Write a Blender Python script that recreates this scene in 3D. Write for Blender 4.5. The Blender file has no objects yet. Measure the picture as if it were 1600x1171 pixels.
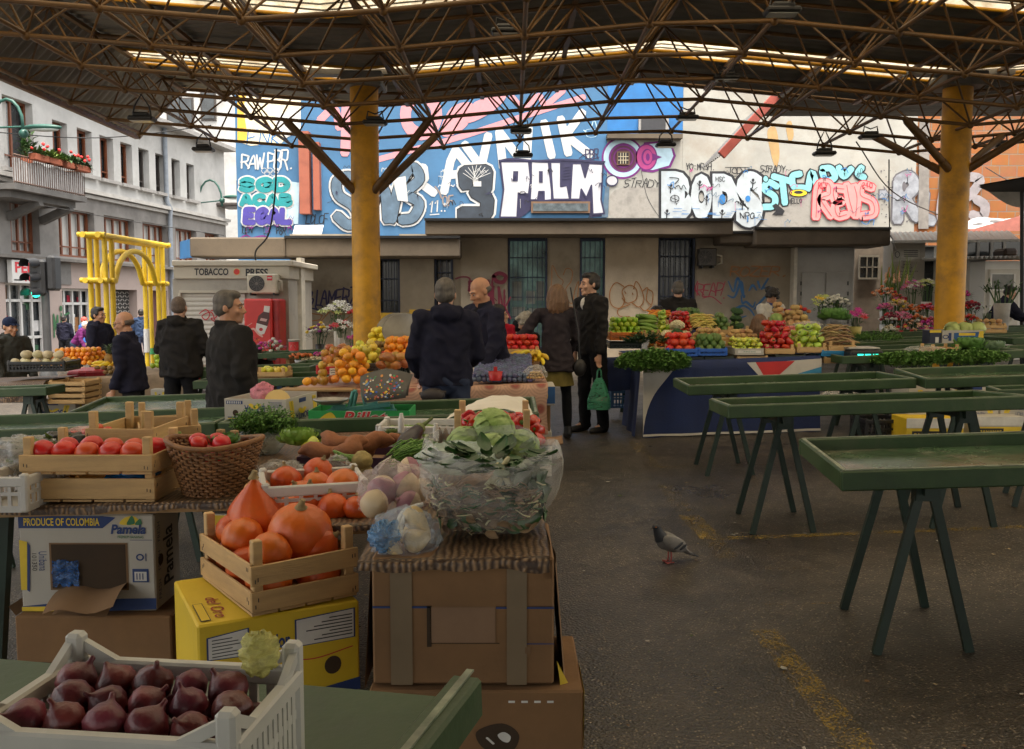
import bpy,math,random
from mathutils import Vector,Matrix,noise
from mathutils.geometry import tessellate_polygon
V=Vector
R=random.Random(11)
S=bpy.context.scene
COL=S.collection
PI=math.pi
rad=math.radians
F=1400.0
TH=math.atan(112.5/F)
CT,ST=math.cos(TH),math.sin(TH)
CAM=V((0,0,1.5))
SL=0.035
def ray(px,py):
 u=(px-800)/F;v=(585.5-py)/F
 return V((u,CT+v*ST,-ST+v*CT))
def G(x):return SL*x
def P(px,py,h=0.0):
 d=ray(px,py);return CAM+d*((h-1.5)/(d.z-SL*d.x))
def Dp(px,py,y):
 d=ray(px,py);return CAM+d*(y/d.y)
def Pn(px,py,p0,n):
 d=ray(px,py);return CAM+d*((p0-CAM).dot(n)/d.dot(n))
MC={}
def nd(nt,t,**kw):
 n=nt.nodes.new(t)
 for k,v in kw.items():
  if k in n.inputs:n.inputs[k].default_value=v
  else:setattr(n,k,v)
 return n
def c4(c):return(c[0],c[1],c[2],1)
def M(name,col=(.5,.5,.5),rough=.6,var=.2,scale=6,bump=.0,bscale=60,metal=0,col2=None,rand=0,spec=.5,stretch=(1,1,1),emit=0,alpha=1,trans=0,coat=0,dirt=0,dirtcol=(.05,.04,.03),dscale=3,sheen=0,sss=0,detail=5):
 if name in MC:return MC[name]
 m=bpy.data.materials.new(name);m.use_nodes=True;nt=m.node_tree;L=nt.links.new
 b=nt.nodes['Principled BSDF']
 tc=nd(nt,'ShaderNodeTexCoord');mp=nd(nt,'ShaderNodeMapping');mp.inputs['Scale'].default_value=stretch
 L(tc.outputs['Object'],mp.inputs['Vector'])
 n1=nd(nt,'ShaderNodeTexNoise',Scale=scale,Detail=detail,Roughness=.6);L(mp.outputs['Vector'],n1.inputs['Vector'])
 mr=nd(nt,'ShaderNodeMapRange');mr.inputs[1].default_value=.3;mr.inputs[2].default_value=.7
 L(n1.outputs['Fac'],mr.inputs[0])
 mx=nd(nt,'ShaderNodeMix',data_type='RGBA')
 a=tuple(max(0,c*(1-var))for c in col);bb=col2 if col2 else tuple(min(1,c*(1+var))for c in col)
 mx.inputs[6].default_value=c4(a);mx.inputs[7].default_value=c4(bb);L(mr.outputs[0],mx.inputs[0])
 out=mx.outputs[2]
 if dirt:
  n3=nd(nt,'ShaderNodeTexNoise',Scale=dscale,Detail=8,Roughness=.7);L(tc.outputs['Object'],n3.inputs['Vector'])
  r3=nd(nt,'ShaderNodeMapRange');r3.inputs[1].default_value=.5;r3.inputs[2].default_value=.72;r3.inputs[4].default_value=dirt
  L(n3.outputs['Fac'],r3.inputs[0])
  m3=nd(nt,'ShaderNodeMix',data_type='RGBA');L(r3.outputs[0],m3.inputs[0]);L(out,m3.inputs[6]);m3.inputs[7].default_value=c4(dirtcol)
  out=m3.outputs[2]
 if rand:
  oi=nd(nt,'ShaderNodeObjectInfo');hs=nd(nt,'ShaderNodeHueSaturation')
  h1=nd(nt,'ShaderNodeMapRange');h1.inputs[3].default_value=.5-.04*rand;h1.inputs[4].default_value=.5+.04*rand
  h2=nd(nt,'ShaderNodeMapRange');h2.inputs[3].default_value=1-.3*rand;h2.inputs[4].default_value=1+.3*rand
  wn=nd(nt,'ShaderNodeTexWhiteNoise',noise_dimensions='1D');L(oi.outputs['Random'],wn.inputs['W'])
  L(oi.outputs['Random'],h1.inputs[0]);L(wn.outputs['Value'],h2.inputs[0])
  L(h1.outputs[0],hs.inputs['Hue']);L(h2.outputs[0],hs.inputs['Value']);L(out,hs.inputs['Color']);out=hs.outputs['Color']
 L(out,b.inputs['Base Color'])
 b.inputs['Metallic'].default_value=metal;b.inputs['Specular IOR Level'].default_value=spec
 rr=nd(nt,'ShaderNodeMapRange');rr.inputs[3].default_value=max(.03,rough-.12);rr.inputs[4].default_value=min(1,rough+.12)
 L(n1.outputs['Fac'],rr.inputs[0]);L(rr.outputs[0],b.inputs['Roughness'])
 if bump:
  n2=nd(nt,'ShaderNodeTexNoise',Scale=bscale,Detail=4,Roughness=.6);L(mp.outputs['Vector'],n2.inputs['Vector'])
  bp=nd(nt,'ShaderNodeBump',Strength=min(1,bump),Distance=.01);L(n2.outputs['Fac'],bp.inputs['Height']);L(bp.outputs[0],b.inputs['Normal'])
 if emit:
  L(out,b.inputs['Emission Color']);b.inputs['Emission Strength'].default_value=emit
 if alpha<1:b.inputs['Alpha'].default_value=alpha
 if trans:b.inputs['Transmission Weight'].default_value=trans
 if coat:b.inputs['Coat Weight'].default_value=coat
 if sheen:b.inputs['Sheen Weight'].default_value=sheen
 if sss:
  b.inputs['Subsurface Weight'].default_value=sss;b.inputs['Subsurface Scale'].default_value=.02
 MC[name]=m
 return m
def film(name,col,a0=.12,a1=.55,scale=14,rough=.25):
 """thin wrinkled plastic film: mostly see-through, milky where it is creased"""
 if name in MC:return MC[name]
 m=bpy.data.materials.new(name);m.use_nodes=True;nt=m.node_tree;L=nt.links.new
 b=nt.nodes['Principled BSDF'];b.inputs['Base Color'].default_value=c4(col);b.inputs['Roughness'].default_value=rough
 tc=nd(nt,'ShaderNodeTexCoord');n1=nd(nt,'ShaderNodeTexNoise',Scale=scale,Detail=6,Roughness=.7,Distortion=1.2)
 mp=nd(nt,'ShaderNodeMapping');mp.inputs['Scale'].default_value=(1,1,2.2);L(tc.outputs['Object'],mp.inputs[0]);L(mp.outputs[0],n1.inputs['Vector'])
 mr=nd(nt,'ShaderNodeMapRange');mr.inputs[1].default_value=.35;mr.inputs[2].default_value=.68;mr.inputs[3].default_value=a0;mr.inputs[4].default_value=a1
 L(n1.outputs['Fac'],mr.inputs[0])
 lw=nd(nt,'ShaderNodeLayerWeight',Blend=.35);ad=nd(nt,'ShaderNodeMath',operation='ADD',use_clamp=True);ml=nd(nt,'ShaderNodeMath',operation='MULTIPLY')
 ml.inputs[1].default_value=.15;L(lw.outputs['Facing'],ml.inputs[0]);L(ml.outputs[0],ad.inputs[0]);L(mr.outputs[0],ad.inputs[1]);L(ad.outputs[0],b.inputs['Alpha'])
 bp=nd(nt,'ShaderNodeBump',Strength=.55,Distance=.008);L(n1.outputs['Fac'],bp.inputs['Height']);L(bp.outputs[0],b.inputs['Normal'])
 MC[name]=m;return m
def frame_of(d):
 d=d.normalized();a=V((0,0,1))if abs(d.z)<.9 else V((1,0,0))
 x=d.cross(a).normalized();return x,d.cross(x).normalized()
class MB:
 def __init__(s):s.v=[];s.f=[];s.m=[];s.sm=[]
 def add(s,vs,fs,mi=0,smooth=False):
  o=len(s.v);s.v.extend(V(p)for p in vs)
  for f in fs:s.f.append([i+o for i in f]);s.m.append(mi);s.sm.append(smooth)
  return s
 def box(s,c,sz,rot=None,mi=0,bev=0):
  c=V(c);h=V(sz)*.5;fix=(lambda p:c+rot@p)if rot is not None else(lambda p:c+p)
  if bev<=0:
   vs=[fix(V((x*h.x,y*h.y,z*h.z)))for x in(-1,1)for y in(-1,1)for z in(-1,1)]
   return s.add(vs,[(0,1,3,2),(4,6,7,5),(0,4,5,1),(2,3,7,6),(0,2,6,4),(1,5,7,3)],mi)
  b=min(bev,h.x*.9,h.y*.9,h.z*.9);vs=[];idx={}
  for x in(-1,1):
   for y in(-1,1):
    for z in(-1,1):
     for k in range(3):
      q=[x*(h.x-b),y*(h.y-b),z*(h.z-b)];q[k]=(x,y,z)[k]*h[k]
      idx[x,y,z,k]=len(vs);vs.append(fix(V(q)))
  fs=[]
  for k in range(3):
   o=[i for i in range(3)if i!=k]
   for sg in(-1,1):
    q=[]
    for a,b_ in((-1,-1),(1,-1),(1,1),(-1,1)):
     t=[0,0,0];t[k]=sg;t[o[0]]=a;t[o[1]]=b_;q.append(idx[t[0],t[1],t[2],k])
    fs.append(q)
   for a in(-1,1):
    for b_ in(-1,1):
     q=[]
     for sg,kk in((-1,o[0]),(1,o[0]),(1,o[1]),(-1,o[1])):
      t=[0,0,0];t[k]=sg;t[o[0]]=a;t[o[1]]=b_;q.append(idx[t[0],t[1],t[2],kk])
     fs.append(q)
  for x in(-1,1):
   for y in(-1,1):
    for z in(-1,1):fs.append([idx[x,y,z,k]for k in range(3)])
  return s.add(vs,fs,mi)
 def bar(s,p0,p1,w,t,up=None,mi=0,bev=0):
  p0,p1=V(p0),V(p1);d=p1-p0;y=d.normalized();u=V(up)if up else V((0,0,1))
  if abs(y.dot(u))>.98:u=V((1,0,0))
  x=y.cross(u).normalized();z=x.cross(y)
  return s.box((p0+p1)/2,(w,d.length,t),Matrix((x,y,z)).transposed(),mi,bev)
 def tube(s,pts,r,n=8,mi=0,cap=True,sq=1.0):
  pts=[V(p)for p in pts];k=len(pts);rs=r if isinstance(r,(list,tuple))else[r]*k
  vs=[];X=None
  for i,p in enumerate(pts):
   d=(pts[min(i+1,k-1)]-pts[max(i-1,0)])
   if d.length<1e-9:d=V((0,0,1))
   if X is None:X,Y=frame_of(d)
   else:
    d=d.normalized();X=(X-d*X.dot(d)).normalized();Y=d.cross(X)
   for j in range(n):
    a=2*PI*j/n;vs.append(p+X*(math.cos(a)*rs[i])+Y*(math.sin(a)*rs[i]*sq))
  fs=[(i*n+j,i*n+(j+1)%n,(i+1)*n+(j+1)%n,(i+1)*n+j)for i in range(k-1)for j in range(n)]
  s.add(vs,fs,mi,True)
  if cap:s.add(vs[:n],[list(range(n))[::-1]],mi);s.add(vs[-n:],[list(range(n))],mi)
  return s
 def lathe(s,prof,c=(0,0,0),n=20,mi=0,rot=None,wob=0,seed=0,lobes=0,ldepth=0):
  c=V(c);vs=[]
  for(r,z)in prof:
   for j in range(n):
    a=2*PI*j/n;rr=r*(1-ldepth*(.5+.5*math.cos(a*lobes))if lobes else 1)
    p=V((rr*math.cos(a),rr*math.sin(a),z))
    if wob:p*=1+wob*noise.noise(p*(1.1/max(.01,prof[len(prof)//2][0]))+V((seed*7.3,seed,0)))
    vs.append(c+(rot@p if rot is not None else p))
  k=len(prof)
  fs=[(i*n+j,i*n+(j+1)%n,(i+1)*n+(j+1)%n,(i+1)*n+j)for i in range(k-1)for j in range(n)]
  s.add(vs,fs,mi,True)
  if prof[0][0]>1e-6:s.add(vs[:n],[list(range(n))[::-1]],mi)
  if prof[-1][0]>1e-6:s.add(vs[-n:],[list(range(n))],mi)
  return s
 def ell(s,c,r,n=14,m=9,mi=0,rot=None,wob=0,seed=0,wf=2.0):
  if not isinstance(r,(list,tuple,Vector)):r=(r,r,r)
  c=V(c);vs=[]
  for i in range(m+1):
   t=PI*i/m
   for j in range(n):
    a=2*PI*j/n;p=V((math.sin(t)*math.cos(a),math.sin(t)*math.sin(a),-math.cos(t)))
    if wob:p*=1+wob*noise.noise(p*wf+V((seed*3.7,seed*1.3,seed)))
    p=V((p.x*r[0],p.y*r[1],p.z*r[2]));vs.append(c+(rot@p if rot is not None else p))
  fs=[(i*n+j,i*n+(j+1)%n,(i+1)*n+(j+1)%n,(i+1)*n+j)for i in range(m)for j in range(n)]
  return s.add(vs,fs,mi,True)
 def sheet(s,fn,nu,nv,mi=0,smooth=True):
  vs=[fn(i/nu,j/nv)for j in range(nv+1)for i in range(nu+1)]
  fs=[(j*(nu+1)+i,j*(nu+1)+i+1,(j+1)*(nu+1)+i+1,(j+1)*(nu+1)+i)for j in range(nv)for i in range(nu)]
  return s.add(vs,fs,mi,smooth)
 def leaf(s,p,d,up,ln,w,mi=0,bend=.25):
  p,d=V(p),V(d).normalized();x=d.cross(V(up))
  x=x.normalized()if x.length>1e-6 else V((1,0,0));u=x.cross(d)
  a=p+d*ln*.45+u*bend*ln*.18;b=p+d*ln-u*bend*ln*.35
  vs=[p,a+x*w*.5+u*w*.12,a,a-x*w*.5+u*w*.12,b]
  return s.add(vs,[(0,1,2),(0,2,3),(1,4,2),(2,4,3)],mi,False)
 def poly(s,pts,mi=0):
  tr=tessellate_polygon([[V(p)for p in pts]]);return s.add(pts,[t for t in tr],mi)
 def build(s,name,mats,parent=None,mat=None,origin=None):
  me=bpy.data.meshes.new(name);o=V(origin)if origin is not None else None
  me.from_pydata([tuple(p-o)if o is not None else tuple(p)for p in s.v],[],s.f)
  if not isinstance(mats,(list,tuple)):mats=[mats]
  for m in mats:me.materials.append(m)
  if len(s.f):
   me.polygons.foreach_set('material_index',s.m);me.polygons.foreach_set('use_smooth',s.sm)
  me.update()
  ob=bpy.data.objects.new(name,me);COL.objects.link(ob)
  if parent is not None:ob.parent=parent
  if mat is not None:ob.matrix_basis=mat
  elif o is not None:ob.location=o
  return ob
def tag(o,label=None,cat=None,group=None,kind=None):
 if label:o['label']=label
 if cat:o['category']=cat
 if group:o['group']=group
 if kind:o['kind']=kind
 return o
def thing(name,label,cat,loc=(0,0,0),rz=0,group=None,mat=None):
 o=bpy.data.objects.new(name,None);COL.objects.link(o);o.empty_display_size=.1
 o.matrix_basis=mat if mat is not None else Matrix.Translation(loc)@Matrix.Rotation(rz,4,'Z')
 return tag(o,label,cat,group)
def copy_tree(o,parent=None):
 c=o.copy();COL.objects.link(c);c.parent=parent
 for ch in list(o.children):copy_tree(ch,c)
 return c
def TR(loc,rz=0,rx=0,ry=0):return Matrix.Translation(loc)@Matrix.Rotation(rz,4,'Z')@Matrix.Rotation(ry,4,'Y')@Matrix.Rotation(rx,4,'X')
def spline(pts,k=5,closed=False):
 n=len(pts);out=[]
 if n<3:return[V(p)for p in pts]
 pts=[V(p)for p in pts]
 for i in range(n if closed else n-1):
  a,b=pts[i],pts[(i+1)%n]
  p=pts[(i-1)%n]if closed or i>0 else a*2-b
  q=pts[(i+2)%n]if closed or i+2<n else b*2-a
  for j in range(k):
   t=j/k;out.append(.5*((2*a)+(b-p)*t+(2*p-5*a+4*b-q)*t*t+(3*a-p-3*b+q)*t**3))
 if not closed:out.append(pts[-1])
 return out
TCACHE={}
def textgeo(s,off=0.0,shear=0.0):
 k=(s,off,shear)
 if k not in TCACHE:
  cu=bpy.data.curves.new('t','FONT');cu.body=s;cu.size=1;cu.offset=off;cu.shear=shear;cu.resolution_u=3
  ob=bpy.data.objects.new('t',cu);me=bpy.data.meshes.new_from_object(ob)
  vs=[tuple(v.co)for v in me.vertices];fs=[tuple(p.vertices)for p in me.polygons]
  bpy.data.objects.remove(ob);bpy.data.curves.remove(cu);bpy.data.meshes.remove(me)
  xs=[v[0]for v in vs];ys=[v[1]for v in vs]
  TCACHE[k]=([((v[0]-min(xs))/(max(xs)-min(xs)),(v[1]-min(ys))/(max(ys)-min(ys)))for v in vs],fs)
 return TCACHE[k]
GL={'A':['0,0 .5,1 1,0','.2,.38 .8,.38'],'B':['0,0 0,1','0,1 .7,.98 .85,.75 .65,.54 0,.52','.6,.53 1,.3 .75,.02 0,0'],'C':['1,.85 .6,1 .1,.8 0,.45 .2,.1 .6,0 1,.18'],'D':['0,0 0,1','0,1 .65,.95 1,.5 .65,.05 0,0'],'E':['.95,1 0,1 0,0 1,0','0,.52 .75,.52'],'F':['1,1 0,1 0,0','0,.5 .8,.5'],'G':['1,.85 .6,1 .1,.8 0,.4 .25,.05 .7,0 1,.2 1,.45 .6,.45'],'H':['0,0 0,1','1,0 1,1','0,.5 1,.5'],'I':['.5,0 .5,1'],'J':['.8,1 .8,.25 .5,0 .1,.15'],'K':['0,0 0,1','1,1 0,.45 1,0'],'L':['0,1 0,0 1,0'],'M':['0,0 .1,1 .5,.35 .9,1 1,0'],'N':['0,0 0,1 1,0 1,1'],'O':['.5,1 .05,.75 .05,.25 .5,0 .95,.25 .95,.75 .5,1'],'P':['0,0 0,1','0,1 .8,.97 .95,.72 .75,.48 0,.45'],'R':['0,0 0,1','0,1 .8,.97 .92,.74 .75,.5 0,.48','.45,.48 1,0'],'S':['.95,.85 .5,1 .08,.8 .3,.55 .75,.45 .92,.2 .5,0 0,.15'],'T':['0,1 1,1','.5,1 .5,0'],'U':['0,1 0,.3 .5,0 1,.3 1,1'],'V':['0,1 .5,0 1,1'],'W':['0,1 .25,0 .5,.7 .75,0 1,1'],'Y':['0,1 .5,.5 1,1','.5,.5 .5,0'],'Z':['0,1 1,1 0,0 1,0'],'X':['0,0 1,1','0,1 1,0'],'3':['.05,.9 .6,1 .9,.78 .4,.55 .95,.3 .6,0 0,.12'],'1':['.2,.75 .55,1 .55,0'],'.':['.4,.02 .6,.02'],':':['.4,.2 .6,.2','.4,.7 .6,.7'],' ':[],'2':['.05,.8 .5,1 .9,.75 0,0 1,0'],'0':['.5,1 .05,.75 .05,.25 .5,0 .95,.25 .95,.75 .5,1']}
GLS=set('ABCDGJOPRSU302')
class Dec(MB):
 def __init__(s,fn):super().__init__();s.fn=fn;s.k=0
 def pts(s,uv,layer):return[s.fn(u,v,layer)for u,v in uv]
 def rect(s,u0,v0,u1,v1,mi=0,layer=0):return s.add(s.pts([(u0,v0),(u1,v0),(u1,v1),(u0,v1)],layer),[(0,1,2,3)],mi)
 def shape(s,uv,mi=0,layer=0,sm=False,k=5):
  if sm:uv=[(p.x,p.y)for p in spline([V((a,b,0))for a,b in uv],k,True)]
  tr=tessellate_polygon([[V((a,b,0))for a,b in uv]]);return s.add(s.pts(uv,layer),tr,mi)
 def disc(s,u,v,ru,rv=None,mi=0,layer=0,n=20):
  rv=rv or ru;return s.add(s.pts([(u+ru*math.cos(2*PI*i/n),v+rv*math.sin(2*PI*i/n))for i in range(n)],layer),[list(range(n))],mi)
 def ring(s,u,v,r0,r1,mi=0,layer=0,n=24,asp=1,a0=0,a1=2*PI):
  q=[]
  for i in range(n+1):
   a=a0+(a1-a0)*i/n;q+=[(u+r0*math.cos(a),v+asp*r0*math.sin(a)),(u+r1*math.cos(a),v+asp*r1*math.sin(a))]
  return s.add(s.pts(q,layer),[(2*i,2*i+1,2*i+3,2*i+2)for i in range(n)],mi)
 def text(s,t,u0,v0,u1,v1,mi=0,layer=0,off=0.0,shear=0.0,rot180=False,warp=None):
  vs,fs=textgeo(t,off,shear)
  q=[]
  for a,b in vs:
   if rot180:a,b=1-a,1-b
   if warp:a,b=warp(a,b)
   q.append((u0+(u1-u0)*a,v0+(v1-v0)*b))
  return s.add(s.pts(q,layer),fs,mi)
 def stroke(s,uv,w,mi=0,layer=0,sm=True,k=5,taper=False):
  pts=spline([V((a,b,0))for a,b in uv],k)if sm and len(uv)>2 else[V((a,b,0))for a,b in uv]
  n=len(pts);q=[];s.k+=1;ly=layer+(s.k%60)*.012
  cap=[]
  for i,p in enumerate(pts):
   d=pts[min(i+1,n-1)]-pts[max(i-1,0)]
   if d.length<1e-9:d=V((1,0,0))
   d=d.normalized();nn=V((-d.y,d.x,0));ww=w*(.45+.55*math.sin(PI*(i+.6)/(n+.2)))if taper else w
   ww*=.5
   if i==0:a=p-d*ww*.7;q+=[(a.x+nn.x*ww*.6,a.y+nn.y*ww*.6),(a.x-nn.x*ww*.6,a.y-nn.y*ww*.6)]
   q+=[(p.x+nn.x*ww,p.y+nn.y*ww),(p.x-nn.x*ww,p.y-nn.y*ww)]
   if i==n-1:a=p+d*ww*.7;q+=[(a.x+nn.x*ww*.6,a.y+nn.y*ww*.6),(a.x-nn.x*ww*.6,a.y-nn.y*ww*.6)]
  return s.add(s.pts(q,ly),[(2*i,2*i+1,2*i+3,2*i+2)for i in range(len(q)//2-1)],mi)
 def tagline(s,t,u0,v0,u1,v1,w,mi=0,layer=0,gap=.35,jit=.04,slant=0,warp=None,seed=1,vary=0):
  """hand-lettered stroke writing in the box; v1 is the top"""
  rr=random.Random(seed);n=len(t);cw=(u1-u0)/(n+(n-1)*gap)
  for i,ch in enumerate(t):
   x0=u0+i*cw*(1+gap);sc=1+vary*rr.uniform(-.25,.25)
   for ln in GL[ch]:
    q=[]
    for a in ln.split():
     x,y=(float(z)for z in a.split(','));x+=rr.uniform(-jit,jit);y=y*sc+rr.uniform(-jit,jit)
     xx=x0+x*cw+slant*y*cw;yy=v0+(v1-v0)*y
     if warp:xx,yy=warp(xx,yy)
     q.append((xx,yy))
    if ch not in GLS:
     for j in range(len(q)-1):s.stroke(q[j:j+2],w,mi,layer,False)
    else:s.stroke(q,w,mi,layer,True,4)
  return s
def wallmap(p0,n,off=.006,step=.0025):
 p0,n=V(p0),V(n).normalized()
 return lambda u,v,l:Pn(u,v,p0,n)+n*(off+l*step)
def facemap(o,ux,vy,step=.0008,off=.001):
 o,ux,vy=V(o),V(ux),V(vy);n=ux.cross(vy).normalized()
 return lambda u,v,l:o+ux*u+vy*v+n*(off+l*step)
def smoothnoise(p,f=1.0):return noise.noise(V(p)*f)
cam=bpy.data.cameras.new('camera');cam.lens=36*F/1600;cam.sensor_width=36;cam.clip_end=3000;cam.clip_start=.05
co=bpy.data.objects.new('camera',cam);COL.objects.link(co);co.location=CAM;co.rotation_euler=(PI/2-TH,0,0);S.camera=co
w=bpy.data.worlds.new('World');S.world=w;w.use_nodes=True;nt=w.node_tree
bg=nt.nodes['Background'];sky=nt.nodes.new('ShaderNodeTexSky');sky.sky_type='NISHITA';sky.sun_disc=False
SUN_EL,SUN_AZ=rad(74),rad(160)
sky.sun_elevation=SUN_EL;sky.sun_rotation=SUN_AZ;sky.air_density=1.0;sky.dust_density=4.0;sky.ozone_density=1.0
hs=nt.nodes.new('ShaderNodeHueSaturation');hs.inputs['Saturation'].default_value=.25
tint=nt.nodes.new('ShaderNodeMix');tint.data_type='RGBA';tint.blend_type='MULTIPLY';tint.inputs[0].default_value=1;tint.inputs[7].default_value=(1.0,.95,.87,1)
nt.links.new(sky.outputs[0],hs.inputs['Color']);nt.links.new(hs.outputs[0],tint.inputs[6]);nt.links.new(tint.outputs[2],bg.inputs[0]);bg.inputs[1].default_value=.15
sl=bpy.data.lights.new('sun','SUN');sl.energy=1.5;sl.angle=rad(25);sl.color=(1,.93,.82)
so=bpy.data.objects.new('sun',sl);COL.objects.link(so)
sd=V((math.sin(SUN_AZ)*math.cos(SUN_EL),math.cos(SUN_AZ)*math.cos(SUN_EL),math.sin(SUN_EL)))
so.rotation_euler=sd.to_track_quat('Z','Y').to_euler()
S.view_settings.view_transform='Standard';S.view_settings.look='None';S.view_settings.gamma=1;S.view_settings.exposure=2.05
S.cycles.max_bounces=8;S.cycles.transparent_max_bounces=16;S.cycles.use_denoising=True;S.cycles.sample_clamp_indirect=6
def asphalt():
 m=bpy.data.materials.new('asphalt');m.use_nodes=True;nt=m.node_tree;L=nt.links.new;b=nt.nodes['Principled BSDF']
 tc=nd(nt,'ShaderNodeTexCoord')
 vo=nd(nt,'ShaderNodeTexVoronoi',Scale=85.0,feature='F1');L(tc.outputs['Object'],vo.inputs['Vector'])
 big=nd(nt,'ShaderNodeTexNoise',Scale=.55,Detail=6,Roughness=.65);L(tc.outputs['Object'],big.inputs['Vector'])
 md=nd(nt,'ShaderNodeTexNoise',Scale=7,Detail=7,Roughness=.7);L(tc.outputs['Object'],md.inputs['Vector'])
 rp=nd(nt,'ShaderNodeValToRGB');e=rp.color_ramp.elements
 e[0].position=.3;e[0].color=(.031,.027,.021,1);e[1].position=.72;e[1].color=(.092,.074,.055,1)
 L(md.outputs['Fac'],rp.inputs[0])
 sep=nd(nt,'ShaderNodeSeparateColor');L(vo.outputs['Color'],sep.inputs[0])
 g=nd(nt,'ShaderNodeMath',operation='GREATER_THAN');g.inputs[1].default_value=.8;L(sep.outputs[0],g.inputs[0])
 dd=nd(nt,'ShaderNodeMath',operation='LESS_THAN');dd.inputs[1].default_value=.36;L(vo.outputs['Distance'],dd.inputs[0])
 ml=nd(nt,'ShaderNodeMath',operation='MULTIPLY');L(g.outputs[0],ml.inputs[0]);L(dd.outputs[0],ml.inputs[1])
 mx=nd(nt,'ShaderNodeMix',data_type='RGBA');L(ml.outputs[0],mx.inputs[0]);L(rp.outputs[0],mx.inputs[6]);mx.inputs[7].default_value=(.30,.24,.17,1)
 bs=nd(nt,'ShaderNodeMapRange');bs.inputs[1].default_value=.35;bs.inputs[2].default_value=.65;bs.inputs[3].default_value=.62;bs.inputs[4].default_value=1.25
 L(big.outputs['Fac'],bs.inputs[0])
 m2=nd(nt,'ShaderNodeMix',data_type='RGBA',blend_type='MULTIPLY');m2.inputs[0].default_value=1;L(mx.outputs[2],m2.inputs[6]);L(bs.outputs[0],m2.inputs[7]);L(m2.outputs[2],b.inputs['Base Color'])
 r=nd(nt,'ShaderNodeMapRange');r.inputs[1].default_value=.35;r.inputs[2].default_value=.65;r.inputs[3].default_value=.24;r.inputs[4].default_value=.52
 L(big.outputs['Fac'],r.inputs[0]);L(r.outputs[0],b.inputs['Roughness'])
 bp=nd(nt,'ShaderNodeBump',Strength=.75,Distance=.006);L(vo.outputs['Distance'],bp.inputs['Height']);L(bp.outputs[0],b.inputs['Normal'])
 return m
gm=MB()
xs=[-400,-25,-12,-4,0,4,12,25,400];ys=[-60,-10,0,5,10,20,40,80,600]
gm.add([(x,y,SL*max(-25,min(25,x)))for y in ys for x in xs],[(j*9+i,j*9+i+1,(j+1)*9+i+1,(j+1)*9+i)for j in range(8)for i in range(8)])
tag(gm.build('ground',asphalt()),kind='structure')
def worn_paint(name,col,keep=.5):
 m=bpy.data.materials.new(name);m.use_nodes=True;nt=m.node_tree;L=nt.links.new;b=nt.nodes['Principled BSDF']
 tc=nd(nt,'ShaderNodeTexCoord');n=nd(nt,'ShaderNodeTexNoise',Scale=9,Detail=10,Roughness=.8);L(tc.outputs['Object'],n.inputs['Vector'])
 v=nd(nt,'ShaderNodeTexNoise',Scale=90,Detail=3);L(tc.outputs['Object'],v.inputs['Vector'])
 ad=nd(nt,'ShaderNodeMath',operation='ADD');L(n.outputs['Fac'],ad.inputs[0]);L(v.outputs['Fac'],ad.inputs[1])
 mr=nd(nt,'ShaderNodeMapRange');mr.inputs[1].default_value=1.22-keep*.3;mr.inputs[2].default_value=1.34-keep*.3;mr.inputs[4].default_value=.8
 L(ad.outputs[0],mr.inputs[0]);L(mr.outputs[0],b.inputs['Alpha']);b.inputs['Base Color'].default_value=c4(col);b.inputs['Roughness'].default_value=.6
 return m
YL=worn_paint('worn_yellow_paint',(.36,.24,.04),.76);YL2=worn_paint('faded_yellow_paint',(.26,.17,.03),.55)
def gline(pts,wd,mat,name='painted_line'):
 q=[P(x,y)for x,y in pts];mb=MB();vs=[]
 for i,p in enumerate(q):
  d=(q[min(i+1,len(q)-1)]-q[max(i-1,0)]);d.z=0;d.normalize();n=V((d.y,-d.x,0))*wd*.5
  for s in(-1,1):a=p+n*s;vs.append((a.x,a.y,SL*a.x+.004))
 mb.add(vs,[(2*i,2*i+1,2*i+3,2*i+2)for i in range(len(q)-1)])
 tag(mb.build(name,mat),kind='structure')
gline([(962,655),(990,690),(1022,731)],.13,YL2);gline([(1040,758),(1072,800)],.13,YL2);gline([(1076,806),(1112,843)],.14,YL);gline([(1114,846),(1136,873)],.13,YL2)
gline([(1192,985),(1255,1062),(1305,1120),(1345,1175)],.12,YL);gline([(1112,843),(1350,834),(1600,824)],.07,YL);gline([(1022,731),(1270,725)],.05,YL2)
gline([(1130,893),(1280,888)],.02,YL2);gline([(1180,946),(1330,943)],.02,YL2);gline([(935,634),(985,633)],.07,YL);gline([(905,655),(985,652)],.06,YL2)
mustard=M('mustard_paint',(.62,.30,.005),.45,.22,3,.12,30,dirt=.75,dirtcol=(.2,.1,.02),dscale=2)
strutm=M('brown_yellow_steel',(.13,.064,.016),.5,.4,2.2,dirt=.75,dirtcol=(.08,.045,.02),dscale=1.5)
roofm=M('grey_corrugated_steel',(.19,.185,.175),.55,.25,1.2,dirt=.5,dirtcol=(.05,.04,.03),dscale=.8,metal=.2)
redm=M('red_brown_fascia',(.30,.06,.04),.5,.2,3)
blackm=M('black_metal',(.015,.015,.016),.45,.3,8)
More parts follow.
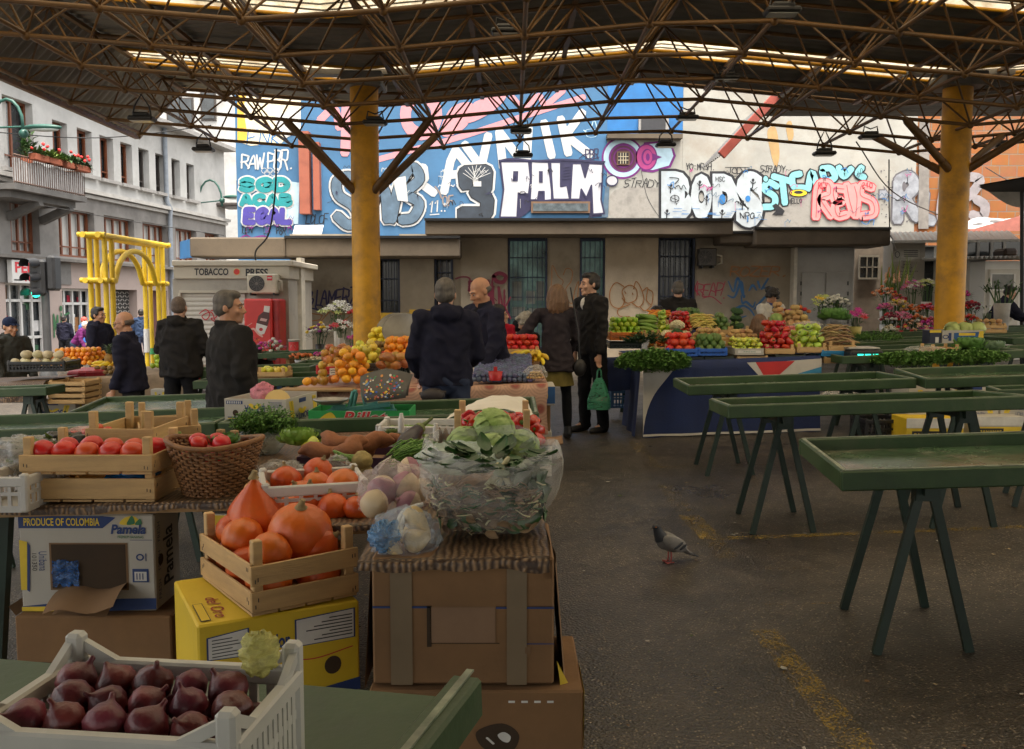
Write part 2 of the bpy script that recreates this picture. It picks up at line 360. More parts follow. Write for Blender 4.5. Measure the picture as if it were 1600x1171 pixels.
def transl():
 m=bpy.data.materials.new('translucent_fibreglass');m.use_nodes=True;nt=m.node_tree;L=nt.links.new
 out=nt.nodes['Material Output'];b=nt.nodes['Principled BSDF'];b.inputs['Roughness'].default_value=.4
 tc=nd(nt,'ShaderNodeTexCoord');n=nd(nt,'ShaderNodeTexNoise',Scale=3,Detail=6,Roughness=.7);L(tc.outputs['Object'],n.inputs[0])
 r=nd(nt,'ShaderNodeValToRGB');r.color_ramp.elements[0].color=(.24,.19,.12,1);r.color_ramp.elements[0].position=.35;r.color_ramp.elements[1].color=(.50,.45,.34,1);r.color_ramp.elements[1].position=.62
 L(n.outputs['Fac'],r.inputs[0]);L(r.outputs[0],b.inputs['Base Color'])
 t=nd(nt,'ShaderNodeBsdfTranslucent');L(r.outputs[0],t.inputs[0]);mx=nd(nt,'ShaderNodeMixShader');mx.inputs[0].default_value=.8
 L(b.outputs[0],mx.inputs[1]);L(t.outputs[0],mx.inputs[2]);L(mx.outputs[0],out.inputs[0]);return m
tlm=transl()
XV,PER=-2.23,8.95;YC=13.8
def zroof(x):
 d=abs((x-XV+PER/2)%PER-PER/2);return 5.0+.08*(XV-x)if x<XV else 5.0+.42*d/4.475
canopy=thing('market_canopy','open steel market canopy on two round yellow columns with corrugated roof','canopy',(XV,YC,G(XV)))
CO=V((XV,YC,G(XV)))
def cpart(mb,name,mats,parent=canopy):
 o=mb.build(name,mats);o.parent=parent;o.location=-CO if parent is canopy else(0,0,0);return o
RX0,RX1,RY0,RY1=-5.8,19.0,-26.0,16.1  # roof runs on unseen behind the camera, added to block fill light
bands=[(2.5,5.3),(5.6,9.3),(10.2,11.15),(13.55,14.35)]  # two nearest bands are overhead out of view, added for top light
def corr(mb,xs,y0,y1,zf,pitch=.2,amp=.04,mi=0):
 n=max(2,int((y1-y0)/pitch*4));vs=[]
 for j in range(n+1):
  y=y0+(y1-y0)*j/n;o=amp*math.sin(2*PI*y/pitch)
  for x in xs:vs.append((x,y,zf(x,y)+o))
 k=len(xs);mb.add(vs,[(j*k+i,j*k+i+1,(j+1)*k+i+1,(j+1)*k+i)for j in range(n)for i in range(k-1)],mi,True)
rxs=sorted(set([RX0,RX1]+[XV+PER*k+s*d for k in(-1,0,1,2)for s in(-1,1)for d in(0,2.2,4.475)]));rxs=[x for x in rxs if RX0<=x<=RX1]
cuts=[RY0]+[b for bb in bands for b in bb]+[RY1]
for i in range(0,len(cuts),2):
 mb=MB();corr(mb,rxs,cuts[i],cuts[i+1],lambda x,y:zroof(x));cpart(mb,'roof_sheet',roofm)
for a,b in bands:
 mb=MB();corr(mb,rxs,a,b,lambda x,y:zroof(x)+.004);cpart(mb,'translucent_panel',tlm)
for a,b in bands[2:]:
 for f in(.0,.27,.5,.73,1):mb=MB();yy=a+(b-a)*f;mb.tube([(x,yy,zroof(x)-.06)for x in rxs],.022 if f in(0,1)else.012,5);cpart(mb,'purlin',mustard if f in(0,1)else roofm)
mb=MB()
n=360
def flap(x0,z0,x1,z1,y0,y1):
 mb=MB();n=int((y1-y0)/.17*4);vs=[]
 nx,nz=z1-z0,-(x1-x0);l=math.hypot(nx,nz)
 for j in range(n+1):
  y=y0+(y1-y0)*j/n;o=.024*math.sin(2*PI*y/.17)
  vs+=[(x0+nx/l*o,y,z0+nz/l*o),(x1+nx/l*o,y,z1+nz/l*o)]
 mb.add(vs,[(2*j,2*j+1,2*j+3,2*j+2)for j in range(n)],0,True);return mb
cpart(flap(-5.8,zroof(-5.8),-6.62,4.42,RY0,RY1),'eave_flap',roofm)
mb=MB();mb.bar((-6.62,RY0,4.41),(-6.62,RY1,4.41),.07,.07);mb.bar((-6.62,RY1+.03,4.40),(-5.8,RY1+.03,zroof(-5.8)),.05,.07);cpart(mb,'eave_beam',strutm)
mb=MB();q=[(x,RY1+.03,zroof(x)-.02)for x in rxs]
for a,b in zip(q,q[1:]):mb.bar(a,b,.05,.09)
cpart(mb,'edge_beam',strutm)
cpart(flap(4.02,4.33,5.02,5.43,17.4,19.3),'eave_flap',roofm)
mb=MB();corr(mb,[5.02,9,16],16.13,19.3,lambda x,y:5.43+.0*x);cpart(mb,'roof_sheet',roofm)
mb=MB();mb.bar((3.98,17.34,4.29),(5.05,17.34,5.45),.09,.17,(0,0,1),bev=.01);cpart(mb,'end_board',redm)
NX=[-1.17+1.3*k for k in range(-4,14)];NY=[15.6-1.2*j for j in range(9)]
zb=lambda x:zroof(x)-.95
TX=[x+.65 for x in NX if-5.9<x+.65<15.6];TY=[y-.6 for y in NY]
zt=lambda x:zroof(x)-.13
for y in NY:
 mb=MB();mb.tube([(x,y,zb(x))for x in NX],.027,6);cpart(mb,'lower_chord',strutm)
for x in NX:
 mb=MB();mb.tube([(x,NY[0],zb(x)+.012),(x,NY[-1]-1,zb(x)+.012)],.025,6);cpart(mb,'lower_chord',strutm)
for y in TY:
 mb=MB();mb.tube([(x,y,zt(x))for x in TX],.028,6);cpart(mb,'upper_chord',mustard if NY.index(y+.6)%3==1 else strutm)
for x in TX:
 mb=MB();mb.bar((x,16.0,zt(x)+.03),(x,NY[-1]-1,zt(x)+.03),.07,.05);cpart(mb,'upper_chord',strutm)
struts=[]
for x in TX:
 for y in TY:
  for a in(-.65,.65):
   for b in(-.6,.6):
    if any(abs(x+a-q)<.01 for q in NX):struts.append(((x,y,zt(x)),(x+a,y+b,zb(x+a))))
def dist(s):
 m=(V(s[0])+V(s[1]))/2;inside=abs(m.x)<m.y*.58;return(0 if inside else 50)+m.y
struts.sort(key=dist)
for i,(a,b)in enumerate(struts[:100]):
 mb=MB();mb.tube([a,b],.0145,6);cpart(mb,'strut',strutm)
mb=MB()
for a,b in struts[100:]:mb.tube([a,b],.0145,5,cap=False)
o=cpart(mb,'strut',strutm);o['kind']='stuff'
mb=MB()
for x in NX:
 for y in NY:mb.ell((x,y,zb(x)),.052,8,5)
o=cpart(mb,'node_joint',strutm);o['kind']='stuff'
for xc in(XV,6.72):
 mb=MB();mb.tube([(xc,YC,G(xc)-.05),(xc,YC,G(xc)+.9),(xc,YC,zroof(xc)-.28)],.212,36)
 c=cpart(mb,'column',mustard)
 mb=MB();mb.box((xc,YC,zroof(xc)-.19),(.62,.62,.2),bev=.02);mb.box((xc,YC,zroof(xc)-.06),(1.6,.2,.08));k=mb.build('column_head',roofm,c)
 for sx in(-1,1):
  for sy in(-1,1):
   mb=MB();a=V((xc+sx*.17,YC+sy*.12,G(xc)+3.28));t=V((xc+sx*1.05,YC+sy*.62,zb(xc+sx*1.0)));d=(t-a)
   mb.tube([a-d*.03,a+d*.14],.062,10);mb.tube([a+d*.13,a+d*.17,a+d*.95,t],[.05,.058,.058,.04],10)
   mb.build('branch',strutm,c)
mb=MB();mb.tube([(XV,YC,G(XV)-.04),(XV,YC,G(XV)+.02)],.3,24);cpart(mb,'column_foot',mustard)
def floodlight(px,py,y,label):
 p=Dp(px,py,y);zt_=zb(p.x);t=thing('floodlight',label,'floodlight',p,0,'floodlights under the canopy')
 h=max(.12,min(.5,zt_-p.z));mb=MB();mb.box((0,0,0),(.34,.2,.06),bev=.02);mb.box((0,0,.05),(.22,.14,.06),bev=.02);mb.build('housing',blackm,t)
 mb=MB();mb.tube([(-.12,0,.05),(-.1,0,.16),(0,0,h),(.1,0,.16),(.12,0,.05)],.012,6);mb.build('bracket',blackm,t)
 mb=MB();mb.box((0,0,-.034),(.28,.15,.01));mb.build('lens',M('lamp_glass',(.3,.3,.28),.2),t)
for px,py,y,l in[(817,243,15.6,'black floodlight hanging in front of the pink and white mural lettering'),(814,205,14.4,'black floodlight above and behind the one over the large black numeral 3'),(1040,227,15.6,'black floodlight hanging beside the magenta ring graffiti'),(1074,184,14.4,'black floodlight just right of the bright blue corner of the mural'),(318,234,15.0,'black floodlight hanging in front of the white apartment upper floor'),(790,50,10.8,'black floodlight highest in the frame near its middle'),(1134,122,12.0,'black floodlight up in the dark frame right of the roof ridge'),(1222,18,9.0,'black floodlight at the top edge under the corrugated sheets'),(1288,240,14.4,'black floodlight in front of the rust streaked white wall'),(1360,214,14.4,'black floodlight left of the right yellow column'),(586,192,13.0,'black floodlight tucked beside the left yellow column'),(1562,228,14.4,'black floodlight in front of the orange block wall'),(222,186,12.2,'black floodlight near the corrugated left eave')]:
 floodlight(px,py,y,l)
def cable(name,label,pts,r,mat,sag=0,cat='cable'):
 q=spline(pts,6);mb=MB();mb.tube(q,r,5);o=mb.build(name,mat,origin=q[0]);tag(o,label,cat,'cables and wires');return o
wirem=M('dark_wire',(.02,.02,.02),.6)
cable('cable','black cable hanging from the canopy down to the kiosk roof',[Dp(432,232,15.6),Dp(430,300,15.9),Dp(420,365,16.2),Dp(400,392,16.4),Dp(402,412,16.5),Dp(418,424,16.52)],.016,wirem)
cable('cable','thin wire slanting over the silver letter R on the pale wall',[Dp(1338,222,15.6),Dp(1395,300,18),Dp(1470,338,23.0)],.012,wirem)
cable('cable','thin wire slanting across the orange block wall',[Dp(1540,262,22.5),Dp(1575,282,20.5),Dp(1625,300,18)],.012,wirem)
cable('cable','vertical black wire dropping in front of the pale wall',[Dp(1389,250,15.6),Dp(1389,310,16.5),Dp(1390,360,18.4)],.012,wirem)
cable('cable','tram wire strung across the grey apartment front',[Dp(-40,204,26),Dp(100,215,26),Dp(200,213,25),Dp(330,196,24)],.015,wirem)
cable('cable','lower tram wire crossing the apartment windows',[Dp(70,322,26),Dp(200,345,25),Dp(350,368,25)],.012,wirem)
def wbox(mb,x0,y0,x1,y1,y,th,mi=0,bev=0):
 a=Dp((x0+x1)/2,y0,y);b=Dp((x0+x1)/2,y1,y);l=Dp(x0,(y0+y1)/2,y);r=Dp(x1,(y0+y1)/2,y)
 return mb.box(((l.x+r.x)/2,y+th/2,(a.z+b.z)/2),(abs(r.x-l.x),th,abs(a.z-b.z)),None,mi,bev)
stucco=M('beige_stucco',(.31,.265,.20),.85,.14,2.5,.25,45,dirt=.55,dirtcol=(.12,.09,.06),dscale=1.3)
concr=M('stained_concrete',(.115,.088,.06),.85,.25,2.2,.3,30,dirt=.8,dirtcol=(.05,.04,.03),dscale=1.1)
dkblue=M('dark_blue_bars',(.012,.022,.055),.45,.2)
glassd=M('dark_window_glass',(.02,.025,.028),.12,.5,3,spec=.7)
def litglass():
 m=M('lit_green_glass',(.045,.075,.062),.25,.8,2.0,emit=.12);return m
greyp=M('grey_metal_panel',(.32,.31,.29),.5,.08,2,dirt=.25,dirtcol=(.15,.13,.1))
white=M('white_paint',(.72,.71,.67),.5,.06,2,dirt=.3,dirtcol=(.35,.3,.24),dscale=2)
hall=thing('market_hall','low beige market hall with barred windows under a concrete fascia','building',(0,19.5,0))
HO=V((0,19.5,0))
def hpart(mb,name,mats,parent=hall):
 o=mb.build(name,mats);o.parent=parent
 if parent is hall:o.location=-HO
 return o
D0=19.5
mb=MB()
holes=[(590,402,625,490),(679,400,708,520),(794,372,855,545),(906,372,945,545),(1028,369,1085,545)]
xcur=455
segs=[]
for h in holes:segs.append((xcur,h[0]));xcur=h[2]
segs.append((xcur,1244))
for a,b in segs:wbox(mb,a,366,b,600,D0,.3)
for h in holes:wbox(mb,h[0],h[3],h[2],600,D0,.3)
hpart(mb,'wall',stucco)
mb=MB();wbox(mb,625.5,400,678.5,600,D0-.12,.12);hpart(mb,'wall_panel',stucco)
mb=MB();wbox(mb,945.5,367,1027.5,600,D0-.16,.16);hpart(mb,'wall_panel',M('pale_stucco',(.40,.33,.24),.85,.12,2.5,.25,45,dirt=.4,dirtcol=(.15,.12,.08),dscale=1.5))
mb=MB();wbox(mb,720,366,793,600,D0-.1,.1);hpart(mb,'wall_panel',stucco)
mb=MB();wbox(mb,590,489,644,560,D0-.15,.03);wbox(mb,640,484,720,560,D0-.17,.04);hpart(mb,'yellow_dado',M('yellow_wall_paint',(.62,.38,.03),.6,.12,3,dirt=.3,dirtcol=(.3,.17,.03)))
for i,h in enumerate(holes):
 x0,y0,x1,y1=h
 mb=MB();fr=3.0;d=D0-.04
 for q in((x0,y0,x0+fr,y1),(x1-fr,y0,x1,y1),(x0+fr,y0,x1-fr,y0+fr*1.6),(x0+fr,y1-fr,x1-fr,y1)):wbox(mb,*q,d,.1)
 wn=hpart(mb,'barred_window',dkblue)
 mb=MB();wbox(mb,x0,y0,x1,y1,D0+.22,.02);o=mb.build('pane',litglass()if i in(2,3)else glassd,wn)
 mb=MB();nb=max(3,int((x1-x0)/7.5))
 for k in range(1,nb):xx=x0+(x1-x0)*k/nb;wbox(mb,xx-.55,y0+4,xx+.55,y1-3,d+.03,.02)
 nh=int((y1-y0)/30)
 for k in range(1,nh+1):yy=y0+(y1-y0)*k/(nh+.6);wbox(mb,x0+3,yy-.8,x1-3,yy+.8,d+.055,.02)
 mb.build('bars',dkblue,wn)
 mb=MB()
 if i==2:
  for k,(a,b,c,e)in enumerate([(800,440,815,470),(822,455,836,475),(838,440,850,470),(800,480,820,498),(826,482,846,500)]):wbox(mb,a,b,c,e,D0+.19,.02)
  mb.build('papers',M('paper_behind_glass',(.28,.3,.27),.8),wn)
for(a,b,c,e,dd)in[(445,371.5,718,402,18.55),(664,344,1146,368,18.7),(1126,364,1181,381,18.8),(1180,358,1392,384,18.6)]:
 mb=MB();wbox(mb,a,b,c,e,dd,D0-dd+.28,bev=.03);hpart(mb,'fascia',concr)
 mb=MB();wbox(mb,a-1,b-3,c+1,b+1,dd-.05,.1);hpart(mb,'roof_flashing',blackm)
mb=MB();wbox(mb,296,371,445,402,18.5,.95,bev=.03);hpart(mb,'fascia',concr)
mb=MB();a=Dp(281,378,21);b=Dp(303,372,18.5);a2=Dp(281,405,21);b2=Dp(303,402,18.5)
mb.add([a,b,b2,a2],[(0,1,2,3)]);mb.add([p+V((.05,.05,0))for p in(a,b,b2,a2)],[(0,1,2,3)]);hpart(mb,'blue_end_panel',M('blue_sheet',(.03,.18,.42),.5,.3,3,dirt=.3))
inks=[M('navy_spray',(.03,.025,.09),.6),M('brown_spray',(.30,.12,.03),.6),M('crimson_spray',(.13,.006,.025),.6),M('blue_spray',(.02,.10,.24),.6),M('red_spray',(.3,.02,.05),.6)]
hm=wallmap((0,D0-.175,0),(0,-1,0),.004)
def graf(name,label,build,mats,mp,parent,origin):
 d=Dec(mp);build(d);o=d.build(name,mats);o.parent=parent;o.location=-origin;o['label']=label;return o
graf('graffiti','dark navy spray tag beside the left column',lambda d:(d.tagline('BIAMERZ',478,477,556,452,2.6,0,gap=.1,jit=.08,slant=.25,vary=.6),d.stroke([(476,486),(486,482),(502,485),(503,478),(493,478),(497,487)],2.2),d.stroke([(476,483),(474,492)],2)),inks,hm,hall,HO)
graf('graffiti','thin orange spray letters behind the lilies',lambda d:d.tagline('POZO',478,512,572,488,1.6,1,gap=-.05,jit=.1,slant=.2,vary=.5),inks,hm,hall,HO)
graf('graffiti','crimson spray tag on the beige wall',lambda d:(d.tagline('ROW',733,456,770,440,2.6,2,gap=.1,warp=lambda a,b:(a,b-(a-733)*.12),jit=.08),d.tagline('WUNK',762,474,797,436,2.8,2,gap=.1,warp=lambda a,b:(a,b+(a-762)*.75),jit=.1,vary=.5),d.stroke([(712,436),(722,433),(734,436),(732,455)],2.6,2),d.stroke([(734,462),(750,456),(766,461),(776,470)],1.4,2),d.stroke([(771,432),(780,427),(790,432),(786,441),(776,440),(771,432)],6,2),d.tagline('POES',766,486,786,474,1.2,2,warp=lambda a,b:(a,b+(a-766)*.5))),inks,hm,hall,HO)
graf('graffiti','thin brown outline letters between the barred windows',lambda d:[d.stroke([(858,462),(862,440),(863,415),(872,432),(880,440),(875,455),(884,470)],1.3,1),d.stroke([(880,430),(885,420),(894,424),(892,440),(884,452),(886,468),(894,474),(898,455),(904,440),(902,470)],1.3,1),d.stroke([(860,470),(872,476),(880,480),(896,480)],1.2,1)],inks,hm,hall,HO)
graf('graffiti','brown outline bubble letters on the pale wall panel',lambda d:[d.stroke(s,1.5,1)for s in([(975,448),(962,442),(953,456),(955,476),(968,482),(976,470),(972,455),(983,446),(994,452),(994,468),(980,474),(972,466)],[(984,476),(966,484),(968,494),(984,495)],[(990,452),(994,440),(1002,452),(1006,470),(998,480),(988,474)],[(1003,456),(1012,450),(1010,468),(1018,476),(1020,458),(1012,452)],[(1000,480),(1008,486),(1018,478)],[(976,456),(978,459)],[(988,458),(989,461)])],inks,hm,hall,HO)
graf('graffiti','red spray tag right of the last barred window',lambda d:(d.tagline('REAP',1088,463,1128,442,1.7,4,gap=-.1,jit=.1,slant=.3,vary=.5),d.stroke([(1090,440),(1086,452),(1093,462)],1.6,4),d.stroke([(1098,466),(1112,464),(1127,475)],1.6,4),d.stroke([(1133,440),(1126,462)],1.5,4),d.disc(1131,466,1.2,1.2,4)),inks,hm,hall,HO)
graf('graffiti','brown capital letters spelling ROZER above the blue tag',lambda d:d.tagline('ROZER.',1140,432,1232,417,2.0,1,gap=.12,jit=.06,slant=.25),inks,hm,hall,HO)
graf('graffiti','large blue brush tag with a spiral',lambda d:[d.stroke(s,3.6,3,0,True,5,True)for s in([(1138,440),(1146,456),(1150,440),(1154,436),(1160,460),(1162,463)],[(1137,462),(1148,464),(1158,440),(1162,464),(1164,462)],[(1170,455),(1176,446),(1182,454)],[(1184,440),(1187,450)],[(1190,452),(1200,436)],[(1192,450),(1200,450)],[(1158,462),(1160,474),(1166,472),(1176,480),(1180,472)],[(1178,484),(1190,470),(1200,462),(1201,476)],[(1182,476),(1194,482),(1202,478)],[(1166,494),(1156,496),(1152,486),(1160,478),(1172,484),(1180,496)],[(1150,498),(1146,486),(1156,478)])],inks,hm,hall,HO)
def acunit(x0,y0,x1,y1,y,col,label,logo=None,badge=True):
 t=thing('air_conditioner',label,'air conditioner',Dp((x0+x1)/2,y1,y),0);O=Dp((x0+x1)/2,y1,y)
 mb=MB();wbox(mb,x0,y0,x1,y1,y-.3,.28,bev=.02);mb.build('casing',M(label[:12],col,.5,.1,dirt=.4),t,origin=O).location=(0,0,0)
 r=(y1-y0)*.4;cx=x0+(x1-x0)*.33;cy=(y0+y1)/2;mp=wallmap((0,y-.3,0),(0,-1,0),.004)
 d=Dec(mp);d.disc(cx,cy,r,r,0);[d.ring(cx,cy,r*k/5-.35,r*k/5,1,1)for k in range(1,6)];d.disc(cx,cy,r*.2,r*.2,1,2)
 for k in range(10):d.stroke([(cx+r*.2*math.cos(k*PI/5),cy+r*.2*math.sin(k*PI/5)),(cx+r*math.cos(k*PI/5+.4),cy+r*math.sin(k*PI/5+.4))],.5,1,2,False)
 d.build('fan_grille',[blackm,M('grille_grey',(.12,.11,.1),.5)],t,origin=O).location=(0,0,0)
 if badge:
  d=Dec(mp);d.rect(x0+(x1-x0)*.68,y0+(y1-y0)*.1,x0+(x1-x0)*.86,y0+(y1-y0)*.34,0,0);d.rect(x0+(x1-x0)*.7,y0+(y1-y0)*.19,x0+(x1-x0)*.84,y0+(y1-y0)*.23,1,1);d.build('badge',[M('red_badge',(.5,.02,.04),.5),white],t,origin=O).location=(0,0,0)
 mb=MB();mb.tube([Dp(x1-2,y0+10,y-.2),Dp(x1+7,y0+12,y-.2),Dp(x1+8,y1-5,y-.15),Dp(x1,y1-3,y-.1)],.03,6);mb.build('pipes',M('pale_pipe',(.4,.37,.3),.6),t,origin=O).location=(0,0,0)
 mb=MB()
 for xx in(x0+5,x1-5):wbox(mb,xx-1,y1-1,xx+1,y1+3,y-.34,.5)
 mb.build('wall_bracket',blackm,t,origin=O).location=(0,0,0)
acunit(1093,388,1120,416,D0,(.06,.055,.05),'dirty dark air conditioner unit on the beige hall wall',badge=False)
mb=MB();wbox(mb,1244,384,1332,600,D0-.2,.5);pr=hpart(mb,'door_surround',greyp)
for a,b in((1251,1287),(1289,1326)):
 mb=MB();wbox(mb,a,426,b,596,D0-.23,.03,bev=.01);dr=hpart(mb,'service_door',greyp);
 mb=MB();
 for yy in(440,456,500):wbox(mb,(a if a<1260 else b-1.6),yy,(a+1.6 if a<1260 else b),yy+6,D0-.25,.02)
 mb.build('hinge',blackm,dr)
mb=MB();wbox(mb,1239,383,1244,600,D0-.26,.5);hpart(mb,'door_post',M('pale_post',(.5,.46,.38),.6))
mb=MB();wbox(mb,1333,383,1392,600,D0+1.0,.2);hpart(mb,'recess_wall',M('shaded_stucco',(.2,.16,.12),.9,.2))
mb=MB();wbox(mb,1343,400,1373,436,D0+.92,.06);rw=hpart(mb,'recess_window',glassd)
mb=MB();[wbox(mb,*q,D0+.88,.04)for q in((1342,399,1374,402),(1342,434,1374,437),(1342,402,1344,434),(1372,402,1374,434),(1354,402,1355.5,434),(1363,402,1364.5,434),(1344,417,1372,418.5))];mb.build('window_bars',M('pale_bars',(.24,.21,.16),.6),rw)
mb=MB();wbox(mb,1392,376,1442,600,D0-.25,.5);hpart(mb,'notice_wall',M('grey_render',(.36,.33,.28),.85,.1,3,.2,40,dirt=.3,dirtcol=(.2,.17,.13)))
d=Dec(wallmap((0,D0-.25,0),(0,-1,0),.004))
d.rect(1396,389,1437,409,0);d.disc(1402,398,4,5,1,1);d.disc(1402,398,3,4,0,2);[d.rect(1412,391+k*3,1434,392.2+k*3,1,1)for k in range(4)];d.text('PIJACA',1408,410,1422,407.4,1,1)
d.text('JAVNA',1410,416,1424,412.5,1,1,.02);d.text('TRZNICA',1408,420,1426,417,1,1,.02);d.text('SARAJEVO',1403,426,1434,423.4,1,1,.02);d.rect(1408,429,1426,430,1,1);d.rect(1406,433,1428,434,1,1)
o=d.build('notice_lettering',[M('grey_plate',(.42,.39,.33),.5),M('dark_print',(.04,.04,.05),.6)]);o.parent=hall;o.location=-HO
mb=MB();wbox(mb,1442,384,1461,600,D0,.3);hpart(mb,'glazed_door',white)
mb=MB();wbox(mb,1444,386,1458,480,D0-.03,.02);o=hpart(mb,'door_pane',glassd)
aw=thing('awning','grey corrugated metal awning jutting out beside the right column','awning',Dp(1490,372,18.5))
AO=Dp(1490,372,18.5);mb=MB();a,b=Dp(1389,363,19.3),Dp(1578,361,19.3);c,e=Dp(1596,376,17.9),Dp(1398,378,17.9)
mb.sheet(lambda u,v:(a.lerp(b,u)).lerp(e.lerp(c,u),v)+V((0,0,.012*math.sin(u*150))),160,2);mb.build('sheet',M('zinc_sheet',(.42,.41,.38),.5,.15,3,dirt=.3),aw,origin=AO).location=(0,0,0)
mb=MB();mb.bar(e,c,.03,.05);mb.bar(a,e,.03,.05);mb.bar(Dp(1400,392,19.3),e+V((0,.1,0)),.03,.03);mb.build('frame',greyp,aw,origin=AO).location=(0,0,0)
kio=thing('kiosk','white kiosk with a half glazed door and a corrugated roof edge','kiosk',(9.6,18.0,G(9.6)));KO=V((9.6,18.0,G(9.6)))
def kpart(mb,name,mats,parent=None,org=None):
 o=mb.build(name,mats);o.parent=parent or kio
 if parent is None:o.location=-KO
 return o
mb=MB();wbox(mb,1536,408,1720,600,18.0,2.0);kpart(mb,'wall',white)
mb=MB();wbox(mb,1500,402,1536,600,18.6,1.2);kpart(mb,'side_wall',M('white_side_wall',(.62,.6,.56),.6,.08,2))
mb=MB();wbox(mb,1543,421,1590,600,17.95,.05,bev=.01);dr=kpart(mb,'door',M('white_door',(.6,.57,.5),.5,.06))
mb=MB();wbox(mb,1548,429,1584,452,17.93,.02);mb.build('pane',M('grey_glass',(.14,.14,.12),.2,.2),dr)
mb=MB();[wbox(mb,*q,17.92,.03)for q in((1547,428,1549,500),(1583,428,1586,500),(1549,452,1583,455),(1549,427,1583,429))];mb.build('moulding',white,dr)
mb=MB();pa,pb=Dp(1500,403,17.6),Dp(1720,400,17.6);mb.sheet(lambda u,v:pa.lerp(pb,u)+V((0,v*2.2,.03*math.sin(u*190)+v*.05)),240,1);kpart(mb,'roof_sheet',M('pale_sheet',(.5,.49,.46),.5,.1))
mb=MB();wbox(mb,1502,376,1596,402,19.4,.2);kpart(mb,'clerestory',glassd)
mb=MB();[wbox(mb,x,376,x+4,402,19.36,.05)for x in(1502,1527,1548,1568)];kpart(mb,'mullion',greyp)
mb=MB();[wbox(mb,*q,18.6,.5,bev=.05)for q in((1570,388,1592,401),)];kpart(mb,'vent_box',M('dark_box',(.05,.03,.02),.6))
mural=thing('mural_wall','tall blue house wall covered with a lettered mural and graffiti','wall',(-1.5,24,0));MO=V((-1.5,24,0));MD=24.0
def mpart(mb,name,mats,parent=mural,org=MO):
 o=mb.build(name,mats);o.parent=parent;o.location=-org;return o
bluew=M('mural_blue',(.05,.15,.29),.75,.16,1.5,.15,60,dirt=.35,dirtcol=(.05,.13,.24),dscale=.9)
def zat(py,y):return Dp(800,py,y).z
mb=MB();xl,xr=Dp(370,300,MD).x,Dp(948,300,MD).x
mb.box(((xl+xr)/2,MD+.3,5.5),(xr-xl,.6,12));mpart(mb,'wall',bluew)
xr2=Dp(1067,200,MD).x;mb=MB();mb.box(((xr+xr2)/2,MD+.3,8.7),(xr2-xr-.004,.596,5.6));mpart(mb,'wall_panel',M('bright_blue',(.02,.15,.40),.7,.2,2,dirt=.3,dirtcol=(.03,.07,.15)))
mm=wallmap((0,MD,0),(0,-1,0),.006)
mwhite=M('white_spray',(.52,.52,.51),.75,.12,3,dirt=.5,dirtcol=(.4,.45,.52),dscale=2);pink=M('pink_paint',(.58,.25,.28),.7,.08);navy=M('navy_paint',(.02,.018,.06),.6);slate=M('slate_paint',(.085,.135,.19),.7,.3,4)
ltblue=M('pale_blue_spray',(.45,.62,.72),.7,.15,4);teal=M('teal_spray',(.01,.24,.26),.65,.15,4);indigo=M('indigo_spray',(.06,.045,.28),.65,.15,4);purple=M('purple_spray',(.16,.015,.17),.65);magenta=M('magenta_spray',(.45,.05,.22),.65,.1)
ochre=M('ochre_wall',(.72,.42,.05),.7,.1);cream=M('cream_wall',(.75,.65,.45),.7,.1);black=M('black_spray',(.012,.012,.016),.6);silver=M('silver_spray',(.30,.315,.35),.5,.3,5,dirt=.4);aqua=M('aqua_spray',(.22,.52,.55),.65,.15,5)
salmon=M('salmon_spray',(.62,.28,.27),.7,.1,4);redsp=M('scarlet_spray',(.55,.03,.05),.65);bluesp=M('blue_outline_spray',(.02,.16,.42),.65)
d=Dec(mm);d.shape([(371,100),(470,100),(470,196),(452,212),(440,224),(412,226),(392,228),(371,222)],1);d.shape([(371,100),(396,100),(380,170),(388,218),(371,222)],0,1);d.shape([(430,180),(470,170),(470,206),(446,216),(432,206)],2,1)
o=d.build('yellow_corner_paint',[ochre,cream,mwhite]);o.parent=mural;o.location=-MO
graf('graffiti','thin blue letters over the yellow corner paint',lambda d:d.tagline('FNK',386,226,438,204,1.8,0,jit=.08,slant=.2),[bluesp],wallmap((0,MD,0),(0,-1,0),.012),mural,MO)
graf('painted_lettering','pink curved mural lettering along the top',lambda d:(d.stroke([(560,258),(640,236),(720,214),(800,188),(912,152)],9,0),d.ring(567,182,12,24,0,1,asp=1.05),d.ring(566,216,13,27,0,2,asp=.95),d.stroke([(541,160),(539,240)],14,0,3,False),d.ring(658,180,16,33,0,1,asp=1.2),d.shape([(706,168),(738,162),(730,196),(700,214),(688,204)],0,1,True),d.shape([(742,160),(790,150),(768,176),(730,192)],0,2,True),d.stroke([(800,152),(818,168),(842,150),(852,164),(880,142)],9,0,1),d.stroke([(500,188),(522,170),(530,200)],12,0)),[pink],mm,mural,MO)
def ravnik(d):
 for s in([(640,262),(648,300)],[(640,268),(662,262),(664,280),(646,286)],[(654,284),(678,302)],[(694,300),(704,252),(712,235)],[(712,235),(738,268)],[(700,274),(722,272)],[(726,226),(752,262),(763,212)],[(786,262),(780,206),(822,262),(826,200)],[(850,192),(862,244)],[(876,186),(888,240)],[(910,176),(884,212),(922,242)]):
  for j in range(len(s)-1):d.stroke(s[j:j+2],13,0,2,False)
graf('painted_lettering','large white mural capitals fanned out beneath the pink lettering',ravnik,[mwhite],mm,mural,MO)
def snb(d):
 L=[[(562,286),(545,276),(527,284),(530,306),(552,322),(560,342),(545,352),(527,338)],[(573,344),(590,298),(602,300),(606,344)],[(612,344),(624,292),(644,262),(656,280),(636,302),(655,318),(646,340),(628,344)]]
 for i,s in enumerate(L):
  d.stroke(s,24,0,6+i);d.stroke(s,18,1,10+i);d.stroke(s,15.5,2,14+i)
 d.shape([(614,280),(634,276),(638,316),(622,314)],0,20)
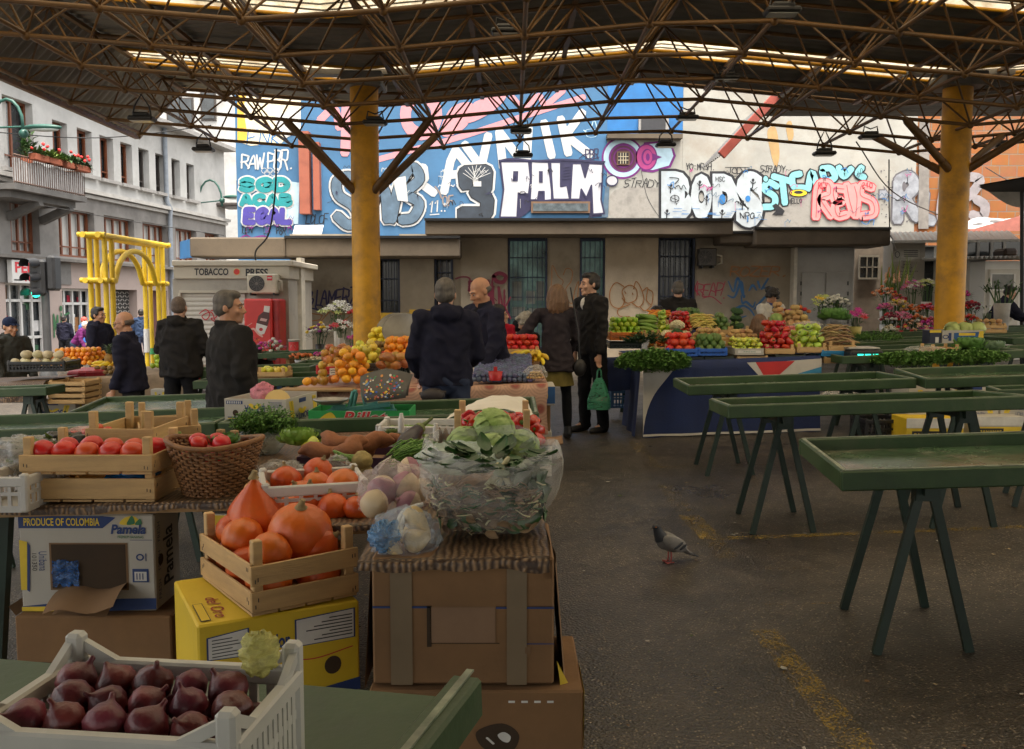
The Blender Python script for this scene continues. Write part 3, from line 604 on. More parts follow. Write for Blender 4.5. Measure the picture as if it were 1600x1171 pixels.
graf('graffiti','slate bubble letters with white outline around the left column',snb,[mwhite,black,slate],mm,mural,MO)
def three(d):
 s=[(728,290),(726,270),(760,268),(758,296),(742,300),(762,312),(760,334),(722,334)]
 for wd,mi,ly in((30,0,8),(23,1,11),(20,2,13)):
  for j in range(len(s)-1):d.stroke(s[j:j+2],wd,mi,ly,False)
 for a in range(9):d.stroke([(742+2*math.cos(a),280+3*math.sin(a)),(745+22*math.cos(-.3-a*.32),276+17*math.sin(-.3-a*.32))],.9,0,16,False)
 d.shape([(740,284),(752,284),(752,292),(740,292)],0,17)
graf('graffiti','large black numeral 3 with a white outline',three,[mwhite,black,M('charcoal_spray',(.03,.04,.055),.7,.3,4)],mm,mural,MO)
graf('graffiti','small white number 11 sprayed below the mural capitals',lambda d:(d.stroke([(672,320),(676,314),(674,332)],2,0,3,False),d.stroke([(680,318),(684,313),(683,331)],2,0,3,False),d.stroke([(672,336),(686,335)],1.6,0,3,False),[d.disc(x,330,1.3,1.3,0,3)for x in(660,665,690,695)],d.stroke([(680,292),(686,300),(690,310)],2.5,1,3),d.tagline('OF',692,322,708,306,2.2,1,3)),[mwhite,M('grey_brown_spray',(.25,.2,.18),.7)],mm,mural,MO)
def palm(d):
 d.shape([(779,250),(946,252),(938,268),(942,338),(922,340),(918,326),(832,326),(820,336),(812,341),(780,341),(786,300)],0,7)
 L=[[(782,253),(826,253),(829,280),(826,304),(810,302),(808,340),(781,340),(787,296)],[(830,253),(857,254),(862,300),(862,313),(850,314),(850,300),(842,300),(840,313),(828,313),(830,284)],[(860,254),(876,254),(876,292),(886,290),(890,312),(864,312)],[(894,256),(908,256),(914,278),(920,256),(942,257),(939,312),(944,334),(926,335),(924,290),(916,310),(908,296),(906,312),(891,312)]]
 for s in L:
  d.shape(s,1,10)
  for a,b in zip(s,s[1:]+s[:1]):d.stroke([a,b],2.6,0,12,False)
 for s in([(802,268),(810,268),(809,284),(801,284)],[(842,268),(848,268),(848,286),(842,286)]):d.shape(s,0,14)
 for k in range(5):d.stroke([(880,262+k*4.5),(891,260+k*4.5)],2.2,0,14,False)
 d.stroke([(780,252),(800,249),(840,252),(880,250),(944,254)],3,0,15)
 d.disc(956,283,10,9,0,10);d.disc(956,283,8,7,1,12);d.shape([(946,292),(952,292),(950,340),(940,340)],2,9)
graf('graffiti','white block letters PALM with dark outline over the vent window',palm,[navy,M('dull_white_spray',(.50,.50,.53),.75,.12,2,dirt=.5,dirtcol=(.45,.46,.55)),slate],mm,mural,MO)
graf('graffiti','small dark tag above the white block letters',lambda d:(d.tagline('PBR',915,248,935,234,1.8,0,5,gap=.05,jit=.08),d.stroke([(905,248),(914,242),(920,250),(936,246)],1.6,0,5),d.stroke([(912,204),(922,210),(932,202),(928,188),(924,200)],1.4,1,5),d.ring(924,206,9,10.2,1,5,asp=.4),d.ring(924,212,7,8.2,1,5,asp=.4)),[navy,ltblue],mm,mural,MO)
graf('graffiti','white slanted spray writing above the teal letters',lambda d:(d.tagline('RAW',377,264,412,240,2.6,0,3,gap=0,jit=.08,slant=.15,vary=.5),d.tagline('PBR.',418,264,460,237,2.6,0,3,gap=0,jit=.08,slant=.15,vary=.5),[d.ring(x,y,3.6,4.4,0,3)for x,y in((413,267),(422,267),(432,267),(417.5,271),(427,271))]),[mwhite],mm,mural,MO)
def blockrow(d,rows):
 for t,x0,y0,x1,y1,w,fi,oi,sl in rows:
  d.tagline(t,x0,y1,x1,y0,w+5,oi,4,gap=.42,jit=0,slant=sl,seed=3)
 for t,x0,y0,x1,y1,w,fi,oi,sl in rows:
  d.tagline(t,x0,y1,x1,y0,w,fi,9,gap=.42,jit=0,slant=sl,seed=3)
graf('graffiti','teal block letters with a white outline in two rows',lambda d:(d.shape([(440,282),(468,286),(466,350),(440,352)],2,1),blockrow(d,[('SGD',377,281,450,297,9,0,1,0),('ACAB',378,306,454,320,8,0,1,0)])),[teal,mwhite,ltblue],mm,mural,MO)
graf('graffiti','indigo block letters with a white outline',lambda d:blockrow(d,[('EGAL',384,328,454,348,9,0,1,.1)]),[indigo,mwhite],wallmap((0,MD,0),(0,-1,0),.04),mural,MO)
graf('graffiti','small black tags along the foot of the blue wall',lambda d:(d.tagline('LOLOF',478,350,512,336,1.3,0,3,gap=.15,jit=.12,slant=.2,vary=.5),d.tagline('TEN',376,364,394,355,1.1,0,3,slant=.3,jit=.1),d.tagline('PBR',432,366,446,355,1.1,0,3,slant=.2,jit=.1),d.stroke([(376,372),(385,368),(394,372),(410,369),(420,372)],2.2,1,3)),[black,purple],mm,mural,MO)
mb=MB();wbox(mb,467,205,483,334,MD-.3,.3);mpart(mb,'duct',M('rust_red_duct',(.32,.09,.05),.55,.25,3,dirt=.4))
mb=MB();wbox(mb,489,222,499,328,MD-.24,.24);mpart(mb,'duct',M('rust_red_duct',()))
mb=MB();wbox(mb,830,315,922,333,MD-.1,.1);wv=mpart(mb,'vent_window',M('brown_frame',(.16,.09,.05),.6))
mb=MB();wbox(mb,833,318,919,330,MD-.12,.02);mb.build('pane',M('grey_pane',(.10,.12,.13),.15,.4),wv)
mb=MB();a,b,c,e=Dp(455,375,23.2),Dp(500,375,23.2),Dp(505,352,23.8),Dp(461,352,23.8);mb.add([a,b,c,e],[(0,1,2,3)]);mb.add([p+V((0,.05,0))for p in(a,b,c,e)],[(0,1,2,3)])
tag(mb.build('leaning_board',M('rusty_white_board',(.62,.62,.6),.6,.1,3,dirt=.9,dirtcol=(.2,.13,.08),dscale=1.2),origin=a),'rust streaked white board leaning on the blue wall above the fascia','board')
pale=thing('plaster_wall','pale plaster house wall with large graffiti letters and rust streaks','wall',(4.8,24,0));PO=V((4.8,24,0))
plast=M('pale_plaster',(.37,.36,.325),.85,.18,1.2,.2,30,dirt=.85,dirtcol=(.30,.26,.21),dscale=.7)
xa,xb=Dp(948,300,MD).x+.003,Dp(1430,300,MD).x
mb=MB();mb.box(((xr2+xb)/2+.002,MD+.3,5.5),(xb-xr2,.6,12));mb.box(((xa+xr2)/2,MD+.3,2.7),(xr2-xa-.004,.596,6.35));mpart(mb,'wall',plast,pale,PO)
pm=mm
def pg(label,fn,mats):return graf('graffiti',label,fn,mats,pm,pale,PO)
d=Dec(pm);d.shape([(1199,205),(1212,200),(1218,240),(1212,262),(1204,238)],0,0,True);d.shape([(1228,196),(1236,190),(1240,212),(1233,222)],0,0,True);d.shape([(960,298),(1032,296),(1034,341),(958,341)],1,0,True);d.shape([(1192,318),(1262,300),(1268,352),(1195,352)],1,0,True)
o=d.build('stain',[M('rust_stain',(.42,.27,.12),.85,.25,2),M('bare_cement',(.33,.31,.28),.9,.3,3,dirt=.6)]);o.parent=pale;o.location=-PO
def rings(d):
 d.disc(973,247,33,33,1,1,36);d.disc(973,247,30,30,0,2,36);d.disc(974,247,23,23,1,3,36);d.disc(974,248,20,20,2,4,36);d.ring(974,247,14,16,1,5)
 d.shape([(1006,223),(1040,220),(1052,232),(1056,244),(1048,262),(1020,270),(1002,268)],1,1);d.shape([(1010,226),(1038,223),(1049,233),(1052,244),(1045,259),(1020,266),(1004,265)],0,2)
 d.disc(1010,246,17,21,1,3,30);d.disc(1010,246,15,19,3,4,30);d.disc(1011,246,9,13,1,5,24);d.disc(1012,246,7,11,3,6,24);d.disc(1012,246,3,6,1,7);d.shape([(1019,240),(1034,246),(1019,252)],1,8)
pg('purple and magenta ring shapes on pale blue around a small window',rings,[ltblue,purple,M('plum_spray',(.10,.02,.06),.65),magenta])
mb=MB();wbox(mb,964,237,984,258,MD-.06,.06);sw=mpart(mb,'small_window',M('brown_frame',()),pale,PO)
mb=MB();wbox(mb,966,239,982,256,MD-.07,.02);mb.build('pane',M('black_pane',(.02,.012,.012),.3),sw);mb=MB();[wbox(mb,*q,MD-.09,.02)for q in((969.5,239,970.3,256),(973.5,239,974.3,256),(977.5,239,978.3,256),(966,244.5,982,245.3),(966,250,982,250.8))];mb.build('bars',cream,sw)
mb=MB();wbox(mb,998,183,1045,207,MD-.08,.08);sw=mpart(mb,'vent_window',M('grey_sill',(.3,.29,.28),.7),pale,PO);mb=MB();wbox(mb,1002,185,1040,204,MD-.1,.03);mb.build('grille',M('dark_grille',(.03,.03,.035),.5),sw)
mb=MB();wbox(mb,949,209,1067,216,MD-.3,.3);mpart(mb,'ledge',concr,pale,PO)
def bods(d):
 bx=[('B',1033,268,1081,347),('O',1079,272,1112,345),('D',1113,272,1152,349),('S',1149,268,1192,357)]
 for i,(c,x0,y0,x1,y1)in enumerate(bx):
  d.text(c,x0-4,y1+3,x1+5,y0-4,1,3+i,.16);
 for i,(c,x0,y0,x1,y1)in enumerate(bx):d.text(c,x0,y1-1,x1,y0,0,9+i,.12)
 for x,y in((1048,290),(1093,285),(1104,308),(1042,330),(1128,330),(1176,282),(1160,316)):d.disc(x,y,2.1,2.4,1,15);d.stroke([(x,y+2),(x-1,y+12)],1.6,1,15,False);d.stroke([(x-4,y+2),(x,y+6),(x+4,y+3)],1.2,1,15)
 d.ring(1054,311,6,7.2,1,15,asp=.8);d.stroke([(1047,309),(1060,314)],1,1,15,False);d.stroke([(1054,305),(1055,317)],1,1,15,False);d.stroke([(1046,278),(1060,280),(1054,288)],1.4,1,15)
 d.tagline('HSC',1118,284,1132,277,1,1,15);d.disc(1128,312,5,8,2,15);d.disc(1168,311,4,5,2,15);d.tagline('NPG',1156,342,1178,333,1.3,1,15,jit=.1)
 for k in range(24):x=R.uniform(1038,1185);y=R.uniform(325,343);d.stroke([(x,y),(x+R.uniform(6,14),y+.4)],.6,2,14,False)
pg('huge pale blue bubble letters BODS with black outline',bods,[M('ice_spray',(.42,.46,.485),.75,.12,3,dirt=.6,dirtcol=(.45,.58,.66)),black,bluesp])
pg('thin black handwriting left of the huge bubble letters',lambda d:(d.tagline('STRADY',974,293,1030,280,1.2,0,3,gap=.1,jit=.12,slant=.3,vary=.6),d.stroke([(1002,268),(1012,310),(1034,346)],.7,0,3)),[black])
pg('black handwriting in capitals above the bubble letters',lambda d:(d.tagline('YO:MRSH.',1072,266,1117,256,1.3,0,3,gap=.15,jit=.1),d.tagline('JODI',1135,272,1168,262,1.3,0,3,gap=.12,jit=.08),d.stroke([(1133,262),(1170,262)],1.1,0,3,False),d.tagline('STRADY',1187,270,1226,259,1.2,0,3,gap=.1,jit=.12,slant=.2),d.stroke([(1140,276),(1162,275)],1,0,3,False)),[black])
def steady(d):
 L=[[(1214,292),(1200,285),(1194,296),(1210,308),(1208,322),(1192,324)],[(1208,276),(1236,284)],[(1222,282),(1226,318)],[(1250,272),(1238,276),(1240,292),(1256,294)],[(1262,296),(1268,270),(1276,290)],[(1284,268),(1290,282),(1304,278),(1298,264),(1284,264)],[(1310,262),(1318,276),(1330,264)],[(1346,262),(1340,272),(1350,278)]]
 for s in L:d.stroke(s,15,1,3)
 for s in L:d.stroke(s,10,0,6)
 d.shape([(1212,318),(1226,330),(1222,336),(1230,337),(1206,336),(1212,330),(1206,322)],1,7);d.disc(1196,280,5,6,1,7);d.disc(1196,280,3.5,4.5,0,8)
 d.disc(1247,302,15,6,1,9);d.disc(1247,302,13.5,5,2,10);d.disc(1247,301,7,2.4,1,11);d.tagline('HELLO',1232,318,1252,311,1.2,1,9,jit=.1)
pg('turquoise wildstyle letters with a yellow ring beneath',steady,[aqua,black,M('yellow_spray',(.75,.52,.02),.6)])
def reus(d):
 L=[[(1274,340),(1278,292),(1294,288),(1296,304),(1282,312),(1298,338)],[(1318,296),(1302,296),(1304,314),(1316,314),(1304,322),(1308,338),(1322,336)],[(1322,290),(1326,312),(1332,334)],[(1334,292),(1338,310),(1336,338)],[(1362,294),(1346,290),(1344,306),(1362,316),(1364,334),(1346,338)]]
 for s in L:d.stroke(s,16,1,13)
 for s in L:d.stroke(s,13,0,15)
 for s in L:d.stroke(s,.9,1,17)
 d.tagline('RLY',1278,296,1292,286,1.1,1,18,jit=.08);d.tagline('210',1346,294,1362,286,1.1,1,18,jit=.08)
pg('salmon pink bubble letters REUS with red outline',reus,[salmon,redsp])
def ru(d):
 d.shape([(1372,296),(1381,296),(1380,290),(1390,304),(1381,318),(1381,311),(1372,312)],1,3);d.shape([(1374,298),(1383,298),(1382,295),(1388,304),(1383,313),(1383,309),(1374,310)],0,4)
 s=[[(1402,344),(1404,284)],[(1404,282),(1420,276),(1428,292),(1412,310)],[(1412,308),(1432,340)]]
 for q in s:d.stroke(q,22,1,4)
 for q in s:d.stroke(q,17,0,7)
 d.disc(1412,292,3,8,1,9);d.disc(1441,272,6,6,1,4);d.disc(1441,272,4.5,4.5,0,7)
 d.stroke([(1444,302),(1442,336),(1456,346)],20,1,4);d.stroke([(1444,302),(1442,336),(1456,346)],16,0,7)
 for k in range(40):d.disc(R.uniform(1376,1436),R.choice([R.uniform(266,290),R.uniform(320,350)]),R.uniform(.6,1.4),None,1,2,8)
pg('big silver letters with grey shadow and a small arrow',ru,[silver,M('grey_spray',(.12,.11,.12),.7)])
def scrib(lbl,xs,ys,n,mats,par_,org,sd):
 rr=random.Random(sd)
 def f(d):
  for _ in range(n):
   x,y=rr.uniform(*xs),rr.uniform(*ys);q=[(x,y)];s=rr.uniform(2,5)
   for k in range(rr.randrange(4,9)):q.append((q[-1][0]+rr.uniform(-.3,1.2)*s,y+rr.uniform(-1,1)*s*1.2))
   d.stroke(q,rr.uniform(.6,1.3),rr.randrange(len(mats)),20)
   if rr.random()<.6:d.stroke([(x,y),(x+.3,y+rr.uniform(5,14))],.5,rr.randrange(len(mats)),20,False)
 graf('graffiti',lbl,f,mats,mm,par_,org)
scrib('many thin small tags and drips scribbled over the pale wall',(1040,1425),(262,350),46,[black,slate,bluesp,magenta],pale,PO,4)
scrib('thin small tags and drips scribbled over the blue wall',(500,940),(262,340),34,[black,navy,mwhite],mural,MO,9);scrib('small dark tags on the lower left blue wall',(376,460),(340,370),12,[black,purple],mural,MO,12)
blk=thing('block_wall','unplastered orange hollow block wall on the right','wall',(11.5,24,0));BO=V((11.5,24,0))
def blockmat():
 m=bpy.data.materials.new('orange_blocks');m.use_nodes=True;nt=m.node_tree;L=nt.links.new;b=nt.nodes['Principled BSDF'];b.inputs['Roughness'].default_value=.9
 tc=nd(nt,'ShaderNodeTexCoord');mp=nd(nt,'ShaderNodeMapping');mp.inputs['Rotation'].default_value=(PI/2,0,0);L(tc.outputs['Object'],mp.inputs[0])
 br=nd(nt,'ShaderNodeTexBrick',Scale=1.0);br.inputs['Color1'].default_value=(.42,.145,.035,1);br.inputs['Color2'].default_value=(.36,.15,.07,1);br.inputs['Mortar'].default_value=(.28,.22,.17,1)
 br.inputs['Brick Width'].default_value=.46;br.inputs['Row Height'].default_value=.30;br.inputs['Mortar Size'].default_value=.012;L(mp.outputs[0],br.inputs['Vector'])
 n=nd(nt,'ShaderNodeTexNoise',Scale=3,Detail=8,Roughness=.7);L(tc.outputs['Object'],n.inputs[0]);mx=nd(nt,'ShaderNodeMix',data_type='RGBA',blend_type='MULTIPLY');mx.inputs[0].default_value=.5
 L(br.outputs[0],mx.inputs[6]);L(n.outputs['Color'],mx.inputs[7]);L(mx.outputs[2],b.inputs['Base Color'])
 bp=nd(nt,'ShaderNodeBump',Strength=.6,Distance=.02,invert=True);L(br.outputs['Fac'],bp.inputs['Height']);L(bp.outputs[0],b.inputs['Normal']);return m
mb=MB();mb.box((xb+5.003,MD+.32,5.5),(10,.6,12));mpart(mb,'wall',blockmat(),blk,BO)
d=Dec(mm);d.shape([(1436,190),(1452,186),(1450,358),(1434,358)],0,9);o=d.build('grey_patch',[M('grey_mortar',(.24,.22,.2),.9,.3,4)]);o.parent=blk;o.location=-BO
d=Dec(mm);
for s in([(1476,282),(1470,340),(1492,346)],[(1500,276),(1530,280),(1520,300),(1508,310)],[(1525,312),(1538,322),(1534,340),(1518,336)]):d.stroke(s,15,0,10)
o=d.build('graffiti',[M('faded_silver_spray',(.30,.27,.28),.75,.2,5)]);o.parent=blk;o.location=-BO;o['label']='faded silver letters on the orange blocks'
mb=MB();mb.sheet(lambda u,v:Dp(1500+150*u,358-v*(6+32*u+6*math.sin(u*9)),21.5+.8*v)+V((0,.25*noise.noise(V((u*8,v*6,0))),0)),30,8)
tag(mb.build('tarpaulin',M('grey_tarpaulin',(.45,.44,.45),.5,.3,6,dirt=.4),origin=Dp(1500,358,21.5)),'crumpled grey tarpaulin on the roof before the orange blocks','tarpaulin')
mb=MB();a,b,c=Dp(1512,361,21.2),Dp(1600,336,21.2),Dp(1600,361,21.2);mb.add([a,b,c],[(0,1,2)]);mb.add([p+V((0,.06,0))for p in(a,b,c)],[(0,1,2)]);tag(mb.build('roof_gable',M('salmon_gable',(.55,.2,.16),.8,.15),origin=a),'salmon pink gable end below the grey tarpaulin','gable')
par=thing('parasol','dark parasol edge with pale valance at the right border','parasol',Dp(1596,560,16));QO=Dp(1596,560,16)
a,b,c,e=Dp(1528,292,15.4),Dp(1700,262,14.6),Dp(1700,300,16.4),Dp(1545,300,16.4)
mb=MB();mb.sheet(lambda u,v:a.lerp(b,u).lerp(e.lerp(c,u),v),8,4);mb.sheet(lambda u,v:a.lerp(b,u).lerp(e.lerp(c,u),v)+V((0,0,.03)),8,4);mb.build('canopy',M('dark_parasol_cloth',(.03,.026,.025),.8),par,origin=QO).location=(0,0,0)
mb=MB();mb.sheet(lambda u,v:e.lerp(c,u)+V((0,0,-.28*v*math.sin(min(1,u*3)*PI/2))),20,3);mb.build('valance',M('pale_valance',(.5,.48,.42),.8),par,origin=QO).location=(0,0,0)
mb=MB();mb.tube([Dp(1597,300,16.2),Dp(1597,580,16.2)],.035,10);mb.build('pole',blackm,par,origin=QO).location=(0,0,0)
AO_=V((-16,28,0));AE=V((.1133,.99356,0));AN=V((.99356,-.1133,0))
AMAT=Matrix(((AE.x,-AN.x,0,AO_.x),(AE.y,-AN.y,0,AO_.y),(0,0,1,0),(0,0,0,1)))
apt=thing('apartment_building','grey and white three storey apartment building above a row of shops','building',mat=AMAT)
AI=AMAT.inverted()
def fa(px,py):
 q=AI@Pn(px,py,AO_,AN);return q.x,q.z
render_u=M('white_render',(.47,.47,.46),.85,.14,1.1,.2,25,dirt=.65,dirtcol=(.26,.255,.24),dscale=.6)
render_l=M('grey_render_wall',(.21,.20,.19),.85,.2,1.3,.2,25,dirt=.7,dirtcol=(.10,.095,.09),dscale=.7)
brownf=M('brown_window_frame',(.16,.045,.015),.5,.2);darkf=M('dark_window_frame',(.06,.05,.045),.5,.2)
curtain=M('net_curtain',(.50,.50,.48),.8,.25,5,stretch=(8,1,.3));paneg=M('apartment_pane',(.03,.036,.04),.08,.6,2,spec=.8)
whitef=M('white_frame',(.58,.58,.57),.4,.05)
ZT,Z2,Z1,Z0=8.9,5.5,2.95,-.7
SEND=fa(352,330)[0];S0=-9.0
up=[]
for a,b,br in((84,107,1),(122,145,1),(157,178,1),(189,207,1),(217,233,0),(243,258,0),(268,281,0),(291,303,0)):
 up.append((fa(a,260)[0],fa(b,260)[0],6.12,7.72,br))
up.insert(0,(fa(5,205)[0],fa(52,205)[0],5.75,8.0,1))
lo=[]
for a,b in((17,62),(92,148),(163,210),(223,262),(274,307),(320,342)):lo.append((fa(a,365)[0],fa(b,365)[0],3.1,4.78,2))
gr=[]
for a,b,k in((10,78,3),(98,150,3),(173,215,4),(232,262,5),(275,330,5)):gr.append((fa(a,490)[0],fa(b,490)[0],-.45,2.0,k))
gr[0]=(gr[0][0],gr[0][1],-.5,2.15,3)
def wallrow(mb,holes,z0,z1,mi,th=.4):
 x=S0
 for h in holes:
  if h[0]>x:mb.box(((x+h[0])/2,th/2,(z0+z1)/2),(h[0]-x,th,z1-z0),None,mi)
  c=(h[0]+h[1])/2;w_=h[1]-h[0]
  if h[2]-z0>.01:mb.box((c,th/2,(z0+h[2])/2),(w_,th,h[2]-z0),None,mi)
  if z1-h[3]>.01:mb.box((c,th/2,(z1+h[3])/2),(w_,th,z1-h[3]),None,mi)
  x=h[1]
 mb.box(((x+SEND)/2,th/2,(z0+z1)/2),(SEND-x,th,z1-z0),None,mi)
mb=MB();wallrow(mb,up,Z2,ZT,0);mb.build('upper_wall',render_u,apt)
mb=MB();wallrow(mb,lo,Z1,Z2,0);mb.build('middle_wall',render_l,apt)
mb=MB();wallrow(mb,gr,Z0,Z1,0);mb.build('shop_front_wall',M('pinkish_stone',(.36,.29,.265),.8,.12,1.5,.15,25,dirt=.3,dirtcol=(.25,.22,.2)),apt)
mb=MB();mb.box(((S0+SEND)/2,5.2,4),(SEND-S0-.1,9.5,9.3));mb.build('building_core',render_l,apt)
mb=MB();mb.box(((S0+SEND)/2,-.12,Z2),(SEND-S0,.3,.14));mb.box(((S0+SEND)/2,-.06,Z2-.16),(SEND-S0,.16,.12));mb.build('cornice',M('grey_cornice',(.42,.41,.39),.8,.15,dirt=.4),apt)
mb=MB();mb.box(((S0+SEND)/2,-.16,Z1),(SEND-S0,.45,.1));mb.build('shop_ledge',M('dark_ledge',(.13,.12,.11),.7,.2),apt)
mb=MB();mb.box(((S0+SEND)/2,-.2,ZT+.03),(SEND-S0+.3,.8,.16));mb.box(((S0+SEND)/2,-.5,ZT+.08),(SEND-S0+.3,.12,.14),mi=0);mb.build('eaves',M('grey_eaves',(.30,.29,.28),.7,.2),apt)
mb=MB();mb.box(((S0+fa(100,490)[0])/2+2.6,-.02,2.5),(8,.06,.75));mb.build('shop_fascia',M('dark_grey_fascia',(.16,.155,.15),.7,.2,2,dirt=.5),apt)
xq=fa(256,300)[0]
def window(h,kind):
 x0,x1,z0,z1=h[:4];c=(x0+x1)/2;w_=x1-x0;hh=z1-z0
 fm=brownf if kind in(1,2)else darkf if kind==0 else whitef
 mb=MB();y=.3;t=.09
 for q in((x0+t/2,t,1),(x1-t/2,t,1)):mb.box((q[0],y,(z0+z1)/2),(t,.08,hh))
 for zz in(z0+t/2,z1-t/2):mb.box((c,y,zz),(w_-2*t,.08,t))
 f=mb.build('window' if kind<3 else 'shop_window',fm,apt)
 mb=MB();mb.box((c,y+.1,(z0+z1)/2),(w_-.02,.02,hh-.02));mb.build('pane',paneg if kind!=2 else curtain,f)
 mb=MB();nv={0:1,1:1,2:3,3:3}[kind]
 if w_>2 and kind==1:nv=3
 for k in range(1,nv+1):mb.box((x0+w_*k/(nv+1),y-.01,(z0+z1)/2),(t*.9,.07,hh-.12))
 if kind in(0,1):mb.box((c,y-.02,z0+hh*.2),(w_-.12,.05,.05))
 if kind==2:mb.box((c,y-.02,z0+hh*.22),(w_-.12,.05,.05))
 if kind==3:
  mb.box((c,y-.02,z0+hh*.78),(w_-.12,.05,.09));mb.box((c,y-.02,z0+hh*.32),(w_-.12,.05,.09))
 mb.build('mullion',fm,f)
 if kind in(0,1):
  mb=MB();mb.box((c,-.02,z0-.07),(w_+.34,.36,.12));mb.build('sill',M('grey_sill_stone',(.30,.29,.28),.8,.2),f)
  mb=MB();mb.box((x0+w_*.3,y+.05,z0+hh*.5),(w_*.3,.015,hh*.94));mb.build('curtain',curtain,f)
 if kind==3:
  mb=MB();rr=random.Random(int(x0*10))
  for k in range(9):mb.box((rr.uniform(x0+.2,x1-.2),y+.08,rr.uniform(z0+.2,z1-.3)),(rr.uniform(.12,.4),.015,rr.uniform(.15,.6)),None,rr.randrange(4))
  mb.build('display',[M('poster_red',(.45,.02,.05),.7),M('poster_white',(.6,.6,.6),.7),M('poster_wood',(.3,.14,.05),.7),M('poster_green',(.04,.12,.06),.7)],f)
for h in up+lo:window(h,h[4])
for h in gr:
 if h[4]==3:window(h,3)
 else:
  mb=MB();x0,x1,z0,z1=h[:4]
  if h[4]==4:
   mb.box(((x0+x1)/2,.36,(z0+z1)/2),(x1-x0,.02,z1-z0),None,0)
   n=int((x1-x0)/.17)
   for k in range(n):
    for j in range(16):
     xx=x0+(x1-x0)*(k+.5)/n;zz=z0+.06+(z1-z0-.1)*(j+.5)/16
     mb.box((xx,.33,zz),(.13,.015,.035),Matrix.Rotation(.6 if(j+k)%2 else-.6,3,'Y'),1)
   mb.build('shutter',[M('dark_shop_interior',(.03,.028,.026),.8),M('shutter_slats',(.34,.32,.3),.5)],apt)
  else:mb.box(((x0+x1)/2,.36,(z0+z1)/2),(x1-x0,.02,z1-z0));mb.build('shop_door',M('maroon_shop_door',(.12,.05,.05),.5,.3),apt)
mb=MB();mb.tube([(xq,-.12,ZT),(xq,-.12,Z2+.3),(xq+.15,-.2,Z2),(xq+.2,-.14,Z2-.4),(xq+.2,-.14,Z0)],.1,8);mb.build('drainpipe',M('blue_grey_pipe',(.22,.25,.29),.5,.15),apt)
bx0,bx1=fa(-45,260)[0],fa(72,262)[0];zf=4.95
mb=MB();mb.box(((bx0+bx1)/2,-.7,zf),(bx1-bx0+.1,1.4,.18));mb.box(((bx0+bx1)/2,-.55,zf-.2),(bx1-bx0-.3,1.1,.2));bal=mb.build('balcony',M('sooty_stone',(.12,.115,.11),.85,.3,2),apt)
for k in(0,1):
 mb=MB();xx=bx1-.4-1.6*k;mb.bar((xx,-.02,zf-.75),(xx,-1.1,zf-.3),.22,.25);mb.build('bracket',M('sooty_stone',()),bal)
mb=MB();n=34
for k in range(n):mb.tube([(bx0+(bx1-bx0)*k/(n-1),-1.35,zf+.09),(bx0+(bx1-bx0)*k/(n-1),-1.35,zf+.92)],.014,5)
for k in range(12):mb.tube([(bx1,-1.35+1.3*k/12,zf+.09),(bx1,-1.35+1.3*k/12,zf+.92)],.014,5)
mb.tube([(bx0,-1.35,zf+.93),(bx1,-1.35,zf+.93),(bx1,0,zf+.93)],.03,6);mb.tube([(bx0,-1.35,zf+.14),(bx1,-1.35,zf+.14),(bx1,0,zf+.14)],.025,6);mb.build('railing',M('brown_railing',(.12,.07,.05),.6),bal)
mb=MB();mb.sheet(lambda u,v:V((bx0+(bx1-bx0)*u,-1.31+.03*math.sin(u*60),zf+.12+.7*v+.04*math.sin(u*23))),80,4);mb.build('plastic_sheet',M('pale_sheeting',(.5,.5,.5),.4,.15),bal)
leafg=M('leaf_green',(.035,.085,.015),.6,.4,9);leafd=M('leaf_dark_green',(.018,.055,.012),.6,.4,9);leafy=M('leaf_yellow_green',(.14,.20,.03),.6,.3,9)
terra=M('terracotta',(.35,.10,.05),.8,.15)
redfl=M('red_petals',(.6,.02,.02),.6,.2);
for k in range(4):
 c=AMAT@V((bx0+1.2+(bx1-bx0-1.6)*k/3,-1.45,zf+.98));t=thing('planter',['terracotta trough of trailing greenery near the left end of the balcony','terracotta trough of pale leaves on the balcony rail','terracotta trough of dense green leaves on the balcony rail','terracotta trough of red geraniums at the right end of the balcony'][k],'planter',c,math.atan2(AE.y,AE.x),'planters on the balcony rail')
 mb=MB();mb.box((0,0,0),(.95,.24,.2),bev=.02);mb.build('trough',terra,t)
 mb=MB()
 for _ in range(130):mb.leaf((R.uniform(-.5,.5),R.uniform(-.12,.12),.1+R.uniform(-.05,.1)),(R.uniform(-1,1),R.uniform(-1.2,.6),R.uniform(-.4,1)),(0,0,1),R.uniform(.12,.3),.09)
 mb.build('foliage',[leafg,leafy,leafg,leafd][k],t)
 if k in(0,3):
  mb=MB()
  for _ in range(9):mb.ell((R.uniform(-.5,.5),R.uniform(-.3,.1),R.uniform(.2,.48)),.05,7,5,0,None,.4,_,5)
  mb.build('blossoms',redfl,t)
c=AMAT@V((fa(14,230)[0],-.6,zf+.5));t=thing('potted_plant','tall leafy potted plant standing on the balcony','plant',c)
mb=MB();mb.lathe([(0,0),(.13,0),(.18,.3),(.15,.3)],(0,0,.3),14);mb.build('pot',terra,t)
mb=MB();[mb.leaf((R.uniform(-.12,.12),R.uniform(-.12,.12),R.uniform(.6,1.3)),(R.uniform(-1,1),R.uniform(-1,1),R.uniform(.1,1)),(0,0,1),.3,.12)for _ in range(90)];mb.build('foliage',leafg,t)
sx0,sz1=fa(5,404);sx1,sz0=fa(80,430)
sg=thing('shop_sign','white shop sign with red capitals behind the traffic light','sign',AMAT@V((sx0,-.25,2.0)));O=AMAT@V((sx0,-.25,2.0))
mb=MB();mb.box(((sx0+sx1)/2,-.2,2.48),(sx1-sx0,.16,.72));o=mb.build('sign_box',whitef,sg);o.matrix_basis=Matrix.Translation(-O)@AMAT
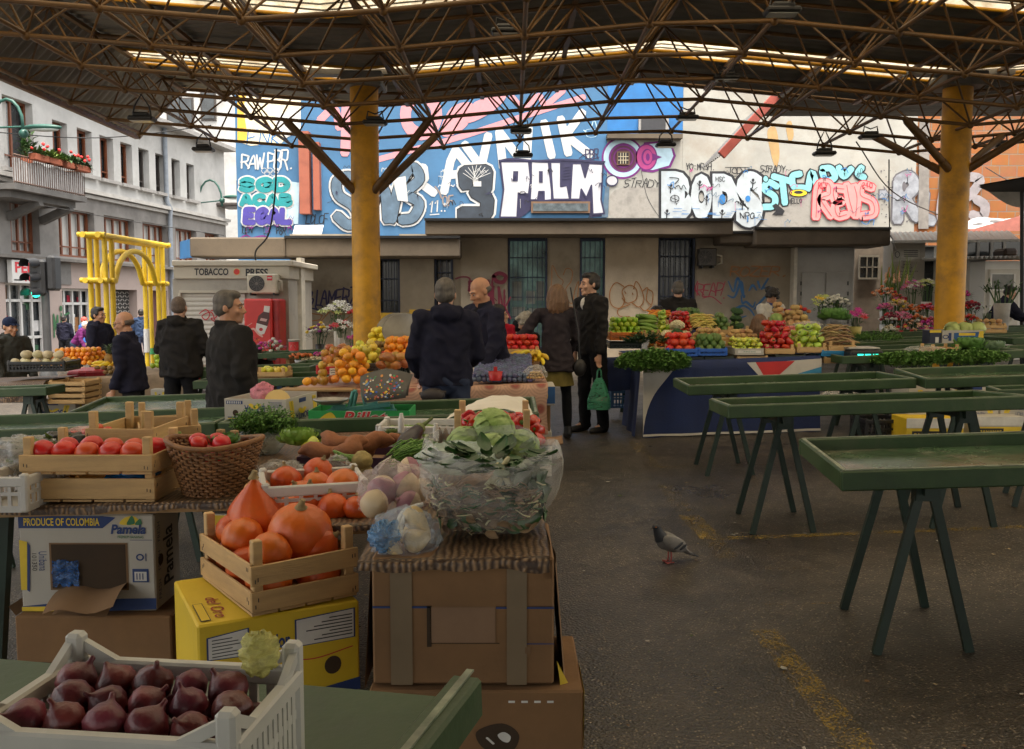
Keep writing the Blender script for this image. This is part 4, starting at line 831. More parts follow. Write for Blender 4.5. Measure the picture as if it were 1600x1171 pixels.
fm_=facemap(AMAT@V((sx0,-.285,2.12)),AE*(sx1-sx0),V((0,0,.72)),.003,.004)
d=Dec(fm_);d.text('PEKARA',.06,.45,.95,.92,0,0,.03);d.text('MARKALE',.25,.08,.95,.38,0,0,.03);d.rect(.03,.1,.2,.16,1);o=d.build('lettering',[M('sign_red',(.55,.015,.03),.5),black],sg);o.location=-O
d=Dec(facemap(AMAT@V((fa(80,520)[0],-.03,.2)),AE*1.1,V((0,0,1.0)),.003,.004));d.tagline('MIF',.1,.1,.9,.9,.07,0,jit=.06,gap=.2);d.disc(.5,1.1,.07,.1,0);o=d.build('graffiti',[M('green_spray',(.03,.13,.05),.7)],apt);o.matrix_basis=AI
back=thing('tower_block','white taller block behind the apartment building seen through the steel frame','building',(-17,52,0))
mb=MB();mb.box((-1.6,6,7),(9.4,10,14.5));mb.build('wall',render_u,back)
for px,py in((272,172),(290,176),(325,165)):
 a=Dp(px,py,52.9);mb=MB();mb.box((a.x+17,.97,a.z),(.9,.1,1.7));f=mb.build('window',darkf,back);mb=MB();mb.box((a.x+17,.9,a.z),(.7,.06,1.5));mb.build('pane',paneg,f)
fh=thing('distant_house','ochre house with red tiled roof and balconies in the gap beside the blue wall','building',(-17.5,60,0))
def w2(mb,x0,y0,x1,y1,y,th,mi=0):
 wbox(mb,x0,y0,x1,y1,y,th,mi)
def fpart(mb,n,m):o=mb.build(n,m,fh);o.location=-V((-17.5,60,0));return o
mb=MB();w2(mb,300,318,420,520,60,6);fpart(mb,'wall',M('ochre_house',(.62,.42,.2),.8,.12))
mb=MB();w2(mb,300,290,420,316,61,5);fpart(mb,'upper_wall',M('pale_house',(.7,.68,.62),.8,.1))
mb=MB();a,b,c,e=Dp(330,290,59.5),Dp(420,290,59.5),Dp(420,265,63),Dp(330,268,63);mb.sheet(lambda u,v:a.lerp(b,u).lerp(e.lerp(c,u),v)+V((0,0,.06*math.sin(u*160))),120,6);fpart(mb,'roof',M('red_tiles',(.42,.13,.06),.8,.3,6))
for q in((353,322,364,345),(353,350,364,366)):mb=MB();w2(mb,*q,59.9,.1);fpart(mb,'window',darkf)
mb=MB();w2(mb,346,345,372,348,59,1);[w2(mb,346+2*k,335,346.6+2*k,345,59,.05)for k in range(13)];w2(mb,346,334,372,335,59,.08);fpart(mb,'balcony',darkf)
mb=MB();mb.box((SEND-.2,-.5,6.2),(1.6,1.2,.18),bev=.05)
for k in range(16):mb.tube([(SEND-1+k*.12,-1.05,6.3),(SEND-1+k*.12,-1.05,7.3)],.02,5)
mb.tube([(SEND-1,-1.05,7.3),(SEND+.9,-1.05,7.3)],.03,5);mb.build('balcony',darkf,apt)
yel=M('yellow_tube_paint',(.70,.48,.02),.45,.12,3,dirt=.45,dirtcol=(.3,.19,.03),dscale=2)
gt=thing('tube_portal','yellow steel tube portal with twin arches at the market entrance','gateway',(-6.85,16,G(-6.85)));GO=V((-6.85,16,G(-6.85)))
def gpart(mb,n,m=yel,par=None):
 o=mb.build(n,m,par or gt);o.location=-GO if par is None else(0,0,0);return o
XA,XB=-6.97,-6.72;zg=G(-6.85)
for yy in(14.9,15.15,17.1,17.35):
 for xx in(XA,XB):mb=MB();mb.tube([(xx,yy,zg),(xx,yy,2.56)],.042,12);gpart(mb,'post')
for xx in(XA,XB):
 mb=MB();mb.tube([(xx,14.66,2.6),(xx,17.6,2.6)],.05,12);gpart(mb,'top_rail')
 q=[(xx,14.7,1.86),(xx,15.25,1.86)]+[(xx,16.12-.82*math.cos(PI*k/14),1.86+.55*math.sin(PI*k/14))for k in range(1,14)]+[(xx,16.99,1.86),(xx,17.55,1.86)]
 mb=MB();mb.tube(q,.047,12);gpart(mb,'arch')
for yy,zz in((14.72,2.6),(17.5,2.6),(14.76,1.86),(15.02,1.86),(17.22,1.86)):mb=MB();mb.tube([(XA-.1,yy,zz+.005),(XB+.1,yy,zz+.005)],.042,10);gpart(mb,'cross_rail')
mb=MB();[mb.tube([(x,y,z0),(x,y,z1)],.054,12,mi)for x,y,z0,z1,mi in((XA,17.1,.55,1.0,0),(XB,17.1,.6,1.05,0),(XA,17.35,.5,.62,1),(XB,17.1,.38,.5,1),(XB,17.35,.8,.95,2),(XB,17.35,.95,1.05,0))];gpart(mb,'stickers',[whitef,M('green_sticker',(.05,.3,.12),.6),black])
tl=thing('traffic_light','black traffic light showing green before the bakery','traffic light',(-10.45,20,G(-10.45)));zt0=0
p=Dp(68,470,20);zz=lambda py:Dp(68,py,20).z-G(-10.45);x_=p.x+10.45
mb=MB();mb.tube([(x_+.02,.05,0),(x_+.02,.05,zz(455))],.085,12);mb.build('pole',M('dark_grey_pole',(.05,.05,.05),.5),tl)
mb=MB();mb.lathe([(.2,0),(.2,.2),(.12,.5),(.09,.55)],(x_+.02,.05,0),14);mb.build('pole_base',M('dark_grey_pole',()),tl)
mb=MB();mb.box((x_-.08,0,zz(434)),(.34,.26,zz(406)-zz(463)),bev=.06);h=mb.build('signal_head',blackm,tl)
mb=MB();mb.box((x_+.2,.1,zz(427)),(.2,.34,.78),bev=.05);mb.build('signal_head',blackm,tl)
for k,py in enumerate((413,435,458)):
 mb=MB();z=zz(py);n=14
 vs=[]
 for j in range(n+1):
  a=PI*(-.12+1.24*j/n);vs+=[(x_-.1+.13*math.cos(a),-.13,z+.13*math.sin(a)),(x_-.16+.13*math.cos(a),-.42,z-.02+.13*math.sin(a)*.95)]
 mb.add(vs,[(2*j,2*j+2,2*j+3,2*j+1)for j in range(n)],0,True);mb.build('visor',blackm,h)
 mb=MB();mb.ell((x_-.1,-.12,z),(.105,.03,.105),18,8);mb.build('lens',M('green_lit_lens',(.02,.7,.42),.3,.3,20,emit=1.0)if k==2 else M('dark_lens',(.03,.028,.025),.2),h)
def arclamp(label,p0,tip,rise,y):
 t=thing('street_lamp',label,'street lamp',p0,0,'green arched street lamps');gm_=M('green_lamp_paint',(.02,.09,.07),.45,.15);d_=tip-p0
 q=[V((0,0,-.2)),V((0,0,.3))]+[V((d_.x*(.5-.5*math.cos(PI*k/8)),d_.y*(.5-.5*math.cos(PI*k/8)),.3+rise*math.sin(PI*k/8)))for k in range(1,8)]+[V((d_.x,d_.y,.1)),V((d_.x,d_.y,d_.z))]
 mb=MB();mb.tube(q,.045,8);mb.tube([V((0,0,.25)),V((d_.x,d_.y,.25+d_.z*.3))],.03,6);mb.tube([V((-.25,.2,.0)),V((0,0,.0))],.05,6);mb.build('arm',gm_,t)
 mb=MB();mb.ell(d_+V((0,0,-.02)),.13,12,8);mb.build('joint',gm_,t)
 dr=V((1,-.2,0));mb=MB();mb.ell(d_+dr*.62+V((0,0,.13)),(.55,.2,.09),16,8);mb.build('lamp_head',gm_,t)
 mb=MB();mb.ell(d_+dr*.66+V((0,0,.07)),(.42,.15,.06),14,6);mb.build('lens',M('lamp_bowl',(.45,.5,.48),.2),t)
arclamp('green arched lamp with a flat head beside the balcony',Dp(-12,214,26),Dp(37,208,26),.75,26)
arclamp('green arched lamp fixed to the far end of the apartment front',Dp(311,326,42),Dp(347,313,42),1.0,42)
tk=thing('tobacco_kiosk','beige tobacco and press kiosk with a closed roller shutter','kiosk',(-5.2,16.5,G(-5.2)));TO=V((-5.2,16.5,G(-5.2)))
def tpart(mb,n,m,par=None):
 o=mb.build(n,m,par or tk);o.location=-TO if par is None else(0,0,0);return o
beige=M('beige_metal',(.48,.44,.36),.5,.08,2,dirt=.4,dirtcol=(.2,.16,.11),dscale=1.2)
mb=MB();wbox(mb,272,436,452,600,16.5,1.9);tpart(mb,'wall',M('grey_beige_metal',(.36,.335,.29),.5,.08,2,dirt=.3))
mb=MB();wbox(mb,271,416,452,436,16.44,2.0,bev=.01);tpart(mb,'sign_band',beige)
mb=MB();wbox(mb,268,407,458,416,16.38,2.1,bev=.015);tpart(mb,'roof_edge',beige)
mb=MB();wbox(mb,465,403,472,600,17.2,.3);tpart(mb,'corner_post',M('pale_post',()))
mb=MB();wbox(mb,452,420,464,600,17.6,.5);tpart(mb,'side_panel',M('grey_dark_panel',(.16,.15,.13),.6))
sh=Dec(lambda u,v,l:Dp(u,v,16.47-.004*l));mb=MB();n=60;a0,b0,a1,b1=Dp(284,458,16.47),Dp(383,458,16.47),Dp(284,596,16.47),Dp(383,596,16.47)
mb.sheet(lambda u,v:a0.lerp(b0,u).lerp(a1.lerp(b1,u),v)+V((0,-.018*abs(math.sin(v*PI*19)),0)),1,240);tpart(mb,'roller_shutter',M('shutter_white',(.52,.5,.45),.5,.06,dirt=.25))
mb=MB();wbox(mb,280,454,386,458,16.4,.1);wbox(mb,280,458,284,600,16.4,.1);tpart(mb,'shutter_frame',beige)
d=Dec(wallmap((0,16.44,0),(0,-1,0),.004));d.text('TOBACCO',304,430.5,357,419.5,0,1,.03);d.text('PRESS',384,432,419,420,0,1,.03);d.disc(370,425,5.6,5.6,2,1);d.disc(370,425,4.6,4.6,1,2)
tpart(d,'lettering',[M('black_lettering',(.015,.015,.02),.5),M('red_disc',(.55,.03,.02),.5),M('gold_ring',(.6,.45,.2),.5)])
d=Dec(wallmap((0,16.44,0),(0,-1,0),.01));[d.stroke(s,1.6,0)for s in([(312,490),(322,484),(328,492),(322,500),(316,494),(330,488),(336,500)],[(330,486),(340,484),(338,496),(330,498),(340,506)])];tpart(d,'graffiti',[M('red_line_spray',(.45,.02,.03),.6)])
acunit(386,428,432,459,16.5,(.52,.48,.38),'beige air conditioner unit with a dark fan on the kiosk')
rm=thing('vending_cooler','red drinks cooler with a bottle picture beside the kiosk','cooler',Dp(410,600,16.2));O=Dp(410,600,16.2)
mb=MB();wbox(mb,382,467,425,600,15.9,.6,bev=.03);rc=M('cooler_red',(.55,.025,.02),.35,.12,2);mb.build('cabinet',rc,rm,origin=O).location=(0,0,0)
mb=MB();wbox(mb,425.5,467,437,600,16.0,.5,bev=.03);mb.build('side_panel',M('cooler_dark_red',(.35,.02,.02),.45),rm,origin=O).location=(0,0,0)
d=Dec(wallmap((0,15.9,0),(0,-1,0),.005))
d.shape([(413,478),(422,479),(421,489),(412,487)],0,1);d.shape([(412,487),(421,489),(421,498),(418,510),(401,505),(404,494)],1,1);d.shape([(401,505),(418,510),(413,522),(406,524),(399,518)],0,1);d.disc(408,515,3,2.6,2,2);d.shape([(408,497),(418,499),(416,503),(406,501)],3,2);d.stroke([(386,520),(396,514),(404,522),(410,526)],3,4,1);d.stroke([(386,510),(394,505)],.8,4,1)
d.build('bottle_picture',[M('bottle_white',(.62,.58,.55),.5,.1),M('bottle_dark',(.06,.012,.01),.3),M('bottle_red',(.4,.02,.03),.4),M('bottle_glint',(.5,.3,.28),.4),M('drip_pink',(.62,.35,.3),.5)],rm,origin=O).location=(0,0,0)
greenp=M('green_table_paint',(.028,.062,.016),.5,.3,4,.15,30,dirt=.55,dirtcol=(.07,.065,.04),dscale=4)
def worn():
 m=M('worn_tray_floor',(.045,.085,.04),.26,.3,3,.15,40,dirt=.95,dirtcol=(.34,.26,.21),dscale=2.2);return m
trayf=worn();legm=M('dark_green_steel',(.012,.028,.018),.45,.3,6);edgem=M('chipped_edge',(.20,.22,.15),.5,.6,9,dirt=.9,dirtcol=(.03,.08,.03),dscale=6)
def table(A,B,C,label,group='green trestle tables',trest=(.2,.82),back=True,rimh=.08,rw=.032,fl=None):
 """tray table: A near-left, B far-left, C near-right rim corners (world)"""
 A,B,C=V(A),V(B),V(C);E=B+C-A;ex,ey=(C-A).normalized(),(B-A).normalized();up=ex.cross(ey)
 base=(A+E)/2;base.z=G(base.x);t=thing('trestle_table',label,'table',base,0,group);o=base
 mb=MB();q=[A-o,C-o,E-o,B-o];dn=up*-rimh
 tp=mb.add([p+dn*.72 for p in q]+[p+dn*.95 for p in q],[(0,1,2,3),(7,6,5,4)],1)
 for i in range(4):
  if i==2 and not back:continue
  a,b=q[i],q[(i+1)%4];dd=(b-a).normalized()*(.018 if i%2 else-.018)
  mb.bar(a+dn*.5+dd,b+dn*.5-dd,rw,rimh,up,0,.006)
  mb.bar(a+up*.002,b+up*.002,.014,.004,up,2)
 mb.build('tabletop',[greenp,fl or trayf,edgem],t)
 L=(C-A).length;Wd=(B-A).length
 for f in trest:
  c=A+ex*L*f-o;mb=MB();a=c+ey*Wd*.12+dn*1.3;b=c+ey*Wd*.88+dn*1.3;mb.bar(a,b,.05,.06,up)
  tr=mb.build('trestle',legm,t)
  for h in(.2,.8):
   p=c+ey*Wd*h+dn*1.25
   for sx in(-1,1):
    ft=p+ex*(.19*sx)+ey*((h-.5)*.1);ft.z=G(ft.x+o.x)-o.z;mb=MB();mb.bar(p+ex*.02*sx,ft,.035,.03,ey);mb.build('leg',legm,tr)
   mb=MB();mb.box(p+V((0,0,-.02)),(.1,.05,.09));mb.build('gusset',legm,tr)
 return t
def tabl(nl,dn,fl,df,length,label,**k):
 A,B=Dp(*nl,dn),Dp(*fl,df);table(A,B,A+V((length,-.02*length,SL*length)),label,**k)
def tabx(x0,y0,h,length,wd,label,rise=0,**k):
 A=V((x0,y0,G(x0)+h));table(A,A+V((0,wd,rise)),A+V((length,0,SL*length)),label,**k)
tabl((1320,736),3.47,(1255,686),4.27,1.85,'nearest green tray table on the right with worn patches in its tray')
tabl((1141,634),5.4,(1112,623.5),6.2,1.8,'second green tray table from the front seen with its tall front rim')
tabl((1078,603),7.25,(1055,591.5),8.05,1.8,'third green tray table before the blue and white stall cloth')
tabl((1449,592),7.1,(1400,576.5),7.95,1.8,'green tray table joined to the right end of the third one')
tabl((1564,610),5.9,(1545,604),6.5,1.6,'green tray table whose corner just shows beyond the second one at the right edge')
for i,(x0,y0,h,ln,wd,lb)in enumerate([(3.45,9.3,.82,1.85,.8,'green table carrying the digital scale and hanging herbs'),(5.35,9.3,.82,1.9,.8,'green table right of the hanging herbs with bare front rim'),(4.15,10.9,.82,1.8,.7,'green table with a loose bunch of herbs behind the digital scale'),(6.05,10.8,.86,1.8,.7,'green table carrying the cabbage carton'),(7.95,10.8,.8,1.8,.7,'green table at the right edge in the cabbage row'),(4.4,12.3,.8,1.8,.7,'green table before the flower stand left of the right column'),(6.3,12.5,.8,1.8,.7,'green table standing at the foot of the right column'),(8.2,12.5,.78,1.8,.7,'green table under the crate of potatoes by the white door'),(5.3,14.6,.8,1.8,.7,'rear green table directly under the bouquets'),(7.4,14.8,.8,1.9,.7,'rear green table right of the right column')]):tabx(x0,y0,h,ln,wd,lb)
tabl((105,646),6.85,(165,621),7.75,1.85,'green tray table behind the wooden crates with an empty shiny tray',rimh=.05)
LA=Dp(482,661,5.2);LA.x=-1.70;LA.z=.80
table(LA,LA+V((0,.85,.0)),LA+V((1.84,0,.06)),'green table under the banana box and the old scale')
table(LA-V((1.9,0,.065)),LA+V((-1.9,.8,-.065)),LA-V((.05,0,0)),'green table behind the wooden crates at the left edge')
tabx(-5.7,8.75,.83,1.12,.35,'small green table end under the brown cloth at the left edge');tabx(-3.75,9.9,.87,1.5,.6,'green table partly hidden behind the man in black with grey hair')
tabx(-3.2,9.0,.82,1.35,.75,'green table carrying the small crate of pears');tabx(-2.7,11.0,.84,1.6,.7,'green table before the yellow column at left');tabx(-4.3,13.2,.88,1.5,.7,'green table by the red cooler with a small bucket');tabx(-2.7,13.0,.8,1.3,.7,'green table with flowers left of the yellow column')
B_=Dp(735,1049,1.6);A_=B_+V((-.24,-.78,-.02));lv=V((-1.16,.3,-.035));table(A_+lv,B_+lv,A_,'nearest green table corner at the bottom edge holding the crate of onions',back=False,rimh=.075,rw=.058,fl=greenp)
kraft=M('brown_cardboard',(.215,.115,.048),.85,.2,3,.7,6,dirt=.3,dirtcol=(.14,.08,.035),dscale=2.5);kraftd=M('inner_cardboard',(.20,.115,.055),.85,.15,4)
wcard=M('white_cardboard',(.45,.42,.36),.75,.1,3,.5,6,dirt=.35,dirtcol=(.3,.25,.17),dscale=3);ycard=M('yellow_cardboard',(.68,.47,.02),.6,.1,3,.2,25,dirt=.3,dirtcol=(.42,.25,.02),dscale=3)
navyp=M('navy_print',(.015,.04,.15),.6);yprint=M('yellow_print',(.70,.5,.03),.6);blk=M('black_print',(.02,.02,.02),.7);redp=M('red_print',(.55,.03,.03),.6);grp=M('green_print',(.03,.16,.06),.6);wprint=M('white_print',(.65,.63,.58),.7)
holem=M('hole_dark',(.05,.03,.015),.9)
wood=M('crate_wood',(.52,.33,.14),.7,.2,3,.25,30,stretch=(1,1,8),dirt=.3,dirtcol=(.25,.15,.06),dscale=3);woodd=M('old_crate_wood',(.34,.21,.09),.75,.25,3,.25,30,dirt=.4)
def spot(xl,xr,yb,y,rz=0):
 a,b=Dp(xl,yb,y),Dp(xr,yb,y);return TR((a+b)/2,rz),(b-a).length
def crate(m,w,d,h,label,group='wooden crates of produce',slats=2,post=.05,mat=None,cat='crate',col=None):
 t=thing('wooden_crate',label,cat,group=group,mat=m);mt=mat or wood;th=.009;rr=R
 sh=h/slats*.74
 def panel(a,b,n):
  mb=MB()
  for k in range(slats):
   z=h*(k+.5)/slats;mb.bar(V((a[0],a[1],z+rr.uniform(-.004,.004))),V((b[0],b[1],z+rr.uniform(-.004,.004))),th,sh,(0,0,1),0,.002)
   for f in(.035,.06,.94,.965):
    c_=V((a[0],a[1],z)).lerp(V((b[0],b[1],z)),f);mb.box(c_+V((0,0,R.uniform(-.3,.3)*sh)),(.0025,th+.002,.012)if n==0 else(th+.002,.0025,.012),None,1)
  mb.build('side_panel',[mt,blackm],t)
 panel((-w/2,0),(w/2,0),0);panel((-w/2,d),(w/2,d),0);panel((-w/2+.005,.006),(-w/2+.005,d-.006),1);panel((w/2-.005,.006),(w/2-.005,d-.006),1)
 for sx in(-1,1):
  for y in(.022,d-.022):mb=MB();mb.box((sx*(w/2-.026),y,(h+post)/2),(.03,.03,h+post),None,0,.003);mb.build('corner_post',mt,t)
 mb=MB();[mb.box((-w/2+w*(k+.5)/4,d/2,.005),(w/4.4,d-.01,.008))for k in range(4)];mb.build('base',mt,t)
 return t
def pcrate(m,w,d,h,label,col,group='plastic crates',name=None,ribs=None,rim=.018,up=0):
 t=thing('plastic_crate',label,'crate',group=group,mat=m);mt=M(name or 'plastic_'+str(col),col,.4,.12,5)
 mb=MB();q=[(-w/2,0),(w/2,0),(w/2,d),(-w/2,d)]
 for i in range(4):
  a,b=V((*q[i],0)),V((*q[(i+1)%4],0));L=(b-a).length;n=ribs or max(4,int(L/.035))
  for z,hh in((.012,.024),(h*.52,h*.1)):mb.bar(a+V((0,0,z)),b+V((0,0,z)),.007,hh,(0,0,1))
  for k in range(n):p=a.lerp(b,(k+.5)/n);mb.bar(p,p+V((0,0,h-.01)),.013 if i%2==0 else.008,.008 if i%2==0 else.013,(0,1,0))
 mb.box((0,d/2,.006),(w-.012,d-.012,.006));mb.build('basket',mt,t)
 mb=MB()
 for i in range(4):mb.bar(V((*q[i],h-rim)),V((*q[(i+1)%4],h-rim)),.021,rim*2,(0,0,1),0,.004)
 for p in q:mb.box((p[0]*.97,d/2+(p[1]-d/2)*.97,(h+up)/2+.006),(.028,.028,h+up+.012),None,0,.006)
 for x,y in q if up else():
  s=-1 if x>0 else 1;s2=1 if y==0 else-1;mb.bar((x,y,h+up),(x+s*.075,y,h-.01),.012,.016);mb.bar((x,y,h+up),(x,y+s2*.07,h-.01),.012,.016)
 mb.build('rim',mt,t);return t
def carton(m,w,d,h,label,mt=None,group='cardboard fruit boxes',prints=None,opened=False,sideprints=None,cat='box',inner=None,flaps=0):
 t=thing('cardboard_box',label,cat,group=group,mat=m);mt=mt or kraft;mb=MB()
 if opened:
  for c,s in(((0,.004,h/2),(w,.008,h)),((0,d-.004,h/2),(w,.008,h)),((-w/2+.004,d/2,h/2),(.008,d-.016,h)),((w/2-.004,d/2,h/2),(.008,d-.016,h)),((0,d/2,.004),(w-.016,d-.016,.008))):mb.box(c,s,None,0)
  mb.box((0,d/2,h*.5),(w-.02,d-.02,.004),None,1)if inner is None else None
 else:
  mb.box((0,d/2,h/2),(w,d,h),None,0,.006)
 mb.build('body',[mt,kraftd],t)
 for s in(-1,1)if flaps else():
  mb=MB();a=V((s*w/2,.01,h));mb.add([a,a+V((0,d-.02,0)),a+V((s*flaps,d-.05,flaps*.5)),a+V((s*flaps,.04,flaps*.4))],[(0,1,2,3)])
  mb.build('flap',kraftd,t)
 mats=[navyp,yprint,blk,redp,grp,wprint,holem,kraftd,M('tape_brown',(.20,.145,.085),.35,.1),M('carton_blue',(.02,.09,.25),.6)]
 if prints:dd=Dec(facemap((-w/2,0,0),(w,0,0),(0,0,h)));prints(dd);dd.build('printed_front',mats,t)
 if sideprints:dd=Dec(facemap((w/2,0,0),(0,d,0),(0,0,h)));sideprints(dd);dd.build('printed_side',mats,t)
 return t
def banana(d,x,y,s,flip=1):
 for k in range(3):d.stroke([(x+k*.03*flip,y-s),(x+(.05+k*.03)*flip,y-s*.2),(x+k*.035*flip,y+s)],.05,1,1)
 d.stroke([(x+.03*flip,y-s*.9),(x+.075*flip,y),(x+.03*flip,y+s)],.008,4,5)
def bonita(d):
 banana(d,.1,.5,.32);banana(d,.86,.5,.32,-1);d.text('BONITA',.28,.25,.74,.62,0,1,.03,rot180=True);d.stroke([(.4,.64),(.51,.52),(.62,.64)],.09,1,3);d.disc(.24,.5,.03,.06,6,2);d.disc(.78,.5,.03,.06,6,2);d.rect(.36,.84,.64,.94,0,1);d.text('PREMIUM FRUIT',.3,.1,.72,.2,0,1,rot180=True)
def bonita2(d):
 banana(d,.25,.55,.3);banana(d,.75,.55,.3,-1);d.text('BONITA',.3,.3,.7,.55,0,2,.03,rot180=True);d.disc(.5,.7,.06,.06,6,2)
def bonfront(d):
 d.text('BONITA',.33,.56,.66,.82,0,1,.03,rot180=True);d.stroke([(.43,.84),(.5,.73),(.57,.84)],.07,1,3);d.rect(.05,.22,.95,.46,0,0);d.rect(.05,.4,.95,.425,1,1);d.rect(.05,.25,.95,.275,1,1);d.rect(.03,.84,.3,.94,0,0);[d.rect(.045+.03*k,.855,.06+.03*k,.925,5,1)for k in range(8)];d.disc(.18,.58,.045,.09,6,1);d.disc(.8,.58,.045,.09,6,1);[d.rect(.74,.9-.035*k,.94,.912-.035*k,0,1)for k in range(5)];d.shape([(.1,.0),(.14,.14),(.2,.0)],1,1)
def lob(r,a,b,n=9):return[(r*a(k/n),r*b(k/n))for k in range(n+1)]
def mesh_of(mb,name,mats):
 o=mb.build(name,mats);me=o.data;bpy.data.objects.remove(o);return me
def apple(r,mt,n=14):
 pr=[(0,-.78),(.3,-.86),(.62,-.7),(.88,-.3),(1,.15),(.92,.55),(.65,.84),(.34,.88),(.12,.72),(0,.62)]
 return[mesh_of(MB().lathe([(a*r,b*r)for a,b in pr],n=n,wob=.06,seed=s).tube([(0,0,r*.62),(r*.1,0,r*1.05)],r*.05,5,1),'fruit',[mt,M('stalk',(.12,.07,.02),.8)])for s in range(3)]
def ball(r,mt,sq=(1,1,.95),wob=.05,n=14,m=9,wf=1.5,k=3):return[mesh_of(MB().ell((0,0,0),(r*sq[0],r*sq[1],r*sq[2]),n,m,wob=wob,seed=s,wf=wf),'fruit',[mt])for s in range(k)]
def pepper(r,mt,ln=2.2,n=14):
 out=[]
 for s in range(3):
  mb=MB();mb.lathe([(0,ln*-.5*r),(.35*r,-.47*ln*r),(.62*r,-.3*ln*r),(.85*r,0),(r,.28*ln*r),(.85*r,.44*ln*r),(.4*r,.46*ln*r),(.12*r,.42*ln*r)],n=16,wob=.2,seed=s,lobes=3,ldepth=.16)
  mb.tube([(0,0,.42*ln*r),(.1*r,0,.56*ln*r),(.3*r,0,.7*ln*r)],[.14*r,.09*r,.1*r],6,1);mb.lathe([(.3*r,.455*ln*r),(.1*r,.49*ln*r),(0,.49*ln*r)],n=8,mi=1);out.append(mesh_of(mb,'pepper',[mt,M('pepper_stalk',(.08,.16,.02),.6)]))
 return out
def rod(r,ln,mt,bend=.15,n=8,taper=.4,k=3,tip=None):
 out=[]
 for s in range(k):
  q=[V(((i/6-.5)*ln,0,bend*ln*(1-(2*i/6-1)**2)*(1+.3*s)))for i in range(7)];rr=[r*taper,r*.85,r,r*1.03,r,r*.85,r*taper]
  mb=MB();mb.tube(q,rr,n)
  if tip:mb.tube([q[-1],q[-1]+(q[-1]-q[-2])*.5],[r*.35,r*.3],6,1)
  out.append(mesh_of(mb,'rod',[mt,tip or mt]))
 return out
def lumpy(r,mt,k=2,bump=60,sq=.75):
 out=[]
 for s in range(k):
  mb=MB();rr=random.Random(s);mb.ell((0,0,0),(r*.85,r*.85,r*.85*sq),10,6)
  for i in range(bump):
   z=1-1.3*(i+.5)/bump;a=i*2.4;q=math.sqrt(max(0,1-z*z));mb.ell((r*.8*q*math.cos(a),r*.8*q*math.sin(a),r*.8*z*sq),r*rr.uniform(.16,.25),6,4,wob=.3,seed=i,wf=3)
  mb.tube([(0,0,-r*.5),(0,0,-r*1.1)],[r*.4,r*.3],8,1);out.append(mesh_of(mb,'head',[mt,M('stem_green',(.2,.3,.08),.6)]))
 return out
def cabbage(r,mt,seed=1,nl=11):
 mb=MB();mb.ell((0,0,0),(r*.93,r*.93,r*.9),26,18,wob=.05,seed=seed,wf=2.5);rr=random.Random(seed)
 for k in range(nl):
  ax=Matrix.Rotation(rr.uniform(0,6.28),3,'Z')@Matrix.Rotation(rr.uniform(.5,1.9),3,'X');spn=rr.uniform(.75,1.05);rad_=r*(1.0+.012*k)
  def fn(u,v,ax=ax,spn=spn,rad_=rad_,k=k):
   a,b=(u-.5)*2*spn,(v-.5)*2*spn;l=math.hypot(a,b);edge=max(0,l-spn*.75)
   p=V((math.sin(a),math.sin(b)*math.cos(a),math.cos(a)*math.cos(b)));vein=.012*math.cos(a*16+b*5)*min(1,l)-.03*math.exp(-(a*12)**2)
   return ax@(p*rad_*(1+vein+edge*.12+.03*noise.noise(p*4+V((k,0,seed)))))
  mb.sheet(fn,14,14)
 return mb
